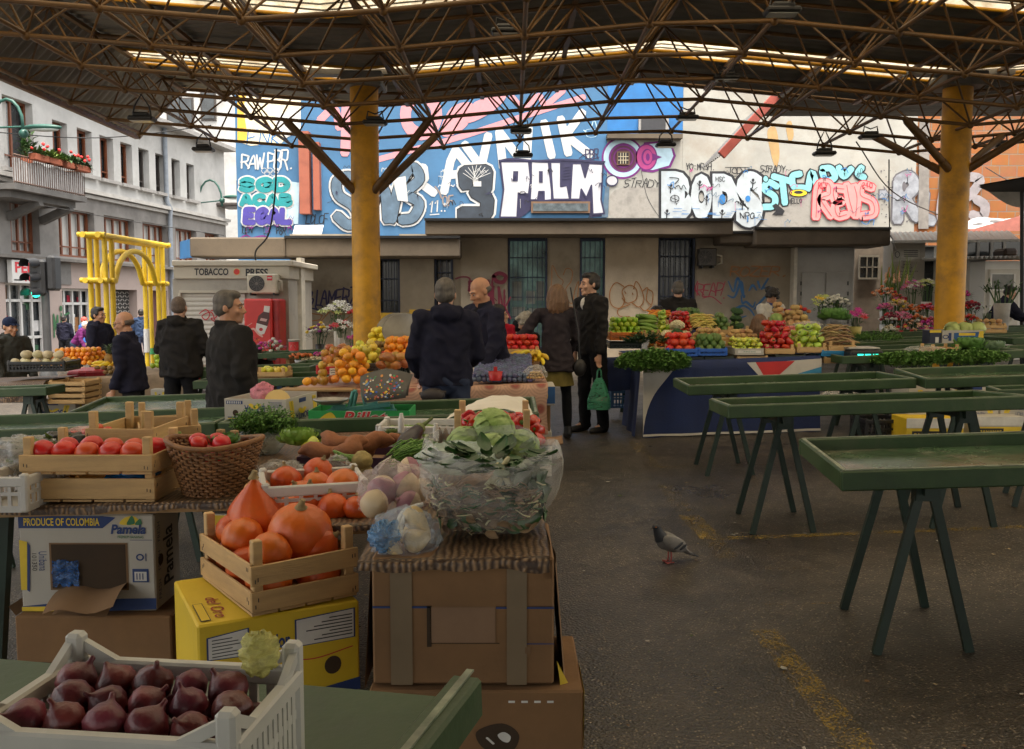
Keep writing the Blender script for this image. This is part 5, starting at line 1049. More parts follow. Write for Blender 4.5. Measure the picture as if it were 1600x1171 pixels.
FM=dict(tomato=ball(.036,M('tomato_red',(.56,.04,.012),.38,.15,6,rand=.25),(1,1,.82)),orange=ball(.040,M('orange_peel',(.75,.26,.01),.45,.1,8,.25,180,rand=.5)),mandarin=ball(.042,M('mandarin_peel',(.72,.30,.015),.45,.1,8,.25,160,rand=.5),(1,1,.85)),lemon=ball(.033,M('lemon_peel',(.74,.56,.03),.45,.08,8,.2,160,rand=.4),(1.3,1,.95)),apple=apple(.042,M('red_apple_skin',(.50,.05,.03),.35,.5,4,col2=(.62,.35,.05),rand=.8)),pear=apple(.042,M('yellow_apple_skin',(.58,.48,.05),.4,.15,5,rand=.7)),greenapple=apple(.034,M('lime_skin',(.30,.45,.03),.4,.2,5,rand=.7)),kiwi=ball(.03,M('kiwi_skin',(.20,.12,.045),.85,.25,12,.3,150,rand=.5),(1.25,1,.95)),plum=ball(.021,M('plum_bloom',(.085,.10,.18),.6,.4,12,rand=.9),(1.25,1,1),n=10,m=7),potato=ball(.035,M('potato_skin',(.45,.28,.11),.8,.2,8,.2,60,rand=.6),(1.25,1,.85),.2),mango=ball(.045,M('mango_skin',(.50,.12,.05),.4,.5,3,col2=(.6,.36,.05),rand=.8),(1.3,1,.85),.12),avocado=ball(.036,M('avocado_skin',(.09,.16,.03),.55,.3,14,.3,120,rand=.6),(1,1,1.3),.1),redpep=pepper(.04,M('red_pepper_skin',(.46,.014,.01),.25,.2,3,rand=.25,coat=.2)),greenpep=pepper(.04,M('pale_green_pepper_skin',(.40,.52,.05),.25,.15,3,rand=.7,coat=.4),1.9),yellowpep=pepper(.034,M('yellow_green_pepper_skin',(.55,.58,.06),.25,.15,3,rand=.7,coat=.4),2.0),banana=rod(.022,.2,M('banana_skin',(.72,.50,.03),.5,.1,5,rand=.4),.16,7,.45,3,M('banana_tip',(.15,.1,.02),.8)),zucchini=rod(.025,.22,M('zucchini_skin',(.16,.28,.04),.45,.3,8,rand=.7),.03,9,.6,3,M('stem_green',(.2,.3,.08),.6)),bean=rod(.007,.16,M('yellow_bean',(.62,.50,.12),.55,.15,rand=.6),.08,5),root=rod(.009,.17,M('dry_root',(.33,.22,.10),.85,.3,rand=.8),.07,5,.3),carrot=rod(.014,.15,M('carrot_skin',(.65,.20,.02),.55,.15,rand=.6),.03,7,.3),grape=ball(.011,M('green_grape',(.45,.48,.10),.35,.15,rand=.6),n=8,m=6),onion=ball(.03,M('brown_onion',(.45,.20,.06),.5,.25,6,rand=.6)),cauli=lumpy(.075,M('cauliflower_curd',(.62,.55,.34),.8,.1,20)),broc=lumpy(.075,M('broccoli_green',(.03,.075,.02),.8,.3,30,.4,150),bump=90),melon=ball(.06,M('pale_melon',(.52,.44,.26),.7,.12,8,.3,60,rand=.5),(1.1,1,.85),.08),squash=ball(.035,M('striped_squash',(.10,.17,.04),.5,.6,10,rand=.8),(1,1,1.1),.15),radish=ball(.02,M('pink_radish',(.6,.15,.16),.5,.3,rand=.6)))
def put(kind,p,label,cat,name,group=None,rz=None,sc=1,tilt=None):
 me=R.choice(FM[kind]);o=bpy.data.objects.new(name,me);COL.objects.link(o)
 t=PI if kind in('apple','pear')and False else 0
 o.matrix_basis=Matrix.Translation(p)@Matrix.Rotation(R.uniform(0,6.28)if rz is None else rz,4,'Z')@Matrix.Rotation(R.uniform(-.5,.5)if tilt is None else tilt,4,'X')@Matrix.Rotation(R.uniform(-.4,.4),4,'Y')@Matrix.Scale(sc*R.uniform(.9,1.1),4)
 return tag(o,label,cat,group)
RAD=dict(tomato=.036,orange=.04,mandarin=.042,lemon=.034,apple=.042,pear=.042,greenapple=.034,kiwi=.031,plum=.022,potato=.036,mango=.046,avocado=.038,redpep=.042,greenpep=.044,yellowpep=.036,banana=.03,zucchini=.03,bean=.02,root=.022,carrot=.022,grape=.011,onion=.03,cauli=.08,broc=.08,melon=.062,squash=.036,radish=.02)
def heap(kind,m,w,d,z0,layers,label,cat,name,n=60,group=None,sc=1,lay=False,dome=.8,back=0.0,tl=0,rise=0):
 r=RAD[kind]*sc;out=[]
 group=group or label
 for k in range(layers):
  f=dome**k;ww,dd=w*f,d*f;nx=max(1,int(ww/(r*1.95)));ny=max(1,int(dd/(r*1.95)))
  for j in range(ny):
   for i in range(nx):
    x=-ww/2+ww*(i+.5+(.25 if(j+k)%2 else-.25)*(nx>1))/nx;y=d/2+d*back*k-dd/2+dd*(j+.5)/ny
    out.append((k,V((x+R.uniform(-.12,.12)*r,y+R.uniform(-.12,.12)*r,z0+rise*(j/max(1,ny))+r*.92+k*r*1.5+R.uniform(-.1,.1)*r))))
 out.sort(key=lambda q:(-q[0],q[1].y));out=out[:n]
 rz0=m.to_euler().z
 for k,p in out:
  kw={}
  if kind in('redpep','greenpep','yellowpep'):kw=dict(tilt=R.uniform(.9,2.2))
  if lay:kw=dict(rz=rz0+R.uniform(-.35,.35))
  if tl:kw['tilt']=R.uniform(-tl,tl)
  put(kind,m@p,label,cat,name,group,sc=sc,**kw)
def wovenmat():
 m=bpy.data.materials.new('woven_print_cloth');m.use_nodes=True;nt=m.node_tree;L=nt.links.new;b=nt.nodes['Principled BSDF'];b.inputs['Roughness'].default_value=.45
 tc=nd(nt,'ShaderNodeTexCoord');wv=nd(nt,'ShaderNodeTexWave',Scale=16,Distortion=6,Detail=2,bands_direction='X');w2_=nd(nt,'ShaderNodeTexWave',Scale=30,Distortion=6,Detail=2,bands_direction='Y')
 L(tc.outputs['Object'],wv.inputs[0]);L(tc.outputs['Object'],w2_.inputs[0]);mu=nd(nt,'ShaderNodeMath',operation='MULTIPLY');L(wv.outputs['Fac'],mu.inputs[0]);L(w2_.outputs['Fac'],mu.inputs[1])
 r=nd(nt,'ShaderNodeValToRGB');r.color_ramp.elements[0].color=(.045,.022,.01,1);r.color_ramp.elements[1].color=(.30,.18,.085,1);L(mu.outputs[0],r.inputs[0]);L(r.outputs[0],b.inputs['Base Color'])
 bp=nd(nt,'ShaderNodeBump',Strength=.5,Distance=.006);L(mu.outputs[0],bp.inputs['Height']);L(bp.outputs[0],b.inputs['Normal']);return m
woven=wovenmat();TZ=lambda x:.795+.03*x
def T(px,py,up=0.0):p=P(px,py,.797);p.z=TZ(p.x)+up;return p
st=thing('market_table','rough wooden table top on dark legs under the foreground produce','table',(-.9,3.6,G(-.9)));so_=V((-.9,3.6,G(-.9)))
mb=MB()
for x0,x1,y0,y1 in((-2.6,-.632,3.3,4.9),(-.63,.095,2.9,4.9),(-.42,.095,2.52,2.899)):
 v=[V((x,y,TZ(x)-dz))-so_ for dz in(.008,.04)for x,y in((x0,y0),(x1,y0),(x1,y1),(x0,y1))];mb.add(v,[(0,1,2,3),(7,6,5,4),(0,4,5,1),(1,5,6,2),(2,6,7,3),(3,7,4,0)])
mb.build('tabletop',woodd,st)
for(x,y,dx)in((-1.95,3.4,-.1),(-1.16,3.38,.12),(-.7,4.6,0),(-2.4,4.7,0),(.02,4.7,0)):
 mb=MB();mb.bar(V((x,y,TZ(x)-.04))-so_,V((x+dx,y+.05,G(x)))-so_,.045,.04,(0,1,0));mb.build('leg',legm,st)
mb=MB()
def clothpt(x,y,drop):
 z=TZ(x)+.002+.004*noise.noise(V((x*7,y*7,0)));return V((x,y,z-drop))
for x0,x1,y0,y1,hang in((-2.6,-.64,3.29,4.9,.045),(-.64,.105,2.86,4.9,.03),(-.43,.1045,2.44,2.864,.05)):
 def fn(u,v,x0=x0,x1=x1,y0=y0,y1=y1,hang=hang):
  x=x0+(x1-x0)*u;q=v*1.05-.05
  if q<0:return clothpt(x,y0-.006-.012*abs(noise.noise(V((x*9,1,0)))),-q/.05*hang*(.7+.6*noise.noise(V((x*6,0,3)))))
  return clothpt(x,y0+(y1-y0)*q,0)
 mb.sheet(fn,40,63)
mb.sheet(lambda u,v:V((.106+.01*noise.noise(V((u*9,v,0))),2.44+2.46*u,TZ(.1)+.002-v*(.07+.05*noise.noise(V((u*5,0,0)))))),40,3)
tag(mb.build('tablecloth',woven,origin=(-.8,3.6,.77)),'brown basket weave print oilcloth covering the foreground table','tablecloth')
def pamela(d):
 d.rect(.0,.86,.62,.985,0,1);d.shape([(.62,.985),(.72,.97),(.62,.86)],0,1);d.text('PRODUCE OF COLOMBIA',.04,.885,.6,.965,1,2,.02);d.text('Pamela',.68,.80,.94,.90,0,2,.035,.2);d.shape([(.75,.9),(.79,.97),(.86,.98),(.9,.9)],1,1,True);d.shape([(.8,.9),(.84,.99),(.86,.91)],3+1,2,True);d.shape([(.86,.9),(.9,.96),(.91,.9)],4,2,True);d.text('PREMIUM BANANAS',.73,.755,.92,.785,4,1)
 d.rect(.22,.22,.80,.71,7,1);d.rect(.235,.235,.785,.695,6,2);d.shape([(.0,.22),(.0,.74),(.06,.72),(.05,.22)],1,1);d.shape([(.06,.72),(.08,.68),(.065,.2),(.045,.22)],0,2);d.text('101350',.09,.42,.125,.6,2,1,0,0,False,lambda a,b:(b,1-a));d.text('Unibana',.14,.42,.2,.62,0,1,0,0,False,lambda a,b:(b,1-a))
 d.rect(.82,.735,.985,.74,0,1);d.ring(.89,.56,.018,.03,0,1,16,1.2);d.rect(.93,.52,.937,.6,0,1);d.rect(.83,.3,.95,.44,0,1);d.rect(.845,.315,.935,.41,5,2);[d.rect(.86+k*.022,.33,.868+k*.022,.395,0,3)for k in range(3)]
 d.shape([(0,.0),(0,.05),(.25,.085),(.75,.13),(1,.135),(1,.02),(.6,.0)],0,1);d.shape([(0,.0),(0,.045),(.2,.05),(.33,.02),(.3,.0)],1,2);d.text('KEEP AT 58 F OR 14 C',.33,.045,.68,.085,1,3,.01);d.text('FRUIT PACK',.4,.155,.68,.185,2,1,.02)
m,w_=spot(35,245,955,3.33);bz=m.translation.z;bxp=carton(m,w_,.25,TZ(-1.6)-.045-bz,'white banana box standing on end with a torn open panel under the table',wcard,prints=pamela,sideprints=lambda d:(d.text('Pamela',.3,.2,.7,.8,2,1,.02,0,False,lambda a,b:(1-b,a)),d.disc(.2,.5,.1,.06,6,1),[d.text('FRESH',.1,.1+k*.3,.2,.3+k*.3,0,1,0,0,False,lambda a,b:(1-b,a))for k in range(3)]))
mb=MB();a=m@V((-.11,-.004,.085));mb.sheet(lambda u,v:a+V((.26*u,-.13*v,.012*math.sin(u*7)-.05*v*v+.02*u)),8,5);mb.sheet(lambda u,v:a+V((.02+.2*u,-.10*v,-.012+.01*math.sin(u*5)-.05*v)),8,5);o=mb.build('torn_flap',kraftd,bxp);o.matrix_basis=m.inverted()
mb=MB();mb.sheet(lambda u,v:m@V((-.13+.1*u,-.012-.02*noise.noise(V((u*5,v*5,1))),.1+.1*v+.02*noise.noise(V((u*6,v*6,4))))),8,8);bluebag=film('blue_film',(.03,.12,.35),.45,.9,20);tag(mb.build('plastic_bag',bluebag,origin=m.translation),'crumpled blue bag inside the torn open banana box','plastic bag')
m,w_=spot(30,272,1130,3.28);m.translation.z=G(-1.5);carton(m,w_,.4,bz-G(-1.5)-.003,'brown cardboard box with a dark hand hole under the white banana box',kraft,prints=lambda d:(d.rect(.26,.2,.74,.52,6,1),d.rect(.0,.53,1,.535,2,1),d.rect(.78,.4,.88,.5,7,1)),flaps=.05)
def yfront(d):
 d.shape([(.05,.62),(.3,.6),(.3,.9),(.05,.86)],0,1);d.shape([(.06,.63),(.29,.61),(.29,.89),(.06,.85)],5,2);[d.rect(.08,.82-k*.035,.2+.07*((k*7)%3)/2,.83-k*.035,2,3)for k in range(6)]
 d.shape([(.58,.6),(.97,.6),(.97,.93),(.58,.9)],0,1);d.shape([(.59,.61),(.96,.61),(.96,.92),(.59,.89)],5,2);[d.rect(.95-.3*(.5+.5*((k*5)%4)/3),.86-k*.036,.95,.872-k*.036,2,3)for k in range(7)];d.text('dor',.44,.62,.55,.78,0,1,.03);d.disc(.82,.33,.055,.1,6,1);d.shape([(0,0),(1,0),(1,.14),(.4,.04)],0,1);[d.stroke(s,.012,8 if False else 3,1)for s in([(.15,.25),(.3,.42),(.45,.3),(.55,.5)],[(.5,.5),(.7,.44),(.95,.5)])]
D_=lambda px,py,h:CAM+ray(px,py)*((-h)/ray(px,py).z)
A=D_(308,979,.93);B=D_(561,938,.93);C=D_(278,907,.93);rz=math.atan2(B.y-A.y,B.x-A.x);w_=(B-A).length
m=TR(((A+B)/2-V((0,0,.285))),rz);
yb=carton(m,w_,(C-A).length,.285,'yellow banana box under the crate of big pumpkins',ycard,prints=yfront)
d=Dec(lambda u,v,l:m@V((-w_/2-.0015-l*.0005,.48*(1-u),.285*v)));d.tagline('Bonita'.upper(),.15,.25,.7,.75,.035,0,1,jit=.05,slant=.2);d.rect(.78,.5,.96,.86,1,1);o=d.build('printed_side',[M('maroon_print',(.30,.04,.02),.6),navyp],yb)
d=Dec(facemap((-w_/2,0,.286),(w_,0,0),(0,.48,0)));d.text('del Oro',.12,.08,.2,.5,0,1,.01,.2,False,lambda a,b:(b,1-a));d.rect(.03,.05,.09,.4,1,1);d.rect(.035,.06,.085,.39,2,2);o=d.build('printed_top',[M('maroon_print',()),blk,ycard],yb)
m2=TR(m.translation.copy()-V((0,0,m.translation.z-G(-.7))),rz);carton(m2,w_-.02,.46,m.translation.z-G(-.7)-.002,'plain cardboard box hidden below the yellow banana box',kraft)
A=D_(393,966,.927);B=D_(565,934,.927);C=D_(303,905,.927);rz=math.atan2(B.y-A.y,B.x-A.x);w_=(B-A).length;dep=(C-A).length
rz+=rad(4);m=TR(A+V((math.cos(rz),math.sin(rz),0))*w_/2,rz);crate(m,w_,dep,.165,'wooden slat crate of big orange pumpkins on the yellow box',slats=2,post=.06,group='wooden crates on the foreground stall')
pumpm=[M('pumpkin_skin_red',(.62,.06,.006),.42,.3,3.5,.2,40,col2=(.74,.14,.008),dirt=.3,dirtcol=(.36,.15,.05),dscale=16),M('pumpkin_skin_orange',(.80,.20,.008),.42,.3,3,.2,40,col2=(.68,.09,.008),dirt=.35,dirtcol=(.34,.17,.05),dscale=16)]
stalkm=M('pumpkin_stalk',(.28,.20,.09),.9,.3,20,.4,80)
def pumpkin(p,r,label,tear=.0,tilt=0,rz=0,mi=0,group='orange pumpkins',fl=.86):
 mb=MB();pr=[]
 for k in range(15):
  t=PI*k/14;z=-math.cos(t)*fl;q=math.sin(t)**(.85 if t>PI/2 else.75)
  if t>PI*.55:f=(t-PI*.55)/(PI*.45);z+=tear*f*f;q*=1-.35*f*tear-(.45*f*f*tear if tear>.3 else 0)
  pr.append((max(0,q*r),z*r))
 mb.lathe(pr,n=40,wob=.05,seed=R.randrange(90),lobes=11,ldepth=.045);o=mb.build('pumpkin',pumpm[mi]);o.matrix_basis=TR(p,rz,tilt);tag(o,label,'pumpkin',group)
 mb=MB();zt_=pr[-1][1];mb.tube([(0,0,zt_-.01*r),(0,0,zt_+.1*r),(.06*r,.02*r,zt_+.25*r)],[.2*r,.11*r,.09*r],8);mb.build('stalk',stalkm,o)
 return o
pumpkin(Dp(400,808,2.98),.098,'tall tear shaped red pumpkin on top of the crate',.55,.12,0,0);pumpkin(Dp(470,832,2.83),.105,'large round orange pumpkin with a broad stalk on top of the crate',.08,.35,.3,1,fl=.82)
for i,(x,y,z,r,mi)in enumerate([(-.085,.085,.08,.075,1),(.08,.085,.08,.078,0),(-.09,.24,.08,.078,0),(.085,.25,.08,.075,1),(-.08,.39,.08,.075,0),(.08,.40,.08,.07,1),(-.075,.10,.155,.068,1),(-.09,.30,.16,.07,1),(-.085,.40,.165,.06,0),(.085,.10,.15,.062,0)]):
 pumpkin(m@V((x,y,z)),r,'orange pumpkin lying inside the wooden crate on the yellow box',.2,R.uniform(.5,1.3),R.uniform(0,6),mi,'pumpkins inside the wooden crate')
m=TR(T(503,806)+V((-.02,0,0)),rad(17));m.translation.z=TZ(m.translation.x)+.003
def wpr(d):d.rect(.62,.08,.98,.5,5,1);d.rect(.62,.42,.98,.5,4,2);d.rect(.62,.44,.9,.465,3,3);[d.rect(.66,.14+.05*k,.86,.155+.05*k,2,2)for k in range(5)]
pc=pcrate(m,.34,.30,.105,'white crate of small orange pumpkins with a paper label',(.55,.53,.48),ribs=7);dd=Dec(facemap((-.17,-.006,0),(.34,0,0),(0,0,.1)));wpr(dd);dd.build('paper_label',[navyp,yprint,blk,redp,grp,wprint],pc)
for i,(px,py,y,r)in enumerate([(447,752,3.22,.058),(470,775,3.13,.057),(497,738,3.32,.058),(495,762,3.2,.06),(486,783,3.06,.062),(537,760,3.16,.066),(520,795,3.0,.055),(455,795,3.05,.05),(557,795,2.98,.045)]):
 p=Dp(px,py,y);pumpkin(p,r,['small orange pumpkin at the far left of the white crate','small orange pumpkin with its stalk towards the next one in the white crate','small red pumpkin highest in the white crate','small orange pumpkin in the middle of the white crate','small red pumpkin at the front of the white crate','glossy round orange pumpkin at the right end of the white crate','small pumpkin low behind the paper label','small pumpkin low at the left of the white crate','small pumpkin seen through the ribs of the white crate'][i],.12,R.uniform(-.9,.9),R.uniform(0,6),i%2,'small pumpkins in the white crate')
def taped(d):
 d.rect(.1,.0,.22,1,8,3);d.rect(.74,.0,.85,1,8,3);d.rect(0,.605,.32,.62,0,1);d.rect(.68,.6,1,.615,0,1);d.rect(.85,.32,1,.328,0,1);d.rect(.32,.33,.68,.62,9-2,1);d.rect(.325,.335,.675,.612,10,2);d.rect(0,.62,.33,.624,6,1);d.rect(.68,.618,1,.622,6,1);d.rect(.3,.3,.325,.62,6,1);d.rect(.3,.325,.7,.332,6,1);d.rect(.84,.25,.87,.3,7,4)
XL,XR,FD=-.392,.118,2.452
m=TR(((XL+XR)/2,FD,.425));b1=carton(m,XR-XL,.40,.365,'big brown cardboard box closed with two strips of tape',kraft,prints=None,flaps=0)
dd=Dec(facemap((-(XR-XL)/2,0,0),(XR-XL,0,0),(0,0,.365)));taped(dd);dd.build('printed_front',[navyp,yprint,blk,redp,grp,wprint,holem,kraftd,M('tape_brown',()),M('carton_blue',()),M('pinkish_cardboard',(.25,.15,.085),.85,.1)],b1)
mb=MB();h_=(XR-XL)/2;mb.sheet(lambda u,v:V((h_+.004+.028*(1-v)+.006*math.sin(u*6),.02+.36*u,.36*v-.02)),10,6);mb.build('loose_flap',kraftd,b1);mb=MB();mb.sheet(lambda u,v:V((-h_-.006-.022*(1-v),.02+.3*u,.36*v-.02)),6,6);mb.build('loose_flap',kraftd,b1)
m=TR((-.10,2.42,G(0)));carton(m,.6,.42,.42-G(0),'torn brown cardboard box under the big taped box',kraft,prints=lambda d:(d.shape([(.5,.72),(.62,.78),(.7,.7),(.66,.58),(.54,.6)],6,1,True),d.shape([(.6,.7),(.63,.72),(.66,.69),(.65,.65),(.62,.66)],5,2,True),d.stroke([(.55,.68),(.58,.64)],.012,5,2),[d.rect(.65+k*.06,.92,.68+k*.06,.935,5,1)for k in range(4)]),sideprints=lambda d:(d.shape([(0,.6),(0,1),(.5,1)],1,1),))
mb=MB();mb.sheet(lambda u,v:V((.125+.045*u+.012*math.sin(v*3),2.46+.02*u,.30+.19*v*(1-.5*u))),4,6);mb.sheet(lambda u,v:V((.128+.045*u+.012*math.sin(v*3),2.463+.02*u,.30+.06*v)),4,3,1);tag(mb.build('carton_scrap',[M('yellow_scrap',(.6,.42,.02),.6),navyp],origin=(.13,2.46,.3)),'yellow and blue carton scrap wedged beside the taped box','cardboard')
m,w_=spot(326,445,838,3.27);carton(m,w_,.3,TZ(-1)-.05-m.translation.z,'white and yellow banana box standing upside down under the table edge',wcard,prints=lambda d:(d.shape([(0,.4),(0,1),(.5,.95)],1,1),d.shape([(.15,.8),(.6,.72),(.35,.62)],0,2),d.text('COLOMBIA',.08,.12,.62,.3,0,1,.02,0,True),d.text('BANANAS',.25,.38,.6,.5,0,1,.01,0,True)))
m,w_=spot(326,445,1130,3.27);m.translation.z=G(-1);carton(m,w_,.3,Dp(385,838,3.27).z-G(-1)-.002,'brown box under the upside down banana box',kraft)
m1,w_=spot(45,243,783,3.31);m1.translation.z=TZ(-1.5)+.003;lg='wooden crates on the foreground stall'
crate(m1,w_,.32,.105,'lower wooden crate of the tomato stack holding a blue bag',lg,1,.0)
mb=MB();o_=m1@V((.1,.12,.06));mb.ell(o_,(.09,.07,.05),22,14,wob=.55,seed=5,wf=4);tag(mb.build('plastic_bag',film('blue_film_bright',(.02,.17,.5),.6,.95,20),origin=o_),'bright blue plastic bag lying in the lower tomato crate','plastic bag')
mt_=m1@TR((-.008,-.02,.108));crate(mt_,w_+.02,.30,.085,'upper wooden crate of the stack full of red tomatoes',lg,1,.055);heap('tomato',mt_,w_-.05,.24,.04,1,'red tomato in the upper wooden crate at the left','tomato','tomato',44,dome=.95,sc=1.2)
m3,w3=spot(139,238,724,3.72);m3.translation.z=TZ(-1.5)+.05;crate(m3,w3+.02,.4,.185,'tall two slat wooden crate behind the tomato crates',lg,2,.06);heap('zucchini',m3,.2,.3,.02,2,'dark green cucumber inside the tall two slat crate','cucumber','cucumber',8,lay=True)
m4=TR(Dp(268,735,3.95),rad(24));m4.translation.z=TZ(-1.4)+.02;crate(m4,.26,.42,.19,'wooden crate turned at an angle beside the wicker basket',lg,2,.06,mat=wood)
m5=TR(Dp(268,772,3.62),rad(-24));m5.translation.z=TZ(-1.3)+.003;crate(m5,.13,.36,.15,'narrow old wooden crate squeezed against the wicker basket',lg,2,.03,mat=woodd)
for i,(px,py,y)in enumerate(((154,669,3.82),(168,673,3.8),(160,681,3.8))):put('tomato',Dp(px,py,y),'cherry tomato on the vine at the top of the punnets','tomato','cherry_tomato','cherry tomatoes on the vine',sc=.55)
for k in range(3):
 mp_=TR(Dp(126,712-17*k,3.78+.06*k));mb=MB();mb.box((0,.05,0),(.13,.12,.04),None,0,.01);o=mb.build('punnet',film('punnet_film',(.8,.5,.45),.2,.6,25));o.matrix_basis=mp_;tag(o,['lowest film wrapped punnet of cherry tomatoes','middle film wrapped punnet of cherry tomatoes','uppermost film wrapped punnet of cherry tomatoes'][k],'punnet','punnets of cherry tomatoes')
 heap('tomato',mp_@TR((0,0,-.02)),.11,.1,0,1,['cherry tomato in the lowest punnet','cherry tomato in the middle punnet','cherry tomato in the uppermost punnet'][k],'tomato','cherry_tomato',9,sc=.55)
def baggy(name,mat,c,r,label,seed,wf=3.2,amp=.3,flat=True,n=44):
 mb=MB();c=V(c);vs=[]
 for i in range(n+1):
  t=PI*i/n
  for j in range(n):
   a=2*PI*j/n;p=V((math.sin(t)*math.cos(a),math.sin(t)*math.sin(a),-math.cos(t)))
   k=1+amp*(noise.noise(p*wf+V((seed,0,0)))-.6*abs(noise.noise(p*wf*2.3+V((0,seed,0)))))+.025*noise.noise(p*11+V((seed,2,0)))
   q=V((p.x*r[0]*k,p.y*r[1]*k,p.z*r[2]*k))
   if flat:q.z=max(q.z,-r[2]*.8)
   vs.append(q)
 mb.add(vs,[(i*n+j,i*n+(j+1)%n,(i+1)*n+(j+1)%n,(i+1)*n+j)for i in range(n)for j in range(n)],0,True)
 o=mb.build(name,mat);o.location=c;return tag(o,label,'plastic bag','plastic bags on the foreground stall')
clear=film('clear_film',(.72,.70,.64),.06,.35);greyfilm=film('grey_film',(.45,.45,.43),.25,.7,12)
baggy('plastic_bag',M('black_bag_film',(.02,.019,.018),.3,.3,10,.6,30),Dp(95,703,3.75),(.14,.12,.075),'black plastic bag with green stalks sticking out',3)
baggy('plastic_bag',greyfilm,Dp(40,714,3.55),(.15,.13,.085),'greyish clear bag of greens at the left edge',8)
mb=MB();o_=Dp(60,712,3.55)
for _ in range(60):mb.leaf(o_+V((R.uniform(-.1,.1),R.uniform(-.06,.06),R.uniform(-.03,.05))),(R.uniform(-1,1),R.uniform(-1,.5),R.uniform(-.2,1)),(0,0,1),R.uniform(.04,.08),.03)
tag(mb.build('green_leaves',leafy,origin=o_),'pale green leaves inside the greyish clear bag','greens')
m,w_=spot(-40,40,790,3.2);m.translation.z=TZ(-1.9)+.003;pcrate(m,w_,.3,.13,'white plastic crate under the greyish bag at the left edge',(.5,.48,.44))
bk=thing('wicker_basket','brown wicker basket flaring towards its rim, full of tomatoes','basket',T(338,772));bo=T(338,772);wick=M('brown_wicker',(.23,.105,.035),.6,.35,14,.3,40,rand=0);Hb=.205
def brad(f):return.118+.062*f
mb=MB();rows=17;n=44
for i in range(rows):
 f=(i+.5)/rows;rr_=brad(f);q=[]
 for j in range(n*2):
  a=2*PI*j/(n*2);w__=.006*(1 if((j//2)+i)%2 else-1);dip=.012*f*math.cos(2*a)
  q.append(V(((rr_+w__)*math.cos(a),(rr_+w__)*.8*math.sin(a),Hb*f+dip)))
 mb.tube(q+[q[0]],.0052,5,0,False)
mb.build('woven_side',wick,bk)
mb=MB();[mb.tube([(brad(f)*math.cos(a),brad(f)*.8*math.sin(a),Hb*f+.012*f*math.cos(2*a))for f in(0,.25,.5,.75,1)],.0045,5)for a in[2*PI*k/n for k in range(n)]];mb.build('stakes',M('dark_wicker',(.12,.055,.02),.7,.3),bk)
q=[V((brad(1.02)*math.cos(a),brad(1.02)*.8*math.sin(a),Hb+.012*math.cos(2*a)))for a in[2*PI*k/48 for k in range(49)]];mb=MB();mb.tube(q,.0105,8,0,False);mb.lathe([(0,0),(.115,.003)],n=24);mb.build('rim',wick,bk)
heap('tomato',TR(bo+V((-.02,-.11,.115))),.2,.2,0,2,'red tomato in the wicker basket','tomato','tomato',20)
def leafball(p,r,label,mt,n=30,name='lettuce',cat='lettuce',up=1.0):
 mb=MB()
 for k in range(n):
  a=k*2.4;z=k/n;d_=V((math.cos(a),math.sin(a),.2+1.5*z)).normalized();x=d_.cross(V((0,0,1))).normalized();u=x.cross(d_)
  L_=r*(1.15-.35*z);b0=V((0,0,0))+d_*r*.1
  def fn(s,t,d_=d_,x=x,u=u,L_=L_,k=k):
   ww=math.sin(PI*min(1,t*.8+.15))*r*.62;return b0+d_*L_*t+x*(s-.5)*2*ww+u*(.35*r*math.sin(t*PI*.75)*-1+.16*r*(s-.5)**2*4+.07*r*noise.noise(V((s*5,t*5,k))))
  mb.sheet(fn,5,6)
 o=mb.build(name,mt);o.location=p;return tag(o,label,cat)
letm=M('lettuce_leaf',(.24,.38,.06),.45,.25,12,.3,30);cabm=M('cabbage_leaf',(.25,.40,.07),.5,.35,16,.8,22,col2=(.36,.48,.14));savm=M('savoy_leaf',(.10,.22,.04),.5,.3,14,.5,40)
leafball(Dp(352,694,3.45),.06,'dark savoy leaves standing in the wicker basket',savm,12,'cabbage_leaves','greens');leafball(Dp(466,690,4.12),.085,'light green lettuce head beside the bowl of dill',letm,34)
def frond(mb,p,d,L_,nseg=7,mi=0,w_=.006):
 p=V(p);d=V(d).normalized();q=p
 for k in range(nseg):
  q2=q+(d+V((R.uniform(-.2,.2),R.uniform(-.2,.2),-.06*k))).normalized()*L_/nseg
  for s in range(3):mb.leaf(q2,(R.uniform(-1,1),R.uniform(-1,1),R.uniform(-.3,1)),(0,0,1),L_*R.uniform(.15,.28),w_*R.uniform(.6,1.4),mi)
  q=q2
def herb(label,c,rx,ry,rz,n,mt,name='herb_bunch',L_=.09,w_=.008,cat='herbs',hang=0,group=None):
 mb=MB()
 for _ in range(n):
  a=R.uniform(0,2*PI);q=math.sqrt(R.random());p=V((q*rx*math.cos(a),q*ry*math.sin(a),R.uniform(-.3,1)*rz*(1-.6*q)))
  frond(mb,p,(p.x/rx*.9,p.y/ry*.8-.2,.6-hang*1.4),L_,6,0,w_)
 o=mb.build(name,mt);o.location=c;return tag(o,label,cat,group)
herbm=M('dill_green',(.085,.20,.025),.6,.4,30);parsm=M('parsley_green',(.10,.21,.035),.6,.4,25)
bw=T(415,710);mb=MB();mb.lathe([(.06,0),(.1,.05),(.118,.105),(.121,.105),(.103,.05),(.06,.004),(0,.004)],n=40);o=mb.build('glass_bowl',film('clear_glass',(.55,.6,.52),.3,.5,4,.08));o.location=bw;tag(o,'clear glass bowl full of green dill','bowl')
herb('big bunch of feathery dill in the glass bowl',bw+V((0,0,.11)),.10,.09,.085,380,herbm,'dill',.07,.010)
o_=Dp(485,685,4.5);put('broc',o_,'dark broccoli head behind the lettuce','broccoli','broccoli',sc=.8)
for i,(px,py)in enumerate(((478,697),(488,692))):put('yellowpep',Dp(px,py,4.05),'pale yellow green pepper beside the lettuce','pepper','pepper','pale peppers beside the lettuce',sc=.8,tilt=1.5)
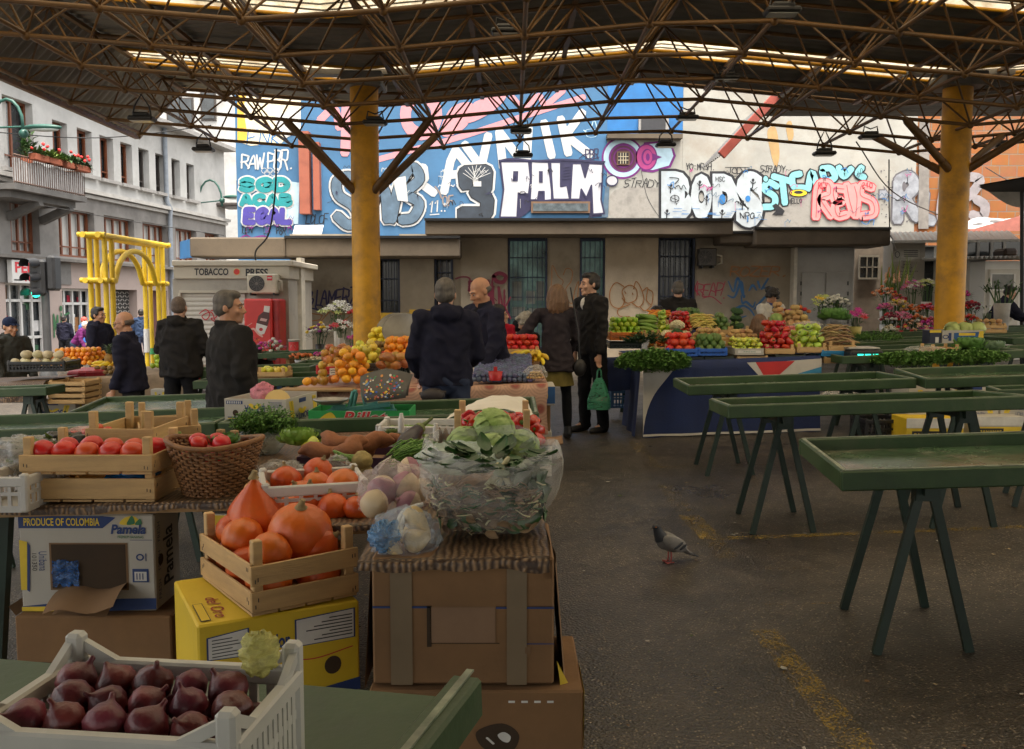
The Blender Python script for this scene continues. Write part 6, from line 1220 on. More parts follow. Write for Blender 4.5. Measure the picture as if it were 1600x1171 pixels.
m,w_=spot(462,600,728,3.72,rad(-4));m.translation.z=TZ(-.7)+.002;carton(m,w_,.3,.075,'purple carton tray of sweet potatoes',M('purple_carton',(.06,.02,.05),.7,.2),opened=True)
spm=M('sweet_potato_skin',(.29,.105,.04),.8,.3,12,.35,60,dirt=.6,dirtcol=(.2,.1,.05),dscale=8)
for i,(px,py,y,ln,r,a,lb)in enumerate([(502,706,3.72,.19,.038,.1,'long sweet potato lying at the front left of the purple tray'),(527,690,3.85,.18,.04,-.35,'sweet potato slanting across the back of the purple tray'),(549,699,3.7,.15,.045,.5,'thick round ended sweet potato facing forward'),(582,692,3.82,.19,.038,.3,'smooth sweet potato on the right of the thick one'),(613,690,3.9,.15,.026,.05,'slim sweet potato pointing towards the aubergine'),(535,714,3.7,.15,.032,0,'sweet potato low in the front of the tray'),(560,708,3.85,.15,.035,.2,'sweet potato half buried in the middle of the tray')]):
 mb=MB();q=[V(((k/8-.5)*ln,.012*math.sin(k+i),.012*math.sin(k*.9+i)))for k in range(9)];mb.tube(q,[r*t for t in(.15,.6,.9,1.02,1,.97,.8,.5,.12)],16);o=mb.build('sweet_potato',spm);o.matrix_basis=TR(Dp(px,py,y),a,0,-a*.5);tag(o,lb,'sweet potato','sweet potatoes in the purple tray')
celm=M('celeriac_skin',(.36,.27,.10),.85,.4,14,.5,50)
for i,(px,py,r,lb)in enumerate([(566,720,.042,'knobbly celeriac with green stalks in front of the sweet potatoes'),(571,736,.028,'smaller knobbly celeriac root'),(548,738,.015,'smallest brown root stub beside the celeriac')]):
 p=Dp(px,py,3.5);mb=MB();mb.ell((0,0,0),(r,r,r*.9),18,12,wob=.2,seed=i+3,wf=4);o=mb.build('celeriac',celm);o.location=p;tag(o,lb,'celeriac','celeriac roots')
 if i==0:
  mb=MB();[mb.tube([(-r*.6,R.uniform(-.01,.01),R.uniform(-.01,.02)),(-r*1.8,R.uniform(-.02,.02),R.uniform(0,.03)),(-r*2.7,R.uniform(-.03,.03),R.uniform(0,.05))],[.007,.006,.003],6)for _ in range(8)];mb.build('stalks',M('celery_green',(.16,.30,.05),.5),o)
m,w_=spot(598,662,744,3.5,rad(-8));m.translation.z=TZ(-.45)+.002;carton(m,w_+.04,.3,.08,'white carton tray of green chive bunches',wcard,opened=True)
mb=MB()
for _ in range(230):x=R.uniform(-.08,.05);y=R.uniform(-.1,.14);z=R.uniform(.0,.07);a=R.gauss(.8,.25);l=R.uniform(.06,.13);mb.tube([(x,y,z),(x+l*.5*math.cos(a),y+l*.5*math.sin(a)*.4,z+.02),(x+l*math.cos(a),y+l*math.sin(a)*.4,z+R.uniform(-.01,.03))],[.0028,.003,.001],4,R.randrange(2))
o=mb.build('chives',[herbm,M('celery_green',())]);o.location=m@V((0,.1,.06));tag(o,'loose bunches of chives in the white tray','chives')
p0,p1=Dp(628,700,3.72),Dp(657,668,3.9);p2=Dp(676,653,3.92);d_=p1-p0;mb=MB();mb.tube([p0+d_*t for t in(-.12,-.06,.05,.25,.5,.75,.95,1.05)],[.006,.022,.034,.041,.038,.03,.021,.012],20);au=mb.build('aubergine',M('aubergine_skin',(.014,.007,.016),.3,.2,3),origin=p0);tag(au,'shiny dark aubergine standing tilted with a curled green stalk','aubergine')
mb=MB();mb.tube([p0+d_*t for t in(.86,.98,1.06)],[.027,.026,.014],12);mb.tube([p1+d_*.04,p1.lerp(p2,.6),p2],[.011,.008,.006],8);o=mb.build('stalk',M('aubergine_calyx',(.16,.19,.06),.6,.3),au);o.location=-p0
m,w_=spot(590,722,700,4.35);m.translation.z=TZ(-.4)+.002;pcrate(m,w_,.3,.11,'low white plastic crate behind the aubergine with tall corner pegs',(.6,.58,.54));heap('zucchini',m,.3,.2,.02,2,'small courgette in the white crate behind the aubergine','courgette','courgette',10,sc=.7)
for i,(px,y0,y1,y,lb)in enumerate([(595,664,684,4.1,'shorter white peg left of the artichoke'),(627,646,676,4.1,'tall white peg beside the aubergine'),(681,662,685,4.1,'white peg right of the aubergine')]):
 a,b=Dp(px,y1,y),Dp(px,y0,y);mb=MB();mb.tube([a,a.lerp(b,.75),a.lerp(b,.8),b],[.014,.014,.010,.008],10);tag(mb.build('crate_peg',M('peg_white',(.6,.58,.54),.5),origin=a),lb,'peg','white crate pegs')
leafball(Dp(612,677,4.15),.03,'small green artichoke beside the tall white peg',M('artichoke',(.18,.26,.08),.6,.3),16,'artichoke','artichoke')
mb=MB();o_=Dp(696,688,4.1);mb.sheet(lambda u,v:V((-.035+.07*u,.02*math.sin(u*5),-.03+(.05+.04*abs(math.sin(u*7+1)))*v)),14,4);o=mb.build('cardboard_scrap',kraft);o.location=o_;tag(o,'torn brown cardboard scrap standing beside the pepper crate','cardboard')
m,w_=spot(706,832,716,3.95);m.translation.z=TZ(-.1)+.002;crate(m,w_,.42,.13,'wooden crate of red peppers behind the cabbages',lg,2,.1);heap('redpep',m,w_-.04,.38,.055,2,'glossy red pepper in the crate behind the cabbages','pepper','red_pepper',40,dome=.9)
for i,(px,py,y,lb)in enumerate([(842,672,4.1,'red pepper lying loose outside the crate near the carton flap'),(838,690,3.95,'lowest loose red pepper outside the crate'),(835,660,4.2,'highest loose red pepper outside the crate')]):put('redpep',Dp(px,py,y),lb,'pepper','red_pepper',tilt=1.4,sc=.85)
for i,(px,py,y,r,lb)in enumerate([(770,672,3.62,.079,'big round green cabbage on top of the others'),(728,696,3.6,.07,'lower cabbage half hidden on the left of the big one'),(815,700,3.62,.068,'loose leafed lower cabbage right of the big one'),(768,702,3.5,.06,'cabbage lying below the big one')]):
 o=cabbage(r,cabm,i+2).build('cabbage',cabm);o.location=Dp(px,py,y);o.rotation_euler=(.9,.2*i,i*1.3);tag(o,lb,'cabbage','cabbages in front of the red peppers')
mb=MB();A,B,C,E=Dp(690,657,4.34),Dp(836,653,4.36),Dp(822,624,4.75),Dp(745,626,4.75)
mb.sheet(lambda u,v:A.lerp(B,u).lerp(E.lerp(C,u),v)+V((0,0,.05*math.sin(PI*u)*(1-.5*v)+.012*noise.noise(V((u*5,v*5,2))))),24,12);tag(mb.build('paper_sheet',M('wrapping_paper',(.62,.58,.5),.8,.06,4,.3,12),origin=A),'sheet of white wrapping paper lying over the crate of peppers','paper')
m,w_=spot(725,815,700,4.4);m.translation.z=TZ(0)+.002;crate(m,w_,.35,.11,'wooden crate under the sheet of white paper',lg,1,.0,mat=woodd);heap('potato',m,w_-.06,.3,.07,1,'brown potato in the crate under the white paper','potato','potato',24)
mb=MB();a,b,c=Dp(828,704,3.9),Dp(880,690,3.95),Dp(878,678,4.25);mb.sheet(lambda u,v:a.lerp(b,u)+(c-b)*v+V((0,0,.008*math.sin(u*5))),8,4);mb.sheet(lambda u,v:a.lerp(b,u)+(c-b)*v+V((0,0,.008*math.sin(u*5)-.006)),8,4);tag(mb.build('carton_flap',kraft,origin=a),'torn brown carton flap jutting over the aisle by the peppers','cardboard')
def wrinklebag(label,c,r,mat,seed,open_top=True,rimz=.0,n=72,m_=40,collar=.3,lean=0):
 """round bag: bulging body, gathered collar folded back"""
 mb=MB();vs=[]
 for i in range(m_+1):
  t=i/m_
  if t<.62:f=t/.62;rr_=math.sin(PI*(.08+.44*f))**.6;z=r[2]*(f**1.25)*2*.72;fold=.05
  else:f=(t-.62)/.38;rr_=1-.22*math.sin(f*PI*.6)+collar*f*f*.5;z=r[2]*2*(.72+.25*math.sin(f*PI*.75)-(.10*f*f));fold=.05+.12*f
  for j in range(n):
   a=2*PI*j/n;w1=noise.noise(V((math.cos(a)*2.2,math.sin(a)*2.2,t*3+seed)));w2_=abs(noise.noise(V((math.cos(a)*7,math.sin(a)*7,t*2.5+seed))))
   k=rr_*(1+fold*1.6*w1-fold*1.2*w2_);zz_=z*(1+.12*noise.noise(V((math.cos(a)*1.5,math.sin(a)*1.5,seed)))*t)+((lean*math.cos(a)+.3*math.sin(a))*r[2]*t*t)
   vs.append(V((r[0]*k*math.cos(a),r[1]*k*math.sin(a),zz_)))
 mb.add(vs,[(i*n+j,i*n+(j+1)%n,(i+1)*n+(j+1)%n,(i+1)*n+j)for i in range(m_)for j in range(n)],0,True)
 mb.add(vs[:n],[list(range(n))[::-1]]);o=mb.build('plastic_bag',mat);o.location=c;return tag(o,label,'plastic bag','plastic bags on the foreground stall')
bc=V((-.065,2.74,TZ(0)+.006));wrinklebag('big open clear bag of chard and cut roots on the table corner',bc,(.225,.19,.145),film('bag_film',(.78,.76,.70),.01,.29,7,.14),4,lean=-.12)
chm=M('chard_leaf',(.022,.075,.012),.42,.35,12,.3,25);dry=M('dry_leaf',(.22,.14,.07),.8,.55,22);stemm=M('pale_stem',(.55,.50,.28),.5,.3,5)
def wavy(mb,p,d,up,L_,W_,mi,k):
 p=V(p);d=V(d).normalized();x=d.cross(V(up)).normalized();u=x.cross(d)
 mb.sheet(lambda s,t:p+d*L_*t+x*(s-.5)*W_*math.sin(PI*min(1,.12+t*.85))+u*(.12*L_*math.sin(t*2.6)*-1+.1*W_*math.cos((s-.5)*12+k)*abs(s-.5)+.25*W_*(s-.5)**2),6,7,mi)
mb=MB()
for k in range(74):
 a=R.uniform(0,6.28);q=.15*math.sqrt(R.random());wavy(mb,(q*1.2*math.cos(a)+.0,q*math.sin(a)+.02,R.uniform(.19,.24)),(math.cos(a)*R.uniform(.3,1),math.sin(a)*.7-.25,R.uniform(-.1,.45)),(0,0,1),R.uniform(.05,.09),R.uniform(.04,.065),0,k)
for k in range(46):
 a=R.uniform(-1.2,.9);q=R.uniform(.12,.165);wavy(mb,(q*1.05*math.cos(a-.2),q*.9*math.sin(a-.2),R.uniform(.04,.17)),(-math.sin(a),.8*math.cos(a),R.uniform(-.3,.4)),(math.cos(a),math.sin(a),.2),R.uniform(.06,.1),R.uniform(.05,.08),0,k)
for k in range(430):
 a=R.uniform(-3.0,-.7);q=R.uniform(.15,.2);p=V((q*1.05*math.cos(a),q*.85*math.sin(a),R.uniform(.012,.165)));s_=min(1,.62+p.z*4);p.x*=s_;p.y*=s_
 L_=R.uniform(.02,.055);d_=V((-math.sin(a),.8*math.cos(a),R.gauss(0,.4))).normalized()*L_*R.choice((-1,1));j_=V((math.cos(a),math.sin(a),0));w_=R.uniform(.002,.0055)
 mb.tube([p-d_*.5-j_*.004,p+V((0,0,R.uniform(-.008,.008))),p+d_*.5-j_*.006],[w_*R.uniform(.4,1),w_,w_*R.uniform(.3,1.3)],5,(1,2,1,3,1,0,3,2)[k%8],sq=R.uniform(.3,.8))
for k in range(50):
 a=R.uniform(-3.0,-.7);q=R.uniform(.14,.18);wavy(mb,(q*1.0*math.cos(a),q*.85*math.sin(a),R.uniform(.02,.15)),(-math.sin(a),.8*math.cos(a),R.uniform(-.6,.6)),(math.cos(a),math.sin(a),R.uniform(-.5,.8)),R.uniform(.03,.06),R.uniform(.015,.035),(0,1,3)[k%3],k)
for x0,x1,z1 in((.02,.05,.225),(-.01,.055,.23),(.06,.02,.21)):mb.tube([(x0,-.1,.15),((x0+x1)/2,-.09,.19),(x1,-.05,z1)],[.012,.01,.007],8,2)
mb.ell((0,.01,.085),(.16,.125,.075),20,12,3,wob=.25,seed=2,wf=4)
o=mb.build('chard',[chm,dry,stemm,M('pinkish_leaf',(.26,.17,.11),.7,.5,22)]);o.location=bc;tag(o,'dark green chard with pale stalks filling the big clear bag','chard')
turm=M('turnip_skin',(.60,.46,.28),.5,.12,6,col2=(.66,.52,.34));turp=M('turnip_purple',(.32,.12,.16),.5,.3,6)
def turnip(p,r,rz,tilt,label):
 mb=MB();mb.lathe([(0,-.95*r),(.12*r,-.9*r),(.55*r,-.72*r),(.92*r,-.25*r),(r,.1*r)],n=24,wob=.08,seed=int(r*900));mb.lathe([(r,.1*r),(.93*r,.45*r),(.6*r,.78*r),(.2*r,.86*r),(0,.84*r)],n=24,mi=1,wob=.08,seed=int(r*900));mb.tube([(0,0,.8*r),(.02,0,1.05*r)],[.2*r,.1*r],7,1);o=mb.build('turnip',[turm,turp]);o.matrix_basis=TR(p,rz,tilt);tag(o,label,'turnip','purple topped turnips')
turnip(Dp(639,734,3.1),.044,1.8,1.3,'turnip lying on top of the bags beside the chives')
for i,(px,py,y,r)in enumerate([(598,766,2.85,.05),(634,764,2.88,.056),(656,770,2.9,.05),(585,788,2.75,.045),(640,790,2.8,.045)]):turnip(Dp(px,py,y),r,1.2*i,[1.9,-1.2,2.2,1.6,1][i],['turnip at the upper left inside the pinkish bag','biggest turnip with a purple patch in the pinkish bag','turnip at the upper right inside the pinkish bag','purple turnip low at the left of the pinkish bag','turnip at the bottom of the pinkish bag'][i])
baggy('plastic_bag',film('pinkish_film',(.78,.66,.62),.06,.36,13),Dp(618,768,2.84),(.125,.10,.098),'pinkish clear bag of turnips beside the white pumpkin crate',21,2.6,.22,False)
parm=M('parsnip_skin',(.58,.43,.20),.7,.2,9,.3,40)
for i,(a,b,r)in enumerate([((640,800,2.6),(668,840,2.55),.034),((608,850,2.5),(628,872,2.5),.022),((640,848,2.5),(668,838,2.55),.036),((655,812,2.65),(630,845,2.55),.026)]):
 p0,p1=Dp(*a),Dp(*b);d_=p1-p0;mb=MB();mb.tube([p0+d_*t for t in(-.1,0,.2,.5,.8,1,1.1)],[r*k for k in(.2,.8,1,.85,.6,.35,.15)],14);tag(mb.build('parsnip',parm,origin=p0),['long parsnip at the top of the blue bag','small parsnip end near the cloth edge','thick round parsnip end at the right of the blue bag','parsnip crossing the middle of the blue bag'][i],'parsnip','parsnips in the bluish bag')
baggy('plastic_bag',film('bluish_film',(.45,.55,.66),.08,.4,12),Dp(634,838,2.56),(.105,.10,.082),'bluish clear bag of parsnips at the front of the table',33,2.5,.24)
baggy('plastic_bag',film('blue_knot_film',(.12,.28,.50),.35,.8,16),Dp(600,838,2.5),(.042,.04,.045),'crumpled blue knot of the parsnip bag',41,3.5,.5,False,30)
mb=MB();q=[Dp(655,790,2.62),Dp(632,800,2.6),Dp(622,820,2.55),Dp(619,842,2.5)];mb.tube(spline(q,6),.009,7);mb.tube(spline([p+V((.012,0,.004))for p in q],6),.007,7);tag(mb.build('bag_handle',film('handle_film',(.74,.72,.66),.5,.9,20),origin=q[0]),'twisted clear handle of the big bag hanging over the bluish bag','plastic bag')
baggy('plastic_bag',film('greenish_film',(.46,.56,.46),.5,.85,8),Dp(718,716,3.3),(.165,.14,.062),'milky green bag spread behind the big clear bag',52,2.2,.22)
baggy('plastic_bag',clear,Dp(438,742,3.42),(.1,.085,.055),'clear crumpled bag between the basket and the small pumpkins',61,3.4,.35);baggy('plastic_bag',clear,Dp(528,728,3.42),(.05,.045,.04),'small clear bag behind the small pumpkins',65,3.4,.4)
for i in range(4):put('onion',Dp(392+6*i,764-4*(i%2),3.15),'brown onion between the basket and the small pumpkins','onion','onion','brown onions by the basket',sc=.85)
FR,BRc=V((-.364,1.12,.932)),V((-.336,1.36,.932));ax=(BRc-FR);ax.z=0;rz=math.atan2(ax.y,ax.x)-PI/2
m=TR(FR+V((-.185*math.cos(rz),-.185*math.sin(rz),-.142)),rz);pcrate(m,.37,ax.length,.142,'white plastic crate of red onions on the nearest green table',(.50,.49,.44),rim=.014,ribs=13,up=.03)
onm=M('red_onion_skin',(.085,.008,.015),.4,.5,5,.3,40,col2=(.2,.03,.035),rand=.4)
onp=[]
for s in range(3):
 r=.03;mb=MB();mb.lathe([(0,-.85*r),(.4*r,-.78*r),(.85*r,-.4*r),(r,0),(.9*r,.4*r),(.5*r,.78*r),(.2*r,.98*r),(.13*r,1.1*r),(.12*r,1.16*r+.12*r*s),(0.02*r,1.2*r+.13*r*s)],n=26,wob=.1,seed=s,lobes=9,ldepth=.03);onp.append(mesh_of(mb,'red_onion',[onm]))
FM['redonion']=onp;RAD['redonion']=.03
heap('redonion',m,.35,ax.length-.03,.015,3,'red onion in the white crate on the nearest green table','onion','red_onion',80,dome=.93,tl=1.5)
baggy('net_bag',film('yellow_net',(.62,.58,.16),.5,.9,60),Dp(405,1022,1.32),(.03,.026,.034),'pale yellow net bag in the corner of the onion crate',71,4,.3,False,26)
m,w_=spot(351,447,666,5.32,rad(-9));m.translation.z=LA.z-.075
bb=carton(m,w_+.02,.5,.2,'open white banana box with upside down lettering on the green table',wcard,opened=True,prints=bonfront,sideprints=lambda d:(banana(d,.12,.5,.4),banana(d,.85,.5,.4),d.text('BONITA',.3,.3,.7,.5,0,1,.02,0,True),d.rect(.4,.8,.62,.93,0,1),d.stroke([(.42,.6),(.5,.5),(.58,.6)],.1,1,2)))
baggy('net_bag',film('pink_net',(.75,.25,.32),.35,.8,50),m@V((-.01,.14,.22)),(.075,.06,.07),'pink net bag standing in the open banana box',81,2.5,.25,False,26)
mb=MB();mb.lathe([(0,0),(.075,0),(.08,.004)],n=24);[mb.add([V((.08*math.cos(a),0,.08*math.sin(a)))for a in[PI*k/12 for k in range(13)]]+[V((.08*math.cos(a),.03,.08*math.sin(a)))for a in[PI*k/12 for k in range(13)]],[list(range(13)),list(range(13,26))[::-1]]+[(k,k+13,k+14,k+1)for k in range(12)])];o=mb.build('melon_slice',M('melon_flesh',(.68,.5,.2),.5,.08));o.matrix_basis=TR(m@V((.1,.1,.17)),.2,-.2);tag(o,'pale yellow half melon slice standing in the open banana box','melon slice')
m,w_=spot(482,640,664,5.3);m.translation.z=LA.z-.028
carton(m,w_,.34,.085,'low green carton tray with red script under the old scale',M('green_carton',(.02,.30,.07),.6,.15),opened=True,prints=lambda d:(d.text('Rillet',.34,.12,.78,.95,3,2,.02,.25),d.text('Rillet',.335,.09,.785,.99,5,1,.05,.25),d.shape([(.1,.3),(.22,.9),(.28,.2)],1,1,True),d.disc(.15,.3,.03,.2,3,2)))
sc=thing('market_scale','old teal market scale with a steel pan and a dark sticker covered hood','scale',m@V((.03,.17,.035)));SO=m@V((.03,.17,.035));tealm=M('teal_cast_iron',(.06,.24,.20),.45,.2,8,dirt=.3)
lp=lambda px,py,y=5.45:Dp(px,py,y)-SO
mb=MB();[mb.bar(lp(a,b),lp(c,e),.03,.03,(0,1,0),0,.004)for a,b,c,e in((503,647,620,643),(503,656,625,655),(520,636,540,636),(545,640,610,632))];[mb.bar(lp(x,655),lp(x+2,644),.02,.02,(0,1,0))for x in range(508,622,11)];mb.tube(spline([lp(500,656),lp(515,643),lp(560,638),lp(605,643),lp(622,656)],6),.014,8);mb.build('frame',tealm,sc)
mb=MB();[mb.tube([lp(a,b),lp(c,e)],.012,8)for a,b,c,e in((545,637,552,612),(552,612,558,612),(552,637,557,614),(566,612,571,634),(571,634,590,630),(612,632,616,646),(520,648,520,636))];mb.build('linkage',tealm,sc)
mb=MB();c_=lp(517,632);mb.lathe([(0,0),(.06,0),(.105,.025),(.11,.035),(.1,.03),(.05,.008),(0,.008)],c_,28);mb.build('pan',M('worn_steel',(.42,.40,.36),.35,.2,6,metal=.7),sc)
A,B,C,E=lp(570,629,5.3),lp(634,622,5.3),lp(642,588,5.5),lp(563,588,5.5);mb=MB()
def hood(u,v):return A.lerp(B,u).lerp(E.lerp(C,u),v)+V((0,-.07*math.sin(PI*v)-.03*math.sin(PI*u),.035*v*v*math.sin(PI*u)))
mb.sheet(hood,16,10);mb.sheet(lambda u,v:hood(u,v)+V((0,.13,0)),16,10);hd=mb.build('hood',M('dark_plastic_hood',(.05,.046,.04),.5,.2),sc)
d=Dec(lambda u,v,l:hood(u,v)+V((0,-.003-.001*l,0)))
for k in range(110):r_=R.uniform(.013,.028);d.disc(R.uniform(.08,.92),R.uniform(.12,.92),r_,r_*R.uniform(1.0,1.8),R.randrange(7),k%5,8)
d.build('stickers',[M('sticker_%d'%k,c,.5)for k,c in enumerate([(.6,.58,.5),(.5,.03,.02),(.02,.08,.35),(.6,.4,.03),(.03,.22,.08),(.5,.2,.03),(.08,.2,.4)])],hd)
baggy('plastic_bag',clear,Dp(660,664,5.4),(.075,.06,.03),'small clear bag lying right of the green carton tray',85,3,.4)
def patt():
 m=bpy.data.materials.new('circle_print_cloth');m.use_nodes=True;nt=m.node_tree;L=nt.links.new;b=nt.nodes['Principled BSDF'];b.inputs['Roughness'].default_value=.6
 tc=nd(nt,'ShaderNodeTexCoord');mp=nd(nt,'ShaderNodeMapping');mp.inputs['Scale'].default_value=(4.6,4.6,4.6);L(tc.outputs['UV'],mp.inputs[0]);vo=nd(nt,'ShaderNodeTexVoronoi',Scale=1,Randomness=.0,voronoi_dimensions='2D');L(mp.outputs[0],vo.inputs[0])
 s=nd(nt,'ShaderNodeMath',operation='MULTIPLY');s.inputs[1].default_value=55;L(vo.outputs['Distance'],s.inputs[0]);sn=nd(nt,'ShaderNodeMath',operation='SINE');L(s.outputs[0],sn.inputs[0])
 r=nd(nt,'ShaderNodeValToRGB');e=r.color_ramp.elements;e[0].position=.02;e[0].color=(.30,.06,.04,1);e[1].position=.55;e[1].color=(.50,.30,.20,1);x=e.new(.16);x.color=(.28,.09,.06,1);x=e.new(.2);x.color=(.46,.26,.17,1);L(vo.outputs['Distance'],r.inputs[0])
 mx=nd(nt,'ShaderNodeMix',data_type='RGBA',blend_type='MULTIPLY');mx.inputs[0].default_value=.12;L(r.outputs[0],mx.inputs[6]);L(sn.outputs[0],mx.inputs[7]);L(mx.outputs[2],b.inputs['Base Color']);return m
def draped(name,label,x0,x1,y0,y1,h,drop,mat,uvs=True,xdrop=0,seed=0,cat='tablecloth',h1=None):
 mb=MB();tot=drop+(y1-y0);h1=h if h1 is None else h1
 def fn(u,v):
  q=v*tot;x=x0+(x1-x0)*u;z=G(x)+h+(h1-h)*u
  if q<drop:a=1-q/drop;return V((x+.01*math.sin(a*4+u*9),y0-(.012+.05*a*(.5+noise.noise(V((x*4.5+seed,a*.6,seed))))),z-(drop-q)*(1+.05*noise.noise(V((x*3,seed,0))))))
  return V((x,y0+q-drop,z+.004*noise.noise(V((x*5,q*5,seed)))))
 nu,nv=max(8,int((x1-x0)*28)),max(10,int(tot*16));mb.sheet(fn,nu,nv)
 o=mb.build(name,mat)
 uv=o.data.uv_layers.new(name='UVMap');L=o.data.loops
 for i,l in enumerate(L):k=l.vertex_index;uv.data[i].uv=((k%(nu+1))/nu*(x1-x0),(k//(nu+1))/nv*tot)
 return tag(o,label,cat)
def plainstall(x0,x1,y0,y1,h,label):
 c=V(((x0+x1)/2,(y0+y1)/2,0));c.z=G(c.x);t=thing('stall_table',label,'table',c,0,'stall tables under cloths');rx=Matrix.Rotation(-math.atan(SL),3,'Y');mb=MB();mb.box((0,0,h-.03),(x1-x0-.03,y1-y0-.03,.04),rx);mb.build('tabletop',woodd,t)
 for sx in(-1,1):
  for sy in(-1,1):mb=MB();xx=sx*((x1-x0)/2-.15);mb.bar((xx,sy*((y1-y0)/2-.1),h-.05+SL*xx),(xx+.1*sx,sy*((y1-y0)/2-.1),SL*xx),.04,.04);mb.build('leg',legm,t)
 return t
plainstall(-1.9,.28,7.5,9.2,.8,'long stall table under the circle patterned cloth');draped('tablecloth','pinkish brown tablecloth printed with circles on the middle fruit stall',-1.93,.3,7.46,9.2,.81,.42,patt())
SA=lambda px,py,y:Dp(px,py,y)
def onA(px,y,up=0):p=Dp(px,500,y);p.z=G(p.x)+.815+up;return p
def hp(kind,px0,px1,y,dep,layers,label,cat,name,n,up=0,box=None,blabel=None,**k):
 a,b=onA(px0,y,up),onA(px1,y,up);m=TR((a+b)/2);w_=(b-a).length
 if box:pcrate(m,w_,dep,.07,blabel,box,'plastic fruit boxes on the middle stall')
 heap(kind,m,w_-.02,dep,.01 if not box else.02,layers,label,cat,name,n,**k)
hp('mandarin',515,572,7.62,.3,4,'mandarin in the heap behind the scale hood','mandarin','mandarin',50,.03,dome=.9,rise=.06);hp('apple',480,517,7.65,.2,3,'red and yellow apple in the low heap left of the mandarins','apple','apple',12,.02);hp('mandarin',464,486,7.6,.1,1,'loose mandarin at the left end of the stall','mandarin','mandarin',3,.02)
hp('apple',494,546,8.0,.35,3,'red apple in the crate at the back left of the middle stall','apple','apple',60,.1,(.45,.02,.02),'red plastic box of apples on the middle stall',dome=.93,rise=.06);hp('pear',545,588,8.0,.35,3,'yellow apple in the box right of the red apples','apple','yellow_apple',36,.12,(.05,.045,.04),'dark plastic box of yellow apples',dome=.93,rise=.06)
hp('kiwi',568,604,8.4,.3,3,'brown kiwi in the heap under the lemons','kiwi','kiwi',50,.2,dome=.92);hp('lemon',570,612,8.8,.4,4,'lemon in the heap beside the yellow column','lemon','lemon',90,.26,dome=.9);hp('orange',597,645,8.3,.35,3,'orange in the red box left of the man in the navy hooded jacket','orange','orange',34,.19,(.5,.03,.02),'red plastic box of oranges',dome=.93)
hp('mango',585,636,7.85,.25,2,'red green mango lying above the scale hood','mango','mango',14,.12);hp('lemon',622,648,9.1,.3,3,'lemon in the far heap by the hooded man','lemon','lemon',26,.33)
for i,(px,y,lb)in enumerate(((602,8.75,'nearer grey metal scale bowl tipped up behind the oranges'),(592,9.15,'farther grey metal scale bowl tipped up behind the lemons'))):mb=MB();mb.lathe([(0,0),(.12,.02),(.19,.07),(.2,.075),(.18,.06),(0,.01)],n=28);o=mb.build('scale_bowl',M('dull_grey_metal',(.20,.19,.17),.4,.2,5,metal=.6));o.matrix_basis=TR(onA(px+28,y,.42),0,.9);tag(o,lb,'bowl','scale bowls')
mb=MB();mb.box((0,0,0),(.62,.2,.02),None,0,.004);o=mb.build('board',woodd);o.location=onA(494,7.5,.012);tag(o,'thin wooden board at the front edge of the middle stall','board')
for i,(px,py,w2,h2,y)in enumerate(((524,583,.1,.085,7.9),(556,577,.085,.05,7.92))):d=Dec(facemap((-w2/2,0,-h2/2),(w2,0,0),(0,0,h2)));d.rect(0,0,1,1,0);[d.stroke([(.1,.75-.25*k),(.4,.8-.25*k),(.6,.7-.25*k),(.9,.77-.25*k)],.06,1,1)for k in range(3)];o=d.build('price_card',[M('paper_card',(.66,.63,.55),.8,.05),blk]);o.location=Dp(px,py,y);tag(o,['taller handwritten price card in front of the red apples','smaller handwritten price card in front of the yellow apples'][i],'price card','handwritten price cards')
hp('plum',736,836,7.6,.95,2,'dark blue plum on the middle stall','plum','plum',295,.0,dome=.95,rise=.13)
mb=MB();mb.lathe([(.05,0),(.062,.075),(.056,.075),(.04,.006),(0,.006)],n=16);mb.box((0,0,.09),(.03,.03,.05));o=mb.build('measuring_cup',M('red_plastic',(.5,.02,.02),.4,.1));o.location=onA(774,7.6,.03);tag(o,'red plastic measuring cup standing in the plums','cup')
hp('potato',822,852,7.58,.2,3,'hazelnut in the clear bag beside the plums','nut','hazelnut',90,.02,sc=.33);baggy('plastic_bag',clear,onA(837,7.68,.07),(.1,.11,.075),'clear bag of hazelnuts at the corner of the middle stall',91,2.5,.2)
for i in range(14):
 a=-.5+i*.09;put('banana',onA(800+3.4*i,8.6+.03*(i%4),.10+.035*(i%3)),'ripe banana in the hand beside the woman in the dark cardigan','banana','banana','bananas on the middle stall',rz=a*2+1,tilt=.8)
hp('grape',796,832,8.35,.16,5,'green grape in the bunch before the bananas','grape','grape',90,.05)
m=TR(onA(815,9.0,.13));crate(m,.36,.3,.1,'wooden crate of tomatoes under the two reaching hands',slats=1,post=.01);heap('tomato',m,.34,.28,.06,3,'red tomato under the two reaching hands','tomato','tomato',60,dome=.93)
m=TR(onA(815,9.0,0));carton(m,.36,.3,.128,'printed carton lifting the crate of tomatoes',kraftd,prints=lambda d:(d.rect(.25,.15,.75,.9,5,1),d.text('PLEASURE',.3,.3,.7,.7,2,2)))
m,w_=spot(834,858,634,7.6);carton(m,w_+.1,.4,onA(840,7.6).z-m.translation.z-.03,'white banana box with a yellow banana print at the end of the middle stall',wcard,prints=lambda d:(d.rect(.55,.1,1,.95,9,1),banana(d,.6,.55,.35)))
m,w_=spot(800,860,674,7.62);carton(m,w_,.4,.30,'brown box with a round hole below the banana box at the stall end',kraft,prints=lambda d:d.disc(.5,.65,.05,.05,6,1));mz=m.translation.z;m,w_=spot(800,862,690,7.6);m.translation.z=G(0);carton(m,w_,.4,max(.05,mz-G(0)-.003),'pale box on the ground at the stall end',wcard)
X0,X1,Y0=1.40,3.30,9.55
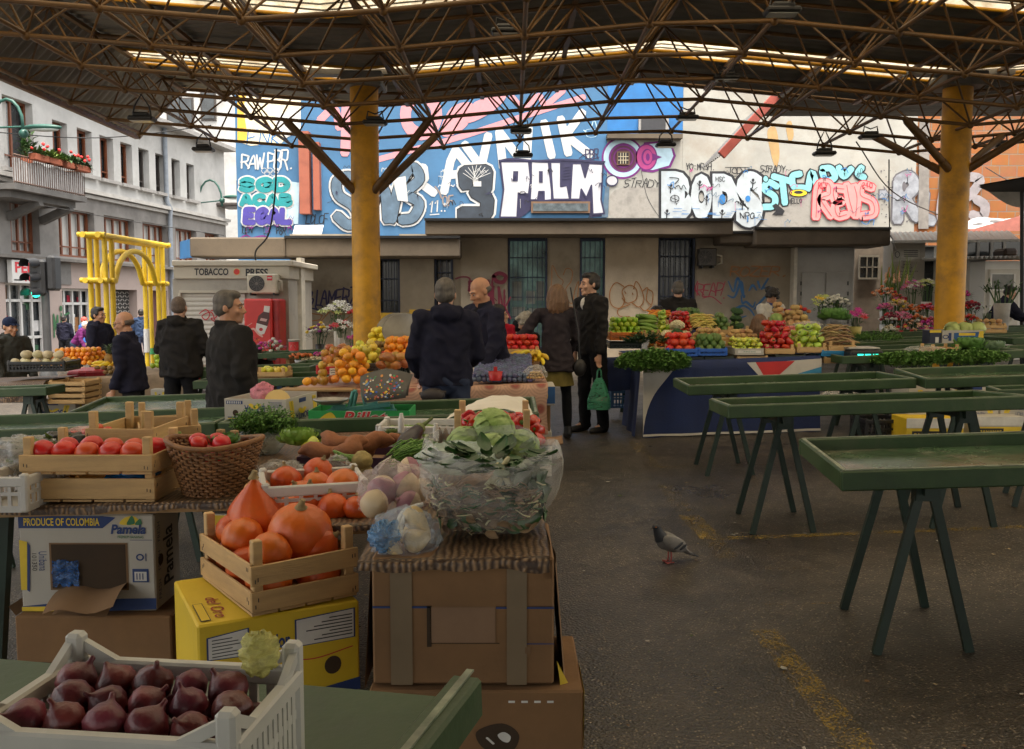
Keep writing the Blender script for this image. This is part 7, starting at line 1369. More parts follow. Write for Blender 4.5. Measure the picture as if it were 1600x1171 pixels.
plainstall(X0,X1,Y0,11.9,.8,'long stall table under the blue and white cloth');bnav=M('navy_cloth',(.010,.022,.085),.8,.2,3,.3,60);draped('tablecloth','navy blue and white printed cloth hanging to the ground from the vegetable stall',X0,X1,Y0,11.8,.815,.80,bnav,seed=3)
def clothmark(lbl,pts,mt,ly=1):
 d=Dec(lambda u,v,l:V((X0+(X1-X0)*u,Y0-(.012+.05*v*(.5+noise.noise(V(((X0+(X1-X0)*u)*4.5+3,v*.6,3))))+.004+.003*l),G(X0+(X1-X0)*u)+.815-.80*v)))
 n=14;A,B,C,E=pts;d.sheet(lambda u,v:d.fn(*[(A[k]*(1-u)+B[k]*u)*(1-v)+(E[k]*(1-u)+C[k]*u)*v for k in(0,1)],ly),n,n);o=d.build('printed_patch',mt);o.parent=clo;o['label']=lbl
clo=[o for o in COL.objects if o.name.startswith('tablecloth')][-1];clw=M('white_cloth',(.52,.49,.43),.8,.1);clr=M('red_cloth',(.48,.03,.03),.8,.1);clb=M('sky_blue_cloth',(.04,.22,.38),.8,.15)
clothmark('white corner of the cloth',((0,.03),(.2,.03),(.02,.55),(0,.98)),clw);clothmark('red wedge of the cloth',((.63,.05),(.85,.05),(.72,.32),(.70,.33)),clr,2);clothmark('white band of the cloth',((.80,.05),(1,.03),(1,.15),(.72,.33)),clw,1);clothmark('sky blue band of the cloth',((.74,.30),(1,.14),(1,.28),(.74,.31)),clb,2);clothmark('white hem of the cloth',((0,.965),(1,.965),(1,.995),(0,.995)),clw,3);clothmark('white edge beside the red wedge',((.58,.05),(.63,.05),(.705,.34),(.69,.34)),clw,1)
mb=MB();mb.sheet(lambda u,v:V((X0-.02-.06*v*(1+.3*math.sin(u*14)),Y0+1.0*u,G(X0)+.81-.8*v)),24,8);d=mb.build('tablecloth_end',bnav,clo)
def B1(xl,xr,yb,y,dep=.45):m,w_=spot(xl,xr,yb,y);return m,w_
BL='vegetable boxes on the cloth covered stall'
def bx(kind,xl,xr,yb,y,h,style,lab,fl,cat,name,n,layers,dep=.42,lay=False,sc=1,hz=.5,col=None,dome=.8):
 m,w_=spot(xl,xr,yb,y)
 if style=='p':pcrate(m,w_-.01,dep,h,lab,col,BL)
 elif style=='w':crate(m,w_-.01,dep,h,lab,BL,1,.03)
 elif style=='c':carton(m,w_-.01,dep,h,lab,wcard if col is None else M('ctn'+str(col),col,.7),BL,opened=True,prints=lambda d:(d.rect(.1,.3,.9,.7,5,1),d.text('FRESH',.3,.4,.7,.6,4,2)))
 if kind:heap(kind,m,w_-.03,dep-.02,h*hz,layers,fl,cat,name,n,lay=lay,sc=sc,dome=dome)
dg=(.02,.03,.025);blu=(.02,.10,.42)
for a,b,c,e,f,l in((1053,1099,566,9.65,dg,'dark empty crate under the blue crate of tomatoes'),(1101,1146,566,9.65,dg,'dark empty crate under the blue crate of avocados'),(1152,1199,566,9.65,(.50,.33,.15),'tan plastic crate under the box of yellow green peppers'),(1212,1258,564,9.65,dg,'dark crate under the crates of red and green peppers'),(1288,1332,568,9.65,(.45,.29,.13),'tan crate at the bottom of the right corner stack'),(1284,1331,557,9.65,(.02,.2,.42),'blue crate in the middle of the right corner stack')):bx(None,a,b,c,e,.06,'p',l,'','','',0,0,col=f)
bx('tomato',1042,1090,557,9.62,.08,'p','bright blue crate of big tomatoes on the cloth covered stall','big red tomato in the bright blue crate','tomato','tomato',30,3,col=blu,sc=1.25,dome=.92);bx('avocado',1091,1136,556,9.62,.075,'p','bright blue crate of avocados on the cloth covered stall','green avocado in the bright blue crate','avocado','avocado',44,3,col=blu,dome=.92)
bx('yellowpep',1148,1194,555,9.62,.07,'c','white printed box of yellow green peppers','yellow green pepper in the white printed box','pepper','pepper',60,3,sc=.85,dome=.93);bx('redpep',1195,1243,554,9.65,.075,'w','wooden crate heaped with red peppers in front of the seated woman','red pepper heaped in front of the seated woman','pepper','red_pepper',110,5,dome=.92);bx('greenpep',1245,1293,552,9.65,.075,'w','wooden crate heaped with light green peppers','light green pepper in the heap beside the red ones','pepper','green_pepper',80,4,dome=.92);bx('root',1294,1338,550,9.65,.08,'w','wooden crate of dry roots at the right corner of the stall','thin dry root in the right corner crate','root','dry_root',150,7,lay=True,dome=.9)
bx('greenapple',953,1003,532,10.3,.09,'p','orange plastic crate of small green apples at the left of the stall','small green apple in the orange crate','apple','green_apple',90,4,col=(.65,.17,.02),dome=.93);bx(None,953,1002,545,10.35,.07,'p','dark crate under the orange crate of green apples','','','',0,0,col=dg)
bx('zucchini',1003,1024,530,10.3,.07,'w','wooden crate of pale courgettes beside the green apples','pale green courgette in the wooden crate','courgette','courgette',26,5,lay=True,dome=.92);bx('greenpep',1025,1051,529,10.3,.07,'w','wooden crate of pale long peppers right of the courgettes','pale long pepper right of the courgettes','pepper','green_pepper',44,5,sc=.85,dome=.93)
bx('redpep',1050,1084,526,10.6,.07,'w','crate of dark red peppers behind the cauliflowers','dark red pepper behind the cauliflowers','pepper','red_pepper',70,5,sc=.8,dome=.93);bx('bean',1082,1121,527,10.5,.07,'p','dark blue crate of yellow beans','yellow bean in the dark blue crate','bean','yellow_bean',160,8,col=(.02,.03,.12),lay=True,dome=.92,sc=.9);bx('squash',1116,1144,524,10.6,.07,'w','crate of striped round squashes','striped green squash next to the yellow beans','squash','squash',34,4,dome=.88)
bx('broc',1140,1172,524,10.7,.08,'w','crate of dark broccoli heads','dark green broccoli head left of the seated woman','broccoli','broccoli',12,3,sc=.75);bx('potato',1084,1140,541,10.0,.08,'c','brown carton of potatoes behind the avocados','yellow potato in the carton behind the avocados','potato','potato',60,3,col=(.5,.28,.1),sc=.9);bx('potato',1142,1190,541,10.05,.08,'c','orange carton of potatoes in front of the seated woman','yellow potato in front of the seated woman','potato','potato',55,3,col=(.6,.2,.04),sc=.85)
bx('cauli',1038,1088,541,9.95,.07,'w','crate of cauliflowers behind the blue crate of tomatoes','creamy cauliflower head behind the tomatoes','cauliflower','cauliflower',8,2);put('broc',Dp(1058,522,10.0),'broccoli head lying on top of the cauliflowers','broccoli','broccoli',sc=1.0);put('broc',Dp(1127,541,9.75),'very dark round squash beside the avocados','squash','dark_squash',sc=.6)
bx('carrot',1018,1052,508,11.2,.07,'w','crate of carrots at the back left of the stall','orange carrot in the back crate','carrot','carrot',50,4,lay=True,dome=.9);bx('squash',1054,1108,508,11.3,.07,'w','crate of dark aubergines and squashes at the back','dark squash in the back crate','squash','squash',40,3);bx('potato',1212,1232,512,11.0,.09,'w','crate of parsnips behind the red peppers','pale parsnip lump behind the red peppers','parsnip','parsnip',20,4,sc=1.2);bx('radish',1226,1256,532,10.3,.07,'w','small crate of pink radishes','pink radish behind the green peppers','radish','radish',70,4);bx('potato',1232,1268,515,10.8,.09,'w','crate of ginger coloured roots behind the green peppers','tan knobbly root in the crate behind the green peppers','root','tan_root',40,4,sc=1.1)
bx('carrot',1020,1046,549,9.75,.05,'w','shallow crate of short carrots above the hanging parsley','short carrot above the hanging parsley','carrot','carrot',40,4,sc=.8)
for i,(px,py,y,r,lb)in enumerate(((1213,500,11.0,.075,'upper pale cabbage behind the red peppers'),(1214,522,10.6,.07,'lower pale cabbage behind the red peppers'),(1272,528,10.4,.1,'pale cauliflower like cabbage in a film bag'))):o=cabbage(r,cabm,i+20,8).build('cabbage',cabm);o.location=Dp(px,py,y);tag(o,lb,'cabbage','cabbages on the vegetable stall')
leafball(Dp(1303,497,11.0),.17,'dark green leafy bundle in front of the white chrysanthemums',savm,40,'leaf_bundle','greens')
baggy('plastic_bag',greyfilm,Dp(1302,525,10.5),(.16,.14,.12),'clear bag under the savoy on the vegetable stall',95,2.5,.25);baggy('plastic_bag',clear,Dp(1262,515,10.7),(.22,.15,.1),'crumpled clear film between the roots and the savoy',97,3,.35)
herb('big bunch of parsley hanging over the left front corner of the vegetable stall',Dp(1020,560,9.4),.29,.12,.14,640,parsm,'parsley',.14,.036,hang=.75);herb('bunch of greens lying behind the parsley',Dp(1008,537,9.9),.2,.15,.06,140,leafd,'greens',.1,.02)
for i,(xa,xb,yy)in enumerate([(1380,1460,560),(1462,1555,556)]):a,b=Dp(xa,yy,9.28),Dp(xb,yy,9.28);herb(['parsley row hanging over the green table beside the digital scale','parsley row hanging over the green table before the cabbage carton'][i],(a+b)/2,(b-a).length*.55,.1,.1,460,parsm,'parsley',.13,.028,hang=.55,group='parsley rows')
herb('small heap of herbs behind the digital scale',Dp(1370,533,11.0),.26,.15,.07,150,herbm,'herbs',.09,.012)
ds=thing('digital_scale','black digital scale with three glowing green displays','scale',Dp(1355,563,9.45));DO=Dp(1355,563,9.45);mb=MB();wbox(mb,1329,548,1381,562,9.45,.25,bev=.02);mb.build('housing',blackm,ds,origin=DO).location=(0,0,0);mb=MB();wbox(mb,1326,543,1376,547,9.5,.3,bev=.01);mb.build('weighing_plate',M('worn_steel',()),ds,origin=DO).location=(0,0,0)
d=Dec(wallmap((0,9.45,0),(0,-1,0),.004));[d.rect(x,558,x+9,553.5,0)for x in(1340,1351.5,1364)];d.build('display',M('green_digits',(.02,.6,.42),.4,.3,40,emit=.9),ds,origin=DO).location=(0,0,0)
def skinmesh(mb,vox,name,mats,sm=3,fold=0,ff=7,seed=0,fz=.35):
 """one continuous surface out of overlapping volumes"""
 o=mb.build('tmp',[]);r=o.modifiers.new('r','REMESH');r.mode='VOXEL';r.voxel_size=vox;r.use_smooth_shade=True
 s=o.modifiers.new('s','SMOOTH');s.factor=.5;s.iterations=sm
 dg=bpy.context.evaluated_depsgraph_get();me=bpy.data.meshes.new_from_object(o.evaluated_get(dg));old=o.data;bpy.data.objects.remove(o);bpy.data.meshes.remove(old);me.name=name
 if fold:
  ns=[v.normal.copy()for v in me.vertices]
  for v,n in zip(me.vertices,ns):
   p=v.co;a=noise.noise(V((p.x*ff+seed,p.y*ff,p.z*ff*fz)));b=noise.noise(V((p.x*ff*.7+p.z*ff*.9,p.y*ff-seed,p.z*ff*1.1-p.x*ff)))
   v.co=p+n*fold*1.6*(a+.8*(1-2*abs(b))-.4)
 me.materials.clear();me.materials.append(mats);me.polygons.foreach_set('use_smooth',[True]*len(me.polygons));ob=bpy.data.objects.new(name,me);COL.objects.link(ob);return ob
def cloth(name,c,rough=.85,**k):return M(name,c,rough,.25,7,.4,260,spec=.15,**k)
skin1=M('skin',(.52,.29,.19),.5,.1,9,.08,120,sss=.06);skin2=M('tanned_skin',(.46,.23,.13),.5,.12,9,.08,120,sss=.06)
darkj=cloth('black_jacket_cloth',(.021,.019,.018));navyj=cloth('navy_jacket_cloth',(.0165,.0165,.031));jean=cloth('dark_jeans',(.035,.045,.08));blackt=cloth('black_trousers',(.012,.012,.014));shoem=M('dark_shoe_leather',(.014,.012,.011),.45)
hairs=dict(grey=M('grey_hair',(.10,.085,.07),.6,.35,30,.5,200,stretch=(1,1,.15)),black=M('black_hair',(.014,.01,.008),.5,.3,30,.5,200),brown=M('brown_hair',(.15,.08,.04),.5,.35,40,.6,150,stretch=(1,1,.08)),silver=M('silver_hair',(.30,.27,.22),.6,.3,30,.5,150),stub=M('shaved_hair',(.12,.085,.065),.7,.3,60,.4,300))
def person(label,loc,rz,H=1.75,lean=0,twist=0,arms=((8,8,25,0),(8,8,25,0)),legs=((3,-2,3),(-4,-6,3)),hyaw=0,hpitch=0,hair='grey',hstyle='short',top=darkj,tops='jacket',bottom=blackt,bottoms='trousers',hood=False,hem=.50,girth=1.0,extra=None,skin=None,lower=True,collar=True,shirt=None,wide=1.0,cap=None,seat=0):
 k=H/1.75;sk=skin or skin1;L1,L2=.415*k,.41*k
 dirv=lambda f,o,s:Matrix.Rotation(rad(f),3,'X').inverted()@V((math.sin(rad(o))*s,0,-math.cos(rad(o))))
 drop=max(L1*math.cos(rad(a))+L2*math.cos(rad(b))for a,b,c in legs)+.085*k;hz=drop+seat
 hip=V((0,0,hz));Rl=Matrix.Rotation(rad(lean),3,'X')@Matrix.Rotation(rad(twist),3,'Z');U=lambda x,y,z:hip+Rl@(V((x,y,z))*k)
 sh={s:U(.185*s*wide,.0,.505)for s in(-1,1)};neck=U(0,.015,.56);el,wr,hd={},{},{}
 for s,a in zip((-1,1),arms):
  d1=Matrix.Rotation(rad(twist),3,'Z')@dirv(a[0],a[1],s);d2=Matrix.Rotation(rad(twist),3,'Z')@dirv(a[2],a[3],s);el[s]=sh[s]+d1*.295*k;wr[s]=el[s]+d2*.26*k;hd[s]=d2
 hips,kn,an={},{},{}
 for s,(a,b,o)in zip((-1,1),legs):
  hips[s]=hip+V((.092*s*k,0,0));kn[s]=hips[s]+dirv(a,o,s)*L1;an[s]=kn[s]+dirv(b,o*.4,s)*L2
 Hr=Matrix.Rotation(rad(hyaw),3,'Z')@Matrix.Rotation(rad(hpitch),3,'X');hc=neck+Matrix.Rotation(rad(lean*.6),3,'X')@V((0,-.015,.135))*k;hp_=lambda x,y,z:hc+Hr@(V((x,y,z))*k*1.03);hr=lambda*r:tuple(q*k*1.03 for q in r)
 mb=MB();E=lambda c,r,R_=Hr:mb.ell(c,r,16,10,rot=R_)
 E(hp_(0,.018,.035),hr(.074,.094,.088));E(hp_(0,-.018,-.02),hr(.062,.074,.088));E(hp_(0,-.038,-.085),hr(.042,.05,.032));E(hp_(0,-.072,.026),hr(.052,.024,.013))
 mb.tube([hp_(0,-.086,.02),hp_(0,-.105,-.02),hp_(0,-.112,-.034)],list(hr(.008,.012,.015)),8);E(hp_(0,-.088,-.060),hr(.022,.012,.006));E(hp_(0,-.086,-.071),hr(.019,.012,.007));E(hp_(0,-.078,-.1),hr(.018,.014,.014))
 for s in(-1,1):E(hp_(.076*s,.012,-.005),hr(.010,.02,.032));E(hp_(.04*s,-.066,-.025),hr(.022,.02,.018));E(hp_(.012*s,-.104,-.035),hr(.008,.01,.007))
 mb.tube([hp_(0,.02,-.05),neck+V((0,0,.01)),U(0,.01,.46)],[.058*k,.062*k,.08*k],14)
 for z,rx,ry in((.0,.15,.105),(.15,.135,.1),(.32,.155,.105),(.44,.165,.10)):mb.ell(U(0,0,z),(rx*.86*k*girth,ry*.84*k*girth,.12*k),16,10,rot=Rl)
 for s in(-1,1):
  mb.tube([U(.05*s,.01,.51),sh[s],sh[s].lerp(el[s],.5),el[s],wr[s].lerp(el[s],.6),wr[s]],[.05*k,.046*k,.04*k,.034*k,.036*k,.027*k],12)
  d=hd[s];x,y=frame_of(d);side=V((0,-1,0))-d*d.dot(V((0,-1,0)));side=side.normalized()if side.length>.2 else x;pn=d.cross(side).normalized()*s
  pal=wr[s]+d*.055*k;mb.tube([wr[s],pal-side*.0,pal+d*.03*k],[.026*k,.034*k,.036*k],10,sq=.62)
  for i in range(4):
   b=pal+d*.03*k+side*(.027-.018*i)*k;l=(.036,.042,.04,.031)[i]*k;c1=b+d*l+pn*-.012*k;c2=c1+(d*.5+pn*-.75).normalized()*l*.85;mb.tube([b-d*.02*k,b,c1,c2],[.0095*k,.0095*k,.009*k,.0078*k],7)
  tb=wr[s]+d*.03*k+side*.022*k;mb.tube([tb,tb+(side*.8+d*.6).normalized()*.035*k,tb+(side*.5+d).normalized()*.062*k-pn*.008*k],[.013*k,.0115*k,.009*k],7)
  if lower:
   mb.tube([hips[s]+V((0,0,.03)),hips[s].lerp(kn[s],.4),kn[s],kn[s].lerp(an[s],.35),an[s]],[.078*k,.066*k,.045*k,.045*k,.034*k],12);mb.tube([an[s],an[s]+V((0,-.12*k,-.035*k))],[.028*k,.02*k],8)
 body=skinmesh(mb,.0085,'person',sk,2);body.matrix_basis=TR(loc,rz);tag(body,label,'person')
 def part(mb_,name,mt,vox=.013,sm=3,fold=0,**kw):o=skinmesh(mb_,vox,name,mt,sm,fold*k,**kw)if vox else mb_.build(name,mt);o.parent=body;return o
 for s in(-1,1):e=part(MB().ell(hp_(.03*s,-.083,.004),hr(.0115,.0075,.0065),10,7,0,Hr),'eye',M('eye_white',(.34,.31,.28),.4),0);o=MB().ell(hp_(.03*s,-.0895,.004),hr(.006,.004,.006),8,6,0,Hr).build('iris',M('dark_iris',(.02,.012,.008),.2));o.parent=e
 for s in(-1,1):mb=MB();mb.tube([hp_(.012*s,-.094,.024),hp_(.03*s,-.094,.031),hp_(.05*s,-.08,.026)],hr(.0035,.0045,.002),6);part(mb,'eyebrow',hairs['black' if hair in('black','brown')else 'grey'],0)
 mb=MB();mb.tube([hp_(-.02,-.0975,-.066),hp_(0,-.1015,-.0655),hp_(.02,-.0975,-.066)],hr(.002,.0028,.002),6);part(mb,'mouth',M('lip_colour',(.30,.10,.08),.5),0)
 mb=MB();hm_=hairs[hair];EL=lambda c,r,R_=Hr:mb.ell(hp_(*c),hr(*r),18,12,rot=R_,wob=.05,seed=3,wf=4)
 if hstyle=='short':EL((0,.028,.05),(.0805,.094,.085));EL((0,.05,.0),(.078,.07,.07));EL((0,-.03,.095),(.062,.05,.034));[EL((.068*s,.0,.03),(.014,.045,.04))for s in(-1,1)]
 elif hstyle=='crop':EL((0,.03,.045),(.077,.09,.083));EL((0,.05,.0),(.075,.066,.065))
 elif hstyle=='bald':EL((0,.05,.0),(.0735,.0655,.042));[EL((.064*s,.035,.002),(.0105,.045,.028))for s in(-1,1)]
 elif hstyle=='long':
  EL((0,.022,.045),(.086,.102,.09));EL((0,.05,-.02),(.09,.075,.09))
  for a in range(-4,5):x=.02*a;mb.tube([hp_(x*.8,.05+.04*math.cos(a*.35),.06),hp_(x*1.15,.06+.045*math.cos(a*.35),-.06),hp_(x*1.25,.055+.04*math.cos(a*.35),-.14),hp_(x*1.15,.045+.035*math.cos(a*.35),-.19-.02*(a%2))],hr(.03,.032,.028,.012),8)
  [mb.tube([hp_(.07*s,-.02,.05),hp_(.088*s,-.01,-.04),hp_(.092*s,.01,-.13),hp_(.08*s,.02,-.185)],hr(.025,.026,.024,.012),8)for s in(-1,1)]
 elif hstyle=='curly':EL((0,.02,.05),(.1,.11,.095));[mb.ell(hp_(.1*math.cos(a*2.4)*math.sqrt(1-(.1+.045*a%1)**2),.02+.1*math.sin(a*2.4),.05+.05*math.sin(a)),hr(.035,.035,.03),8,6)for a in range(16)]
 if cap:
  mb=MB();EL((0,.015,.055),(.085,.102,.08));[mb.tube([hp_(x,-.07,.055),hp_(x*.8,-.155,.035)],hr(.012,.008),6,sq=.5)for x in(-.05,-.03,-.01,.01,.03,.05)]if cap[1]=='cap' else EL((0,.03,.02),(.085,.09,.07));part(mb,cap[1],cap[0],.008,3)
 if not(cap and cap[1]=='beanie'):
  if cap:mb=MB();EL((0,.05,.0),(.076,.066,.06))
  part(mb,'hair',hm_,.008,2,.004 if hstyle in('long','curly')else.0015,ff=40,fz=.12)
 mb=MB();g=girth;rings=[(hem-.50,.185,.128),(.06,.185,.13),(.2,.18,.128),(.34,.19,.132),(.45,.185,.12),(.515,.13,.09),(.555,.085,.08)]
 if tops=='cardigan':rings=[(hem-.50,.235,.17),(.05,.19,.13),(.17,.165,.115),(.32,.165,.12),(.44,.17,.12),(.51,.14,.10),(.555,.09,.085),(.575,.075,.08)]
 vs=[];n=26
 for z,rx,ry in rings:
  for j in range(n):a=2*PI*j/n;vs.append(U(rx*g*wide*math.cos(a),ry*g*math.sin(a),z))
 mb.add(vs,[(i*n+j,i*n+(j+1)%n,(i+1)*n+(j+1)%n,(i+1)*n+j)for i in range(len(rings)-1)for j in range(n)]);mb.add(vs[:n],[list(range(n))[::-1]]);mb.add(vs[-n:],[list(range(n))])
 sl_=.9 if tops=='cardigan' else 1.0
 for s in(-1,1):
  e2=el[s]+V((.008*s,.01,0));mb.tube([U(.06*s,.01,.50),sh[s],sh[s].lerp(el[s],.5),e2,el[s].lerp(wr[s],.5),el[s].lerp(wr[s],.88),el[s].lerp(wr[s],.97)],[q*k*sl_ for q in(.085,.079,.074,.066,.06,.053,.045)],14)
 if collar:mb.lathe([(.07*k,-.05*k),(.078*k,0),(.083*k,.045*k),(.072*k,.05*k),(.06*k,0)],neck+V((0,.012,.0)),18,rot=Rl)
 if hood:mb.ell(U(0,.10,.55),(.115*k,.07*k,.075*k),16,10,rot=Rl);mb.tube([U(.13*math.cos(a)*.8,.055+.075*math.sin(a),.575+.015*math.sin(a))for a in[PI*q/8 for q in range(9)]],[.03*k]*9,8)
 part(mb,tops,top,.0125,3,.011,seed=len(label),ff=8.5)
 if shirt:mb=MB();mb.ell(U(0,-.065,.49),(.03*k,.062*k,.075*k),12,8,rot=Rl);mb.lathe([(.066*k,-.03),(.07*k,.04*k),(.06*k,.04*k)],neck,14,rot=Rl);part(mb,'shirt',shirt,0)
 if lower:
  mb=MB();mb.ell(hip+V((0,0,.02*k)),(.172*k*g,.125*k*g,.13*k),16,10)
  tw=(.105,.092,.078,.07,.068)if bottoms=='trousers' else(.094,.082,.059,.058,.043)
  for s in(-1,1):mb.tube([hips[s]+V((0,0,.04)),hips[s].lerp(kn[s],.4),kn[s],kn[s].lerp(an[s],.45),an[s]+V((0,0,-.05 if bottoms=='trousers' else.0))],[q*k for q in tw],14)
  part(mb,bottoms,bottom,.014,3,.008 if bottoms=='trousers' else.002,seed=3)
  for s in(-1,1):
   a=an[s];mb=MB();mb.tube([a+V((0,.045*k,-.05*k)),a+V((0,0,-.045*k)),a+V((0,-.09*k,-.055*k)),a+V((0,-.165*k,-.062*k)),a+V((0,-.195*k,-.066*k))],[.035*k,.043*k,.041*k,.034*k,.016*k],12);mb.tube([a+V((0,.005,.06*k)),a+V((0,.005,-.04*k))],[.046*k,.052*k],12);o=part(mb,'shoe',shoem,.009,2)
 if extra:extra(body,U,hp_,hr,Hr,sh,el,wr,hd,k,an)
 return body
def gp(px,y):p=Dp(px,600,y);p.z=G(p.x);return p
LF,RT,AWAY,TO=-PI/2,PI/2,PI,0
def glasses(body,U,hp_,hr,Hr,*a):
 mb=MB();[mb.tube([hp_(.032*s+.022*math.cos(t),-.102+.006*abs(math.cos(t)),.003+.015*math.sin(t))for t in[2*PI*q/14 for q in range(15)]],.0022,5)for s in(-1,1)];[mb.tube([hp_(.055*s,-.096,.008),hp_(.078*s,.01,.01)],.002,5)for s in(-1,1)];mb.tube([hp_(-.01,-.104,.006),hp_(.01,-.104,.006)],.002,5);o=mb.build('glasses',blackm);o.parent=body
H_={}
person('bald man with glasses in a dark bomber jacket facing left',gp(208,8.9),LF+.12,1.56,lean=7,arms=((-4,4,12,0),(2,4,18,0)),hstyle='bald',hair='stub',skin=skin2,top=navyj,bottom=blackt,girth=1.16,hpitch=14,extra=glasses,shirt=cloth('blue_shirt',(.07,.12,.22)),hem=.44)
person('man with grey hair in profile wearing a black jacket and blue jeans',gp(362,6.4),RT+.7,1.67,arms=((-6,9,22,0),(6,10,30,0)),hyaw=-38,hair='grey',skin=skin2,bottom=jean,girth=1.26,wide=1.15,hem=.42)
person('man seen from behind in a black hooded jacket by the kiosk',gp(284,9.9),AWAY-.15,1.71,arms=((8,12,72,-10),(8,13,72,-10)),hair='stub',hstyle='crop',hood=True,girth=1.2,wide=1.1,hem=.42,hyaw=10)
person('man from behind in a navy hooded jacket and dark jeans',gp(697,7.0),AWAY+.12,1.72,arms=((8,11,65,-15),(4,11,45,-10)),hair='grey',top=navyj,bottom=jean,hood=True,girth=1.05,wide=1.07,hem=.48,hyaw=-10)
person('balding man in a long dark coat bending towards the hooded man',gp(770,8.45),LF+.75,1.77,lean=14,arms=((15,6,55,0),(10,6,30,0)),hstyle='bald',hair='grey',skin=skin2,hpitch=24,hyaw=-12,top=navyj,girth=1.08,hem=.34,shirt=cloth('black_shirt',(.015,.015,.02)))
person('woman with dark hair and red sleeves handing something over',gp(775,9.75),RT-.85,1.50,hyaw=42,arms=((14,0,78,0),(16,0,84,0)),hair='black',hstyle='long',top=cloth('red_jacket',(.42,.012,.03)),girth=.9,lean=6)
cg=cloth('dark_cardigan',(.035,.028,.032))
def skirt(body,U,hp_,hr,Hr,sh,el,wr,hd,k,an):
 mb=MB();n=40;mb.sheet(lambda u,v:U((.165+.045*v+.012*math.sin(u*50)*v)*math.cos(2*PI*u),(.115+.045*v+.012*math.sin(u*50)*v)*math.sin(2*PI*u),-.02-.28*v),120,8);o=mb.build('skirt',cloth('olive_skirt',(.16,.125,.035)));o.parent=body
person('woman with long brown hair in a dark cardigan, olive skirt and black tights',gp(868,9.7),AWAY+.1,1.69,arms=((10,10,45,-10),(8,34,14,64)),hair='brown',hstyle='long',top=cg,tops='cardigan',bottom=cloth('black_tights',(.008,.008,.009),.7),bottoms='tights',girth=1.0,hem=.36,collar=False,extra=skirt,hyaw=20,legs=((2,-2,5),(2,-2,7)))
person('young man with short dark hair in a black bomber jacket and black trousers',gp(925,10.15),LF+.55,1.82,lean=4,arms=((0,6,8,0),(-2,5,8,0)),hair='black',top=darkj,shirt=cloth('white_shirt',(.6,.58,.55)),hem=.45,hyaw=-8,girth=.98)
person('seated stallholder in a grey hoodie with red straps',gp(1012,12.6),RT+.5,1.6,arms=((35,5,60,0),(35,5,60,0)),hair='black',skin=skin2,top=cloth('grey_hoodie',(.3,.29,.28)),hood=True,lower=False,lean=16,seat=-.18)
person('man in a black jacket with his back turned behind the vegetable stall',gp(1057,12.9),AWAY-.1,1.74,hair='grey',hstyle='short',girth=1.15,wide=1.1,lower=False,arms=((10,8,40,-5),(10,8,40,-5)))
person('woman with dark curly hair and a white vest looking down at her stall',gp(1196,13.4),TO+.3,1.6,hair='black',hstyle='curly',top=cloth('white_vest',(.55,.52,.46)),hpitch=28,lean=12,lower=False,skin=skin2,shirt=cloth('blue_jumper',(.06,.08,.2)),arms=((30,4,60,-10),(30,4,60,-10)))
person('seated woman with long brown hair seen from behind the red peppers',gp(1184,10.75),AWAY-.5,1.6,hair='brown',hstyle='long',top=cloth('brown_coat',(.06,.04,.03)),lower=False,seat=-.33,lean=4)
person('seller in a black knitted hat between the two groups',gp(812,10.9),RT+.9,1.55,hair='black',top=darkj,cap=(blackt,'beanie'),lower=False,seat=-.24)
person('old seller with curly silver hair and a yellow scarf',gp(832,10.7),LF+.5,1.55,hair='silver',hstyle='curly',top=darkj,hpitch=22,lower=False,seat=-.16,lean=10,shirt=cloth('yellow_scarf',(.6,.42,.03)))
person('man in a navy cap sitting behind the crate of melons at the left edge',gp(20,11.3),RT-.5,1.65,hair='black',top=cloth('dark_olive_jacket',(.035,.035,.03)),cap=(cloth('navy_cap',(.012,.018,.045)),'cap'),lower=False,seat=-.1,hood=True,skin=skin2,hpitch=8)
person('man in a dark blue jacket in profile behind the bald man',gp(158,13.0),RT-.2,1.66,hair='black',top=navyj,hood=True,skin=skin2)
person('person with short dark hair crouching among the flowers by the red cooler',gp(404,13.9),AWAY,1.55,hair='black',hstyle='crop',top=cloth('brown_anorak',(.07,.05,.04)),lower=False,seat=-.55)
person('person in a dark jacket bending over the flower bucket by the white door',gp(1540,15.6),RT-.2,1.6,lean=34,hair='black',top=navyj,arms=((40,4,60,0),(40,4,60,0)),hpitch=20)
person('bystander with a backpack on the pavement beside the yellow portal',gp(224,26),AWAY+.4,1.7,hair='black',top=cloth('blue_jacket',(.03,.05,.10)),bottom=jean);
person('bystander in a purple coat and white headscarf bending down in the street',gp(119,25),RT,1.5,lean=35,hair='silver',top=cloth('purple_coat',(.12,.02,.10)),cap=(cloth('white_scarf',(.6,.55,.5)),'beanie'),bottom=jean)
person('bystander in a bright blue jacket and red hat next to the purple coat',gp(128,26),RT,1.55,lean=15,hair='black',top=cloth('bright_blue_jacket',(.04,.12,.35)),cap=(cloth('red_hat',(.5,.1,.08)),'beanie'),bottom=blackt);person('bystander in dark blue reflected by the shop window behind the purple coat',gp(104,27.5),AWAY,1.6,hair='black',top=navyj)
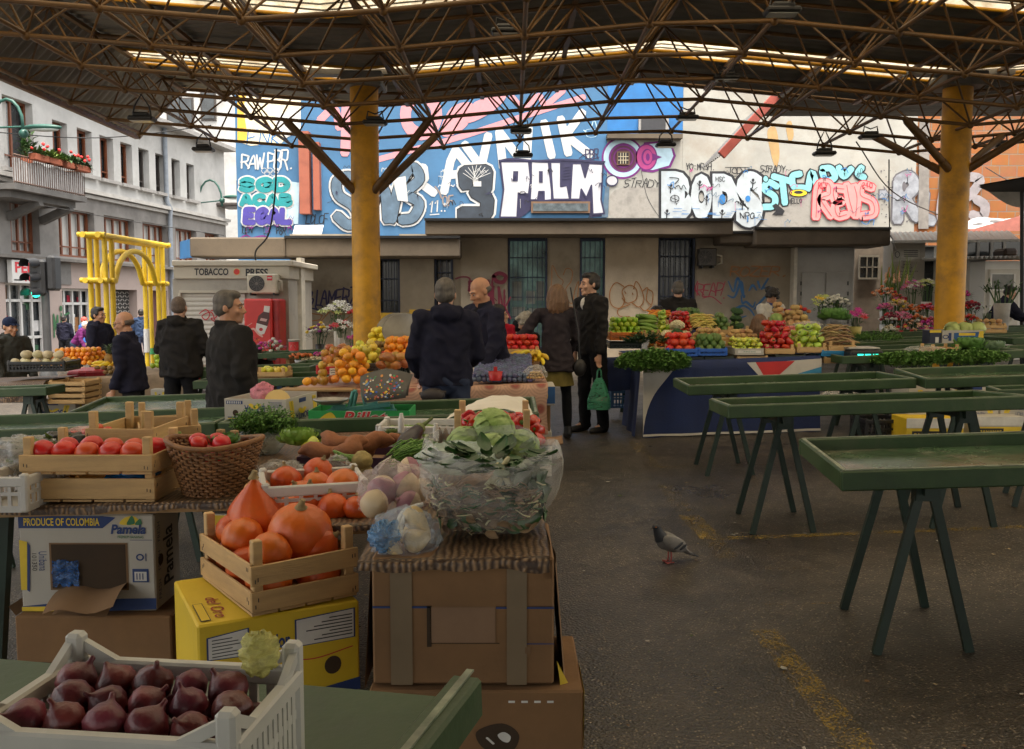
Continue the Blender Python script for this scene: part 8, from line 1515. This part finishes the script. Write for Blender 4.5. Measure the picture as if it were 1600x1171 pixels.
def shoppingbag():
 c=Dp(936,620,9.95);mb=MB();mb.sheet(lambda u,v:V(((.035+.105*min(1,v*1.3)**.7)*math.cos(2*PI*u)*(1+.1*math.sin(u*38)),(.02+.055*min(1,v*1.3))*math.sin(2*PI*u),.23-.36*v-.03*(v>.95))),48,14);mb.ell((0,0,-.1),(.135,.07,.06),18,10,wob=.15)
 [mb.tube([(.03*s,0,.22),(.02*s,0,.32),(0,0,.35)],.012,6)for s in(-1,1)];o=mb.build('plastic_bag',film('green_bag_film',(.10,.42,.24),.5,.85,12));o.location=c;o.scale=(.88,.9,.9);tag(o,'thin green carrier bag hanging from the hand of the young man','plastic bag');mb=MB();mb.ell((.03,0,-.06),(.08,.045,.06),14,9,wob=.3);o=mb.build('parcel',M('pale_parcel',(.5,.48,.4),.7,.4,12));o.location=c;tag(o,'pale wrapped parcel inside the green carrier bag','parcel')
shoppingbag()
c=Dp(906,575,9.6);mb=MB();mb.ell((0,0,0),(.07,.045,.095),16,10,wob=.08);mb.tube([(.0,0,.09),(-.02,.02,.4),(-.1,.08,.86)],.009,6);o=mb.build('handbag',shoem);o.location=c;tag(o,'small black handbag on a long strap at the side of the woman','handbag')
c=Dp(676,618,6.83);mb=MB();mb.ell((0,0,0),(.095,.05,.055),16,10,wob=.12);mb.tube([(-.1,.02,.01),(.0,.0,.03),(.1,.02,.02)],.014,6);o=mb.build('waist_bag',M('brown_black_nylon',(.03,.022,.02),.6));o.location=c;tag(o,'dark waist bag worn at the back of the hooded man','bag')
def onL(px,y,up=0):p=Dp(px,500,y);p.z=G(p.x)+.8+up;return p
plainstall(-5.75,-3.75,10.6,12.3,.79,'long stall table under the grey brown cloth at the left');gb=M('grey_brown_cloth',(.27,.195,.125),.9,.3,4,.3,40,dirt=.5,dirtcol=(.08,.06,.04));draped('tablecloth','stained grey brown cloth hanging from the left fruit stall',-5.05,-3.72,10.55,12.3,.8,.42,gb,seed=5)
plainstall(-6.4,-5.12,9.75,10.5,.82,'stall table at the left edge under the brown printed cloth');draped('tablecloth','brown printed cloth hanging at the left edge under the crate of melons',-6.5,-5.08,9.7,10.5,.83,.22,woven,seed=8)
def hl(kind,px0,px1,y,dep,layers,label,cat,name,n,up=0,**k):
 a,b=onL(px0,y,up),onL(px1,y,up);heap(kind,TR((a+b)/2),(b-a).length,dep,.01,layers,label,cat,name,n,**k)
hl('orange',62,140,11.2,.7,5,'orange in the big heap on the left stall behind the bald man','orange','orange',190,.05,dome=.9,sc=.82);hl('kiwi',134,182,10.62,.2,2,'brown kiwi in front of the pineapple','kiwi','kiwi',36,.0);hl('greenapple',232,268,11.2,.5,5,'yellow green fruit heaped right of the bald man','fruit','green_fruit',110,.02,dome=.88);hl('orange',245,262,10.8,.2,2,'orange lying below the yellow green heap','orange','orange',8,.0)
for i in range(12):put('banana',onL(150+2.6*i,10.85+.03*(i%3),.06+.03*(i%3)),'greenish banana beside the pineapple on the left stall','banana','banana','bananas on the left stall',rz=i*.25,tilt=.9)
pn=thing('pineapple','small pineapple with spiky leaves among the bananas','pineapple',onL(168,10.95,.1));mb=MB();mb.ell((0,0,.07),(.055,.055,.08),18,12,wob=.2,wf=9);mb.build('fruit',M('pineapple_skin',(.30,.17,.04),.8,.4,30,.5,90),pn);mb=MB();[mb.leaf((0,0,.13+.0015*k),(math.cos(k*2.4),math.sin(k*2.4),.5+k*.05),(0,0,1),.13,.022,0,.8)for k in range(34)];mb.build('leaves',M('pineapple_leaf',(.10,.15,.06),.6,.3),pn)
for i,(px,y,rz)in enumerate(((112,10.6,0),(128,10.62,.2),(140,10.62,.25),(152,10.64,.3))):mb=MB();mb.box((0,.08,.03),(.14,.2,.06),None,0,.008);mb.box((0,.08,.064),(.12,.17,.012),None,1,.004);o=mb.build('fruit_punnet',[M('dark_red_punnet',(.22,.01,.02),.4),M('red_berries',(.35,.02,.03),.35,.5,40,.6,90)]);o.matrix_basis=TR(onL(px,y,.0),rz,.2);tag(o,['leftmost red punnet under the oranges','second red punnet under the oranges','third red punnet under the oranges','rightmost red punnet under the oranges'][i],'punnet','red berry punnets')
mb=MB();mb.box((0,0,0),(.5,.1,.09),None,0,.006);o=mb.build('wooden_box',woodd);o.location=onL(68,12.2,.1);tag(o,'long low wooden box behind the crate of melons','box')
m,w_=spot(14,100,581,9.85,rad(4));pcrate(m,w_,.42,.11,'black plastic crate of pale melons before the man in the cap',(.012,.012,.012),'plastic crates of the left stall');heap('melon',m,w_-.06,.36,.05,2,'pale melon in the black crate','melon','melon',22,dome=.85,sc=.85)
for i in range(4):m,w_=spot(75,133,632-9.4*i,9.75);crate(m,w_,.4,.058,['lowest shallow wooden crate of the stack under the left stall','second lowest shallow wooden crate of the stack','third shallow wooden crate of the stack','topmost shallow wooden crate of the stack under the left stall'][i],'stacked shallow wooden crates',1,.008)
def bon(xl,xr,yt,yb,y,lb,pr=bonita,rz=0):m,w_=spot(xl,xr,yb,y,rz);carton(m,w_,.4,Dp(xl,yt,y).z-Dp(xl,yb,y).z-.004,lb,wcard,'white banana boxes under the stalls',pr,sideprints=bonita2)
bon(44,119,628,659,9.9,'upper white banana box below the stacked wooden crates');bon(46,121,659.5,692,9.9,'lower white banana box below the stacked wooden crates');bon(150,192,612,640,10.9,'upper white banana box behind the empty tray table',bonita2);bon(150,192,641,672,10.9,'lower white banana box behind the empty tray table',bonita2);bon(236,264,608,640,10.4,'upper white banana box right of the bald man',bonita2);bon(238,266,641,672,10.4,'lower white banana box right of the bald man',bonita2);bon(306,346,651,676,9.3,'white banana box behind the grey haired man',bonita)
bon(0,42,611,630,10.2,'white banana box in the shade at the left edge')
m,w_=spot(284,334,604,9.95);carton(m,w_,.3,.12,'printed carton of fruit with a red ribbon on the far green table',wcard,opened=True,prints=lambda d:(d.shape([(.1,.2),(.9,.2),(.8,.9),(.2,.8)],4,1,True),d.rect(.52,0,.6,1,3,2),d.rect(.3,.05,.9,.2,3,2)))
m,w_=spot(402,446,590,9.1);crate(m,w_,.3,.06,'small wooden crate of pears on a green table left of the fruit stall','wooden crates of produce',1,.04);heap('pear',m,w_-.04,.26,.03,1,'yellow pear in the small wooden crate','pear','pear',18,sc=.9)
m,w_=spot(398,450,592,9.45);carton(m,w_,.2,.11,'brown carton behind the small crate of pears',kraft,opened=True)
fcol=dict(white=(.62,.60,.52),red=(.50,.012,.02),pink=(.60,.14,.25),magenta=(.50,.02,.25),yellow=(.68,.46,.03),orange=(.62,.15,.03),peach=(.62,.34,.20),cream=(.62,.52,.32),purple=(.20,.02,.16),dark=(.20,.01,.03),lily=(.45,.50,.14))
def flm(c):return M('petals_'+c,fcol[c],.55,.2,20,rand=.0)
def bouquet(px,py,y,wpx,cols,label,bucket=(.5,.5,.48),kind='ball',bh=.3,br=.09,hang=.28,n=26,sz=.03,base=None,rz=None,cat='bouquet',wrap=None,leaf=leafg):
 c=Dp(px,py,y);rx=wpx/1400*y/2;t=thing('bouquet',label,cat,c-V((0,0,hang+bh)),0,'flowers on the stands');O=V((0,0,hang+bh));rz=rz or rx*.6
 if wrap:mb=MB();mb.lathe([(br*.5,0),(br*.6,bh*.5),(rx*.7,bh),(rx*1.0,bh+hang*.8)],n=22,wob=.25,seed=int(px));mb.build('wrapping',M('wrap_'+wrap,fcol[wrap],.3,.15),t)
 else:mb=MB();mb.lathe([(0,0),(br*.75,0),(br,bh),(br*.93,bh),(br*.7,.01)],n=18);mb.build('bucket',M('bucket_%s'%(bucket,),bucket,.45,.1),t)
 mb=MB()
 for k in range(int(n*2.6)):
  a=R.uniform(0,6.28);q=math.sqrt(R.random());p=O+V((rx*.95*q*math.cos(a),rx*.95*q*math.sin(a),R.uniform(-1.0,.5)*rz));mb.leaf(p,(p.x,p.y,R.uniform(-.3,.8)*rx),(0,0,1),R.uniform(.06,.12),R.uniform(.016,.03))
 for k in range(9):a=k*2.4;e=O+V((rx*.7*math.cos(a)*R.random(),rx*.7*math.sin(a)*R.random(),0));mb.tube([(br*.4*math.cos(a),br*.4*math.sin(a),bh*.5),e],.006,5)
 mb.build('greenery',leaf,t);cols=cols.split();mb=MB()
 for k in range(n):
  a=k*2.4;q=math.sqrt((k+.5)/n);z=(1-q*q)*rz+R.uniform(-.25,.25)*rz;p=O+V((rx*q*math.cos(a),rx*q*math.sin(a),z));mi=R.randrange(len(cols));dr=V((p.x,p.y-.1,rx)).normalized()
  if kind=='lily':[mb.leaf(p,dr*.5+V((math.cos(j*1.05),math.sin(j*1.05),.5*math.sin(j))),dr,sz*1.9,sz*.75,mi,.6)for j in range(6)]
  elif kind=='spike':[mb.ell(p+V((R.uniform(-.01,.01),R.uniform(-.01,.01),j*sz*1.1)),sz*(1-.12*j),6,5,mi,wob=.4,seed=j,wf=3)for j in range(6)]
  else:mb.ell(p,(sz,sz,sz*.75),8,6,mi,wob=.45,seed=k,wf=3.2);[mb.leaf(p,V((math.cos(j*1.26),math.sin(j*1.26),.5)),dr,sz*1.25,sz*.9,mi,.5)for j in range(5)]
 mb.build('blossoms',[flm(q)for q in cols],t)
wv=(.55,.53,.48)
for a in[(1383,462,16.6,40,'red orange peach','tall red and orange mixed flowers at the left of the big stand'),(1404,470,17.0,26,'pink red','pink carnations behind the gladioli'),(1426,452,16.8,34,'pink magenta white','pink lilies at the top of the big stand',wv,'lily'),(1448,448,16.6,34,'white lily','white lilies beside the right column',wv,'lily'),(1383,483,16.2,24,'magenta pink','bright magenta bunch at the left of the second tier'),(1402,478,16.2,30,'cream peach yellow','cream roses in the second tier'),(1422,487,16.2,34,'peach orange','peach roses in the second tier'),(1446,484,16.2,28,'orange red pink','orange red roses beside the right column'),(1390,501,15.8,32,'red dark white','dark red and white roses in the third tier'),(1408,500,15.8,34,'red pink','red and pink lilies in the third tier',wv,'lily'),(1430,503,15.8,36,'peach white orange','salmon carnations in the third tier'),(1452,505,15.8,26,'pink red','pink bunch against the right column'),(1505,462,16.4,20,'magenta pink','magenta bunch just right of the right column'),(1503,475,16.2,20,'cream white','cream bunch just right of the right column'),(1516,481,16.0,30,'dark red','dark red carnations right of the column'),(1512,503,15.6,34,'orange red peach','orange red low tray of flowers right of the column')]:bouquet(*a[:6],*(a[6:]if len(a)>6 else()))
bouquet(1398,446,17.0,46,'peach orange','tall gladioli with green spear leaves on the big stand',wv,'spike',n=9,sz=.028);mb=MB();o_=Dp(1400,450,17.05);[mb.leaf(o_+V((R.uniform(-.3,.3),R.uniform(-.1,.1),R.uniform(-.3,0))),(R.uniform(-.25,.3),R.uniform(-.1,.1),1),(0,1,0),R.uniform(.5,.8),.03,0,.1)for _ in range(26)];tag(mb.build('spear_leaves',leafy,origin=o_),'tall green spear leaves rising above the flower stand','leaves')
bouquet(1390,518,15.2,26,'white cream','cream blossoms in a white bucket at the front of the flower stand',(.62,.6,.55),bh=.24,br=.08,hang=.1,n=22);bouquet(1410,519,15.2,34,'red yellow','flowers in red wrapping left of the pink lilies',wrap='red',bh=.12,hang=.12,n=9);bouquet(1430,519,15.1,46,'pink peach','pink lilies in bright red wrapping',kind='lily',wrap='red',bh=.14,hang=.14,n=12);bouquet(1454,526,15.1,28,'pink peach','pink blossoms in pale wrapping at the column foot',kind='lily',wrap='peach',bh=.1,hang=.1,n=10);bouquet(1447,510,15.4,24,'magenta pink','magenta wrapped bunch by the column',wrap='magenta',bh=.1,hang=.1,n=8)
fs=thing('flower_stand','dark stepped stand carrying the buckets of flowers beside the right column','stand',(7.3,16.5,G(7.3)));
for k,(y,z)in enumerate(((15.7,.85),(16.2,1.0),(16.8,1.15))):mb=MB();mb.box((0,y-16.5,z-G(7.3)-.4),(2.0,.46,.05),None,0,.006);mb.box((-.9,y-16.5,(z-G(7.3)-.42)/2),(.05,.4,z-G(7.3)-.42));mb.box((.9,y-16.5,(z-G(7.3)-.42)/2),(.05,.4,z-G(7.3)-.42));mb.build('shelf',legm,fs)
bouquet(527,489,15.6,50,'white white lily','tall white lilies left of the yellow column',(.5,.46,.38),'lily',bh=.4,br=.07,hang=.32,n=26,sz=.045);bouquet(533,513,15.0,34,'white red','white lilies with red buds in a pale vase',(.52,.48,.42),'lily',bh=.34,br=.065,hang=.16,n=14,sz=.04);bouquet(499,519,14.6,40,'white purple white yellow','white, purple and yellow chrysanthemums in a dark vase',(.03,.025,.025),bh=.3,br=.07,hang=.2,n=30,sz=.03,leaf=leafd);bouquet(553,490,15.2,16,'red','red rose bunch against the yellow column',bh=.3,br=.05,hang=.3,n=6,sz=.035);bouquet(553,531,14.6,22,'pink magenta','pink bunch in a magenta bucket by the column',(.42,.02,.2),bh=.15,br=.08,hang=.1,n=9);bouquet(611,508,15.0,30,'white cream','white flowers in a red pot right of the yellow column',(.4,.02,.03),bh=.14,br=.08,hang=.14,n=12,kind='lily')
fb=thing('flower_bench','brown wooden pallet bench under the vases left of the yellow column','bench',(-3.0,15.1,G(-3.0)));[MB().box((0,-.5+.25*k,.72),(1.5,.18,.04),None,0,.004).build('slat',woodd,fb)for k in range(5)];[MB().box((x,0,.35),(.06,1.1,.7)).build('leg',woodd,fb)for x in(-.65,.65)]
bouquet(1287,476,12.6,34,'lily yellow','yellow green lilies behind the savoy',(.2,.2,.2),'lily',bh=.2,hang=.16,n=14,sz=.035);bouquet(1307,474,12.3,38,'white','bunch of white chrysanthemums behind the savoy',(.2,.2,.2),bh=.2,hang=.14,n=40,sz=.024);bouquet(1337,497,12.5,34,'pink magenta red','pink flowers in a pale pot at the end of the vegetable stall',(.5,.42,.12),'lily',bh=.13,hang=.12,n=12,sz=.04);bouquet(1247,489,12.3,34,'orange red magenta','orange and red bouquet behind the tan roots',bh=.15,hang=.12,n=16,sz=.032);bouquet(1222,492,12.4,34,'dark red','dark leafy plants with few red buds behind the tan roots',bh=.12,hang=.1,n=6,sz=.02,leaf=leafd)
bouquet(386,534,14.2,34,'orange red','orange flowers before the red cooler',bh=.1,hang=.1,n=10,kind='lily');bouquet(424,545,13.9,44,'pink white magenta','pink and white flowers on the green table by the cooler',bh=.1,hang=.08,n=24);bouquet(470,557,12.6,36,'orange','flat bunch of orange flowers on the low green table',bh=.08,hang=.05,n=16,rz=.03);bouquet(488,563,12.6,30,'cream','cream flowers beside the flat orange bunch',bh=.08,hang=.05,n=14,rz=.04);bouquet(503,555,12.8,26,'pink magenta red','small pink flowers at the end of the low green table',bh=.06,hang=.05,n=10,rz=.03)
mb=MB();mb.lathe([(0,0),(.07,0),(.085,.17),(.09,.17),(.09,.185),(.08,.185),(.07,.01)],n=20);o=mb.build('paint_bucket',M('white_bucket',(.55,.52,.46),.4));o.location=Dp(460,550,13.4);d=Dec(lambda u,v,l:V((.083*math.sin((u-.5)*2.2),-.083*math.cos((u-.5)*2.2)-.004,.02+.13*v)));d.sheet(lambda u,v:d.fn(u,v,0),10,3);d.disc(.5,.4,.22,.3,1,0);q=d.build('label',[redp,wprint],o);tag(o,'small white tub with a red label on the green table','tub')
bk2=thing('flower_bucket','tall white bucket of bare green stems before the white door','bucket',Dp(1564,516,14.4));mb=MB();mb.lathe([(0,0),(.10,0),(.125,.42),(.135,.43),(.12,.42),(.09,.01)],n=22);mb.build('bucket',M('tall_white_bucket',(.58,.56,.52),.4),bk2);mb=MB();[mb.tube([(R.uniform(-.05,.05),R.uniform(-.05,.05),.1),(x*.7,R.uniform(-.05,.05),.5),(x,R.uniform(-.08,.08),R.uniform(.62,.75))],.011,6)for x in(-.22,-.15,-.05,.05,.14,.2,.26,-.1,.22)];[mb.leaf((R.uniform(-.3,.3),R.uniform(-.1,.1),R.uniform(.55,.75)),(R.uniform(-1,1),R.uniform(-1,1),.6),(0,0,1),.12,.03)for _ in range(50)];mb.build('stems',leafg,bk2)
bouquet(1542,490,14.8,26,'lily','soft feathery green plant left of the tall white bucket',n=4,sz=.01,bh=.2,hang=.14,rz=.2,leaf=M('sage_leaf',(.10,.14,.07),.7,.3))
m,w_=spot(1472,1536,537,10.9);carton(m,w_,.35,.16,'blue and yellow carton of pale cabbages by the right column',wcard,opened=True,prints=lambda d:(d.shape([(.28,.1),(1,.1),(1,.9),(.28,.8)],9,1),d.shape([(.85,.1),(1,.1),(1,.95),(.9,.95)],1,2),d.rect(.4,.6,.8,.8,1,2),d.ring(.08,.5,.05,.08,0,1,asp=2),d.rect(.15,.2,.22,.8,0,1)))
for i,px in enumerate((1488,1508,1527)):o=cabbage(.09,cabm,40+i,7).build('cabbage',M('pale_cabbage_leaf',(.36,.42,.13),.5,.2,7,.2,30));o.location=Dp(px,515,11.05);tag(o,['pale cabbage at the left of the blue carton','pale cabbage in the middle of the blue carton','pale cabbage at the right of the blue carton'][i],'cabbage','cabbages in the blue carton')
m,w_=spot(1530,1573,521,12.6);crate(m,w_,.35,.12,'wooden crate of red potatoes right of the cabbage carton','wooden crates of produce',2,.02);heap('potato',m,w_-.04,.3,.08,2,'reddish potato in the crate by the white bucket','potato','potato',30)
m,w_=spot(1452,1470,538,10.9);carton(m,w_,.2,.17,'dark blue box with a yellow lid left of the cabbage carton',M('dark_blue_box',(.02,.025,.05),.5),prints=lambda d:(d.rect(0,.82,1,1,1,1),d.rect(.5,.1,.8,.5,5,1)))
leafball(Dp(1515,543,9.9),.16,'flat dark green leaves before the cabbage carton',savm,26,'leaf_greens','greens');leafball(Dp(1546,549,9.9),.17,'grey green leek leaves before the cabbage carton',M('leek_leaf',(.13,.20,.10),.5,.25),26,'leek_greens','greens')
m,w_=spot(1455,1500,553,9.75);crate(m,w_,.3,.07,'small wooden crate between the parsley rows','wooden crates of produce',1,.03)
baggy('plastic_bag',clear,Dp(1445,548,9.7),(.22,.12,.05),'pale film bag lying behind the parsley rows',111,2.6,.3);o=COL.objects[-1]
def fyffes(d):d.rect(0,.6,1,1,5,1);d.rect(.05,.1,.95,.55,1,1);d.rect(.1,.18,.6,.48,2,2);d.disc(.78,.32,.09,.16,1,2);d.text('BANANAS',.14,.26,.56,.4,1,3,.02)
for a in((1418,1482,602,655,8.9,'white banana box under the tables left of the others',bonita2),(1484,1560,600,655,8.9,'white banana box under the tables in the middle of the three',bonita),(1562,1640,598,655,8.9,'white banana box under the tables at the right edge',bonita)):bon(*a)
m,w_=spot(1416,1506,672,8.6);m.translation.z=G(m.translation.x);carton(m,w_,.35,.24,'yellow and black banana box standing on the ground under the tables',ycard,prints=fyffes);m,w_=spot(1520,1600,672,8.7);m.translation.z=G(m.translation.x);carton(m,w_,.35,.22,'second banana box standing on the ground under the tables',wcard,prints=fyffes)
m,w_=spot(1352,1412,690,8.9);m.translation.z=G(m.translation.x);pcrate(m,w_,.4,.2,'stacked black crate on the ground under the third table',(.012,.012,.014));baggy('plastic_bag',clear,Dp(1315,625,9.0),(.22,.15,.14),'dull film bundle hanging under the third table',120,2.2,.3);m,w_=spot(955,990,638,11.0);pcrate(m,w_,.3,.22,'blue crate on the ground left of the cloth covered stall',(.03,.10,.22));draped('tablecloth','dark navy cloth hanging behind the hanging parsley',1.0,1.45,10.3,10.8,.8,.35,bnav,seed=11)
pc_=P(1046,879);pg_=M('pigeon_grey',(.16,.15,.145),.7,.25,25,.3,150);pdk=M('pigeon_dark',(.025,.027,.034),.5,.3,20);RB=Matrix.Rotation(rad(28),3,'Y')
mb=MB();mb.ell((0,0,.115),(.078,.052,.05),18,12,rot=RB);mb.ell((-.035,0,.125),(.045,.045,.048),14,10);mb.tube([(-.045,0,.135),(-.07,0,.175),(-.078,0,.2)],[.038,.026,.02],12);mb.ell((-.083,0,.207),(.022,.017,.018),12,8);mb.tube([(-.1,0,.205),(-.113,0,.201),(-.122,0,.197)],[.007,.005,.002],6);mb.tube([(.05,0,.09),(.11,0,.052),(.155,0,.03)],[.035,.024,.014],10,sq=.55)
pg=skinmesh(mb,.006,'pigeon',pg_,3);pg.matrix_basis=TR(pc_,.25);tag(pg,'grey pigeon with dark wing bars standing on the asphalt facing left','pigeon')
mb=MB();mb.tube([(-.05,0,.142),(-.07,0,.176),(-.079,0,.203)],[.041,.029,.0225],14);mb.ell((-.084,0,.208),(.0235,.0185,.0195),12,8);o=mb.build('head_feathers',pdk);o.parent=pg
for s in(-1,1):
 mb=MB();mb.ell((.015,.042*s,.118),(.082,.016,.04),18,10,rot=RB);mb.tube([(.06,.034*s,.092),(.11,.016*s,.056),(.15,.006*s,.034)],[.026,.018,.006],8,sq=.4);o=mb.build('wing',M('wing_grey',(.24,.225,.21),.7,.2,30));o.parent=pg
 for x,z,h_ in((.03,.108,.062),(.058,.098,.05)):mb=MB();mb.ell((x,.055*s,z),(.009,.006,h_*.55),8,8,rot=Matrix.Rotation(rad(55),3,'Y'));q=mb.build('wing_bar',pdk);q.parent=o
 mb=MB();mb.tube([(.0,.018*s,.08),(.002,.02*s,.03),(-.002,.02*s,.006)],.0045,6);[mb.tube([(-.002,.02*s,.006),(-.03 if a else.02,.02*s+.014*a*s,.004)],.0035,5)for a in(-1,0,1)];mb.tube([(-.002,.02*s,.006),(-.032,.02*s,.004)],.0035,5);o=mb.build('leg',M('pigeon_leg',(.40,.09,.08),.6));o.parent=pg
 mb=MB();mb.ell((-.092,.0165*s,.212),.0035,7,5);o=mb.build('eye',M('pigeon_eye',(.5,.15,.02),.2));o.parent=pg
mb=MB();mb.tube([(.09,0,.066),(.158,0,.03),(.175,0,.022)],[.022,.017,.012],8,sq=.4);o=mb.build('tail',pdk);o.parent=pg
mb=MB();rr=random.Random(5)
for k in range(420):
 y=rr.uniform(2.2,11);x=rr.uniform(-.4,.62)*y;a=rr.uniform(0,6.28);s=rr.uniform(.004,.013)*(2.2 if rr.random()<.06 else 1);z=SL*x+.006
 mb.add([(x+s*math.cos(a+b)*(.6+.5*rr.random()),y+s*math.sin(a+b)*(.6+.5*rr.random()),z+rr.uniform(0,.004))for b in(0,1.3,2.6,3.9,5.2)],[(0,1,2,3,4)],rr.randrange(4))
tag(mb.build('litter',[M('litter_straw',(.35,.27,.15),.8),M('litter_brown',(.16,.09,.04),.8),M('litter_pale',(.42,.40,.36),.8),M('litter_green',(.07,.10,.03),.8)]),'small scraps of leaves and paper scattered over the asphalt','litter',kind='stuff')
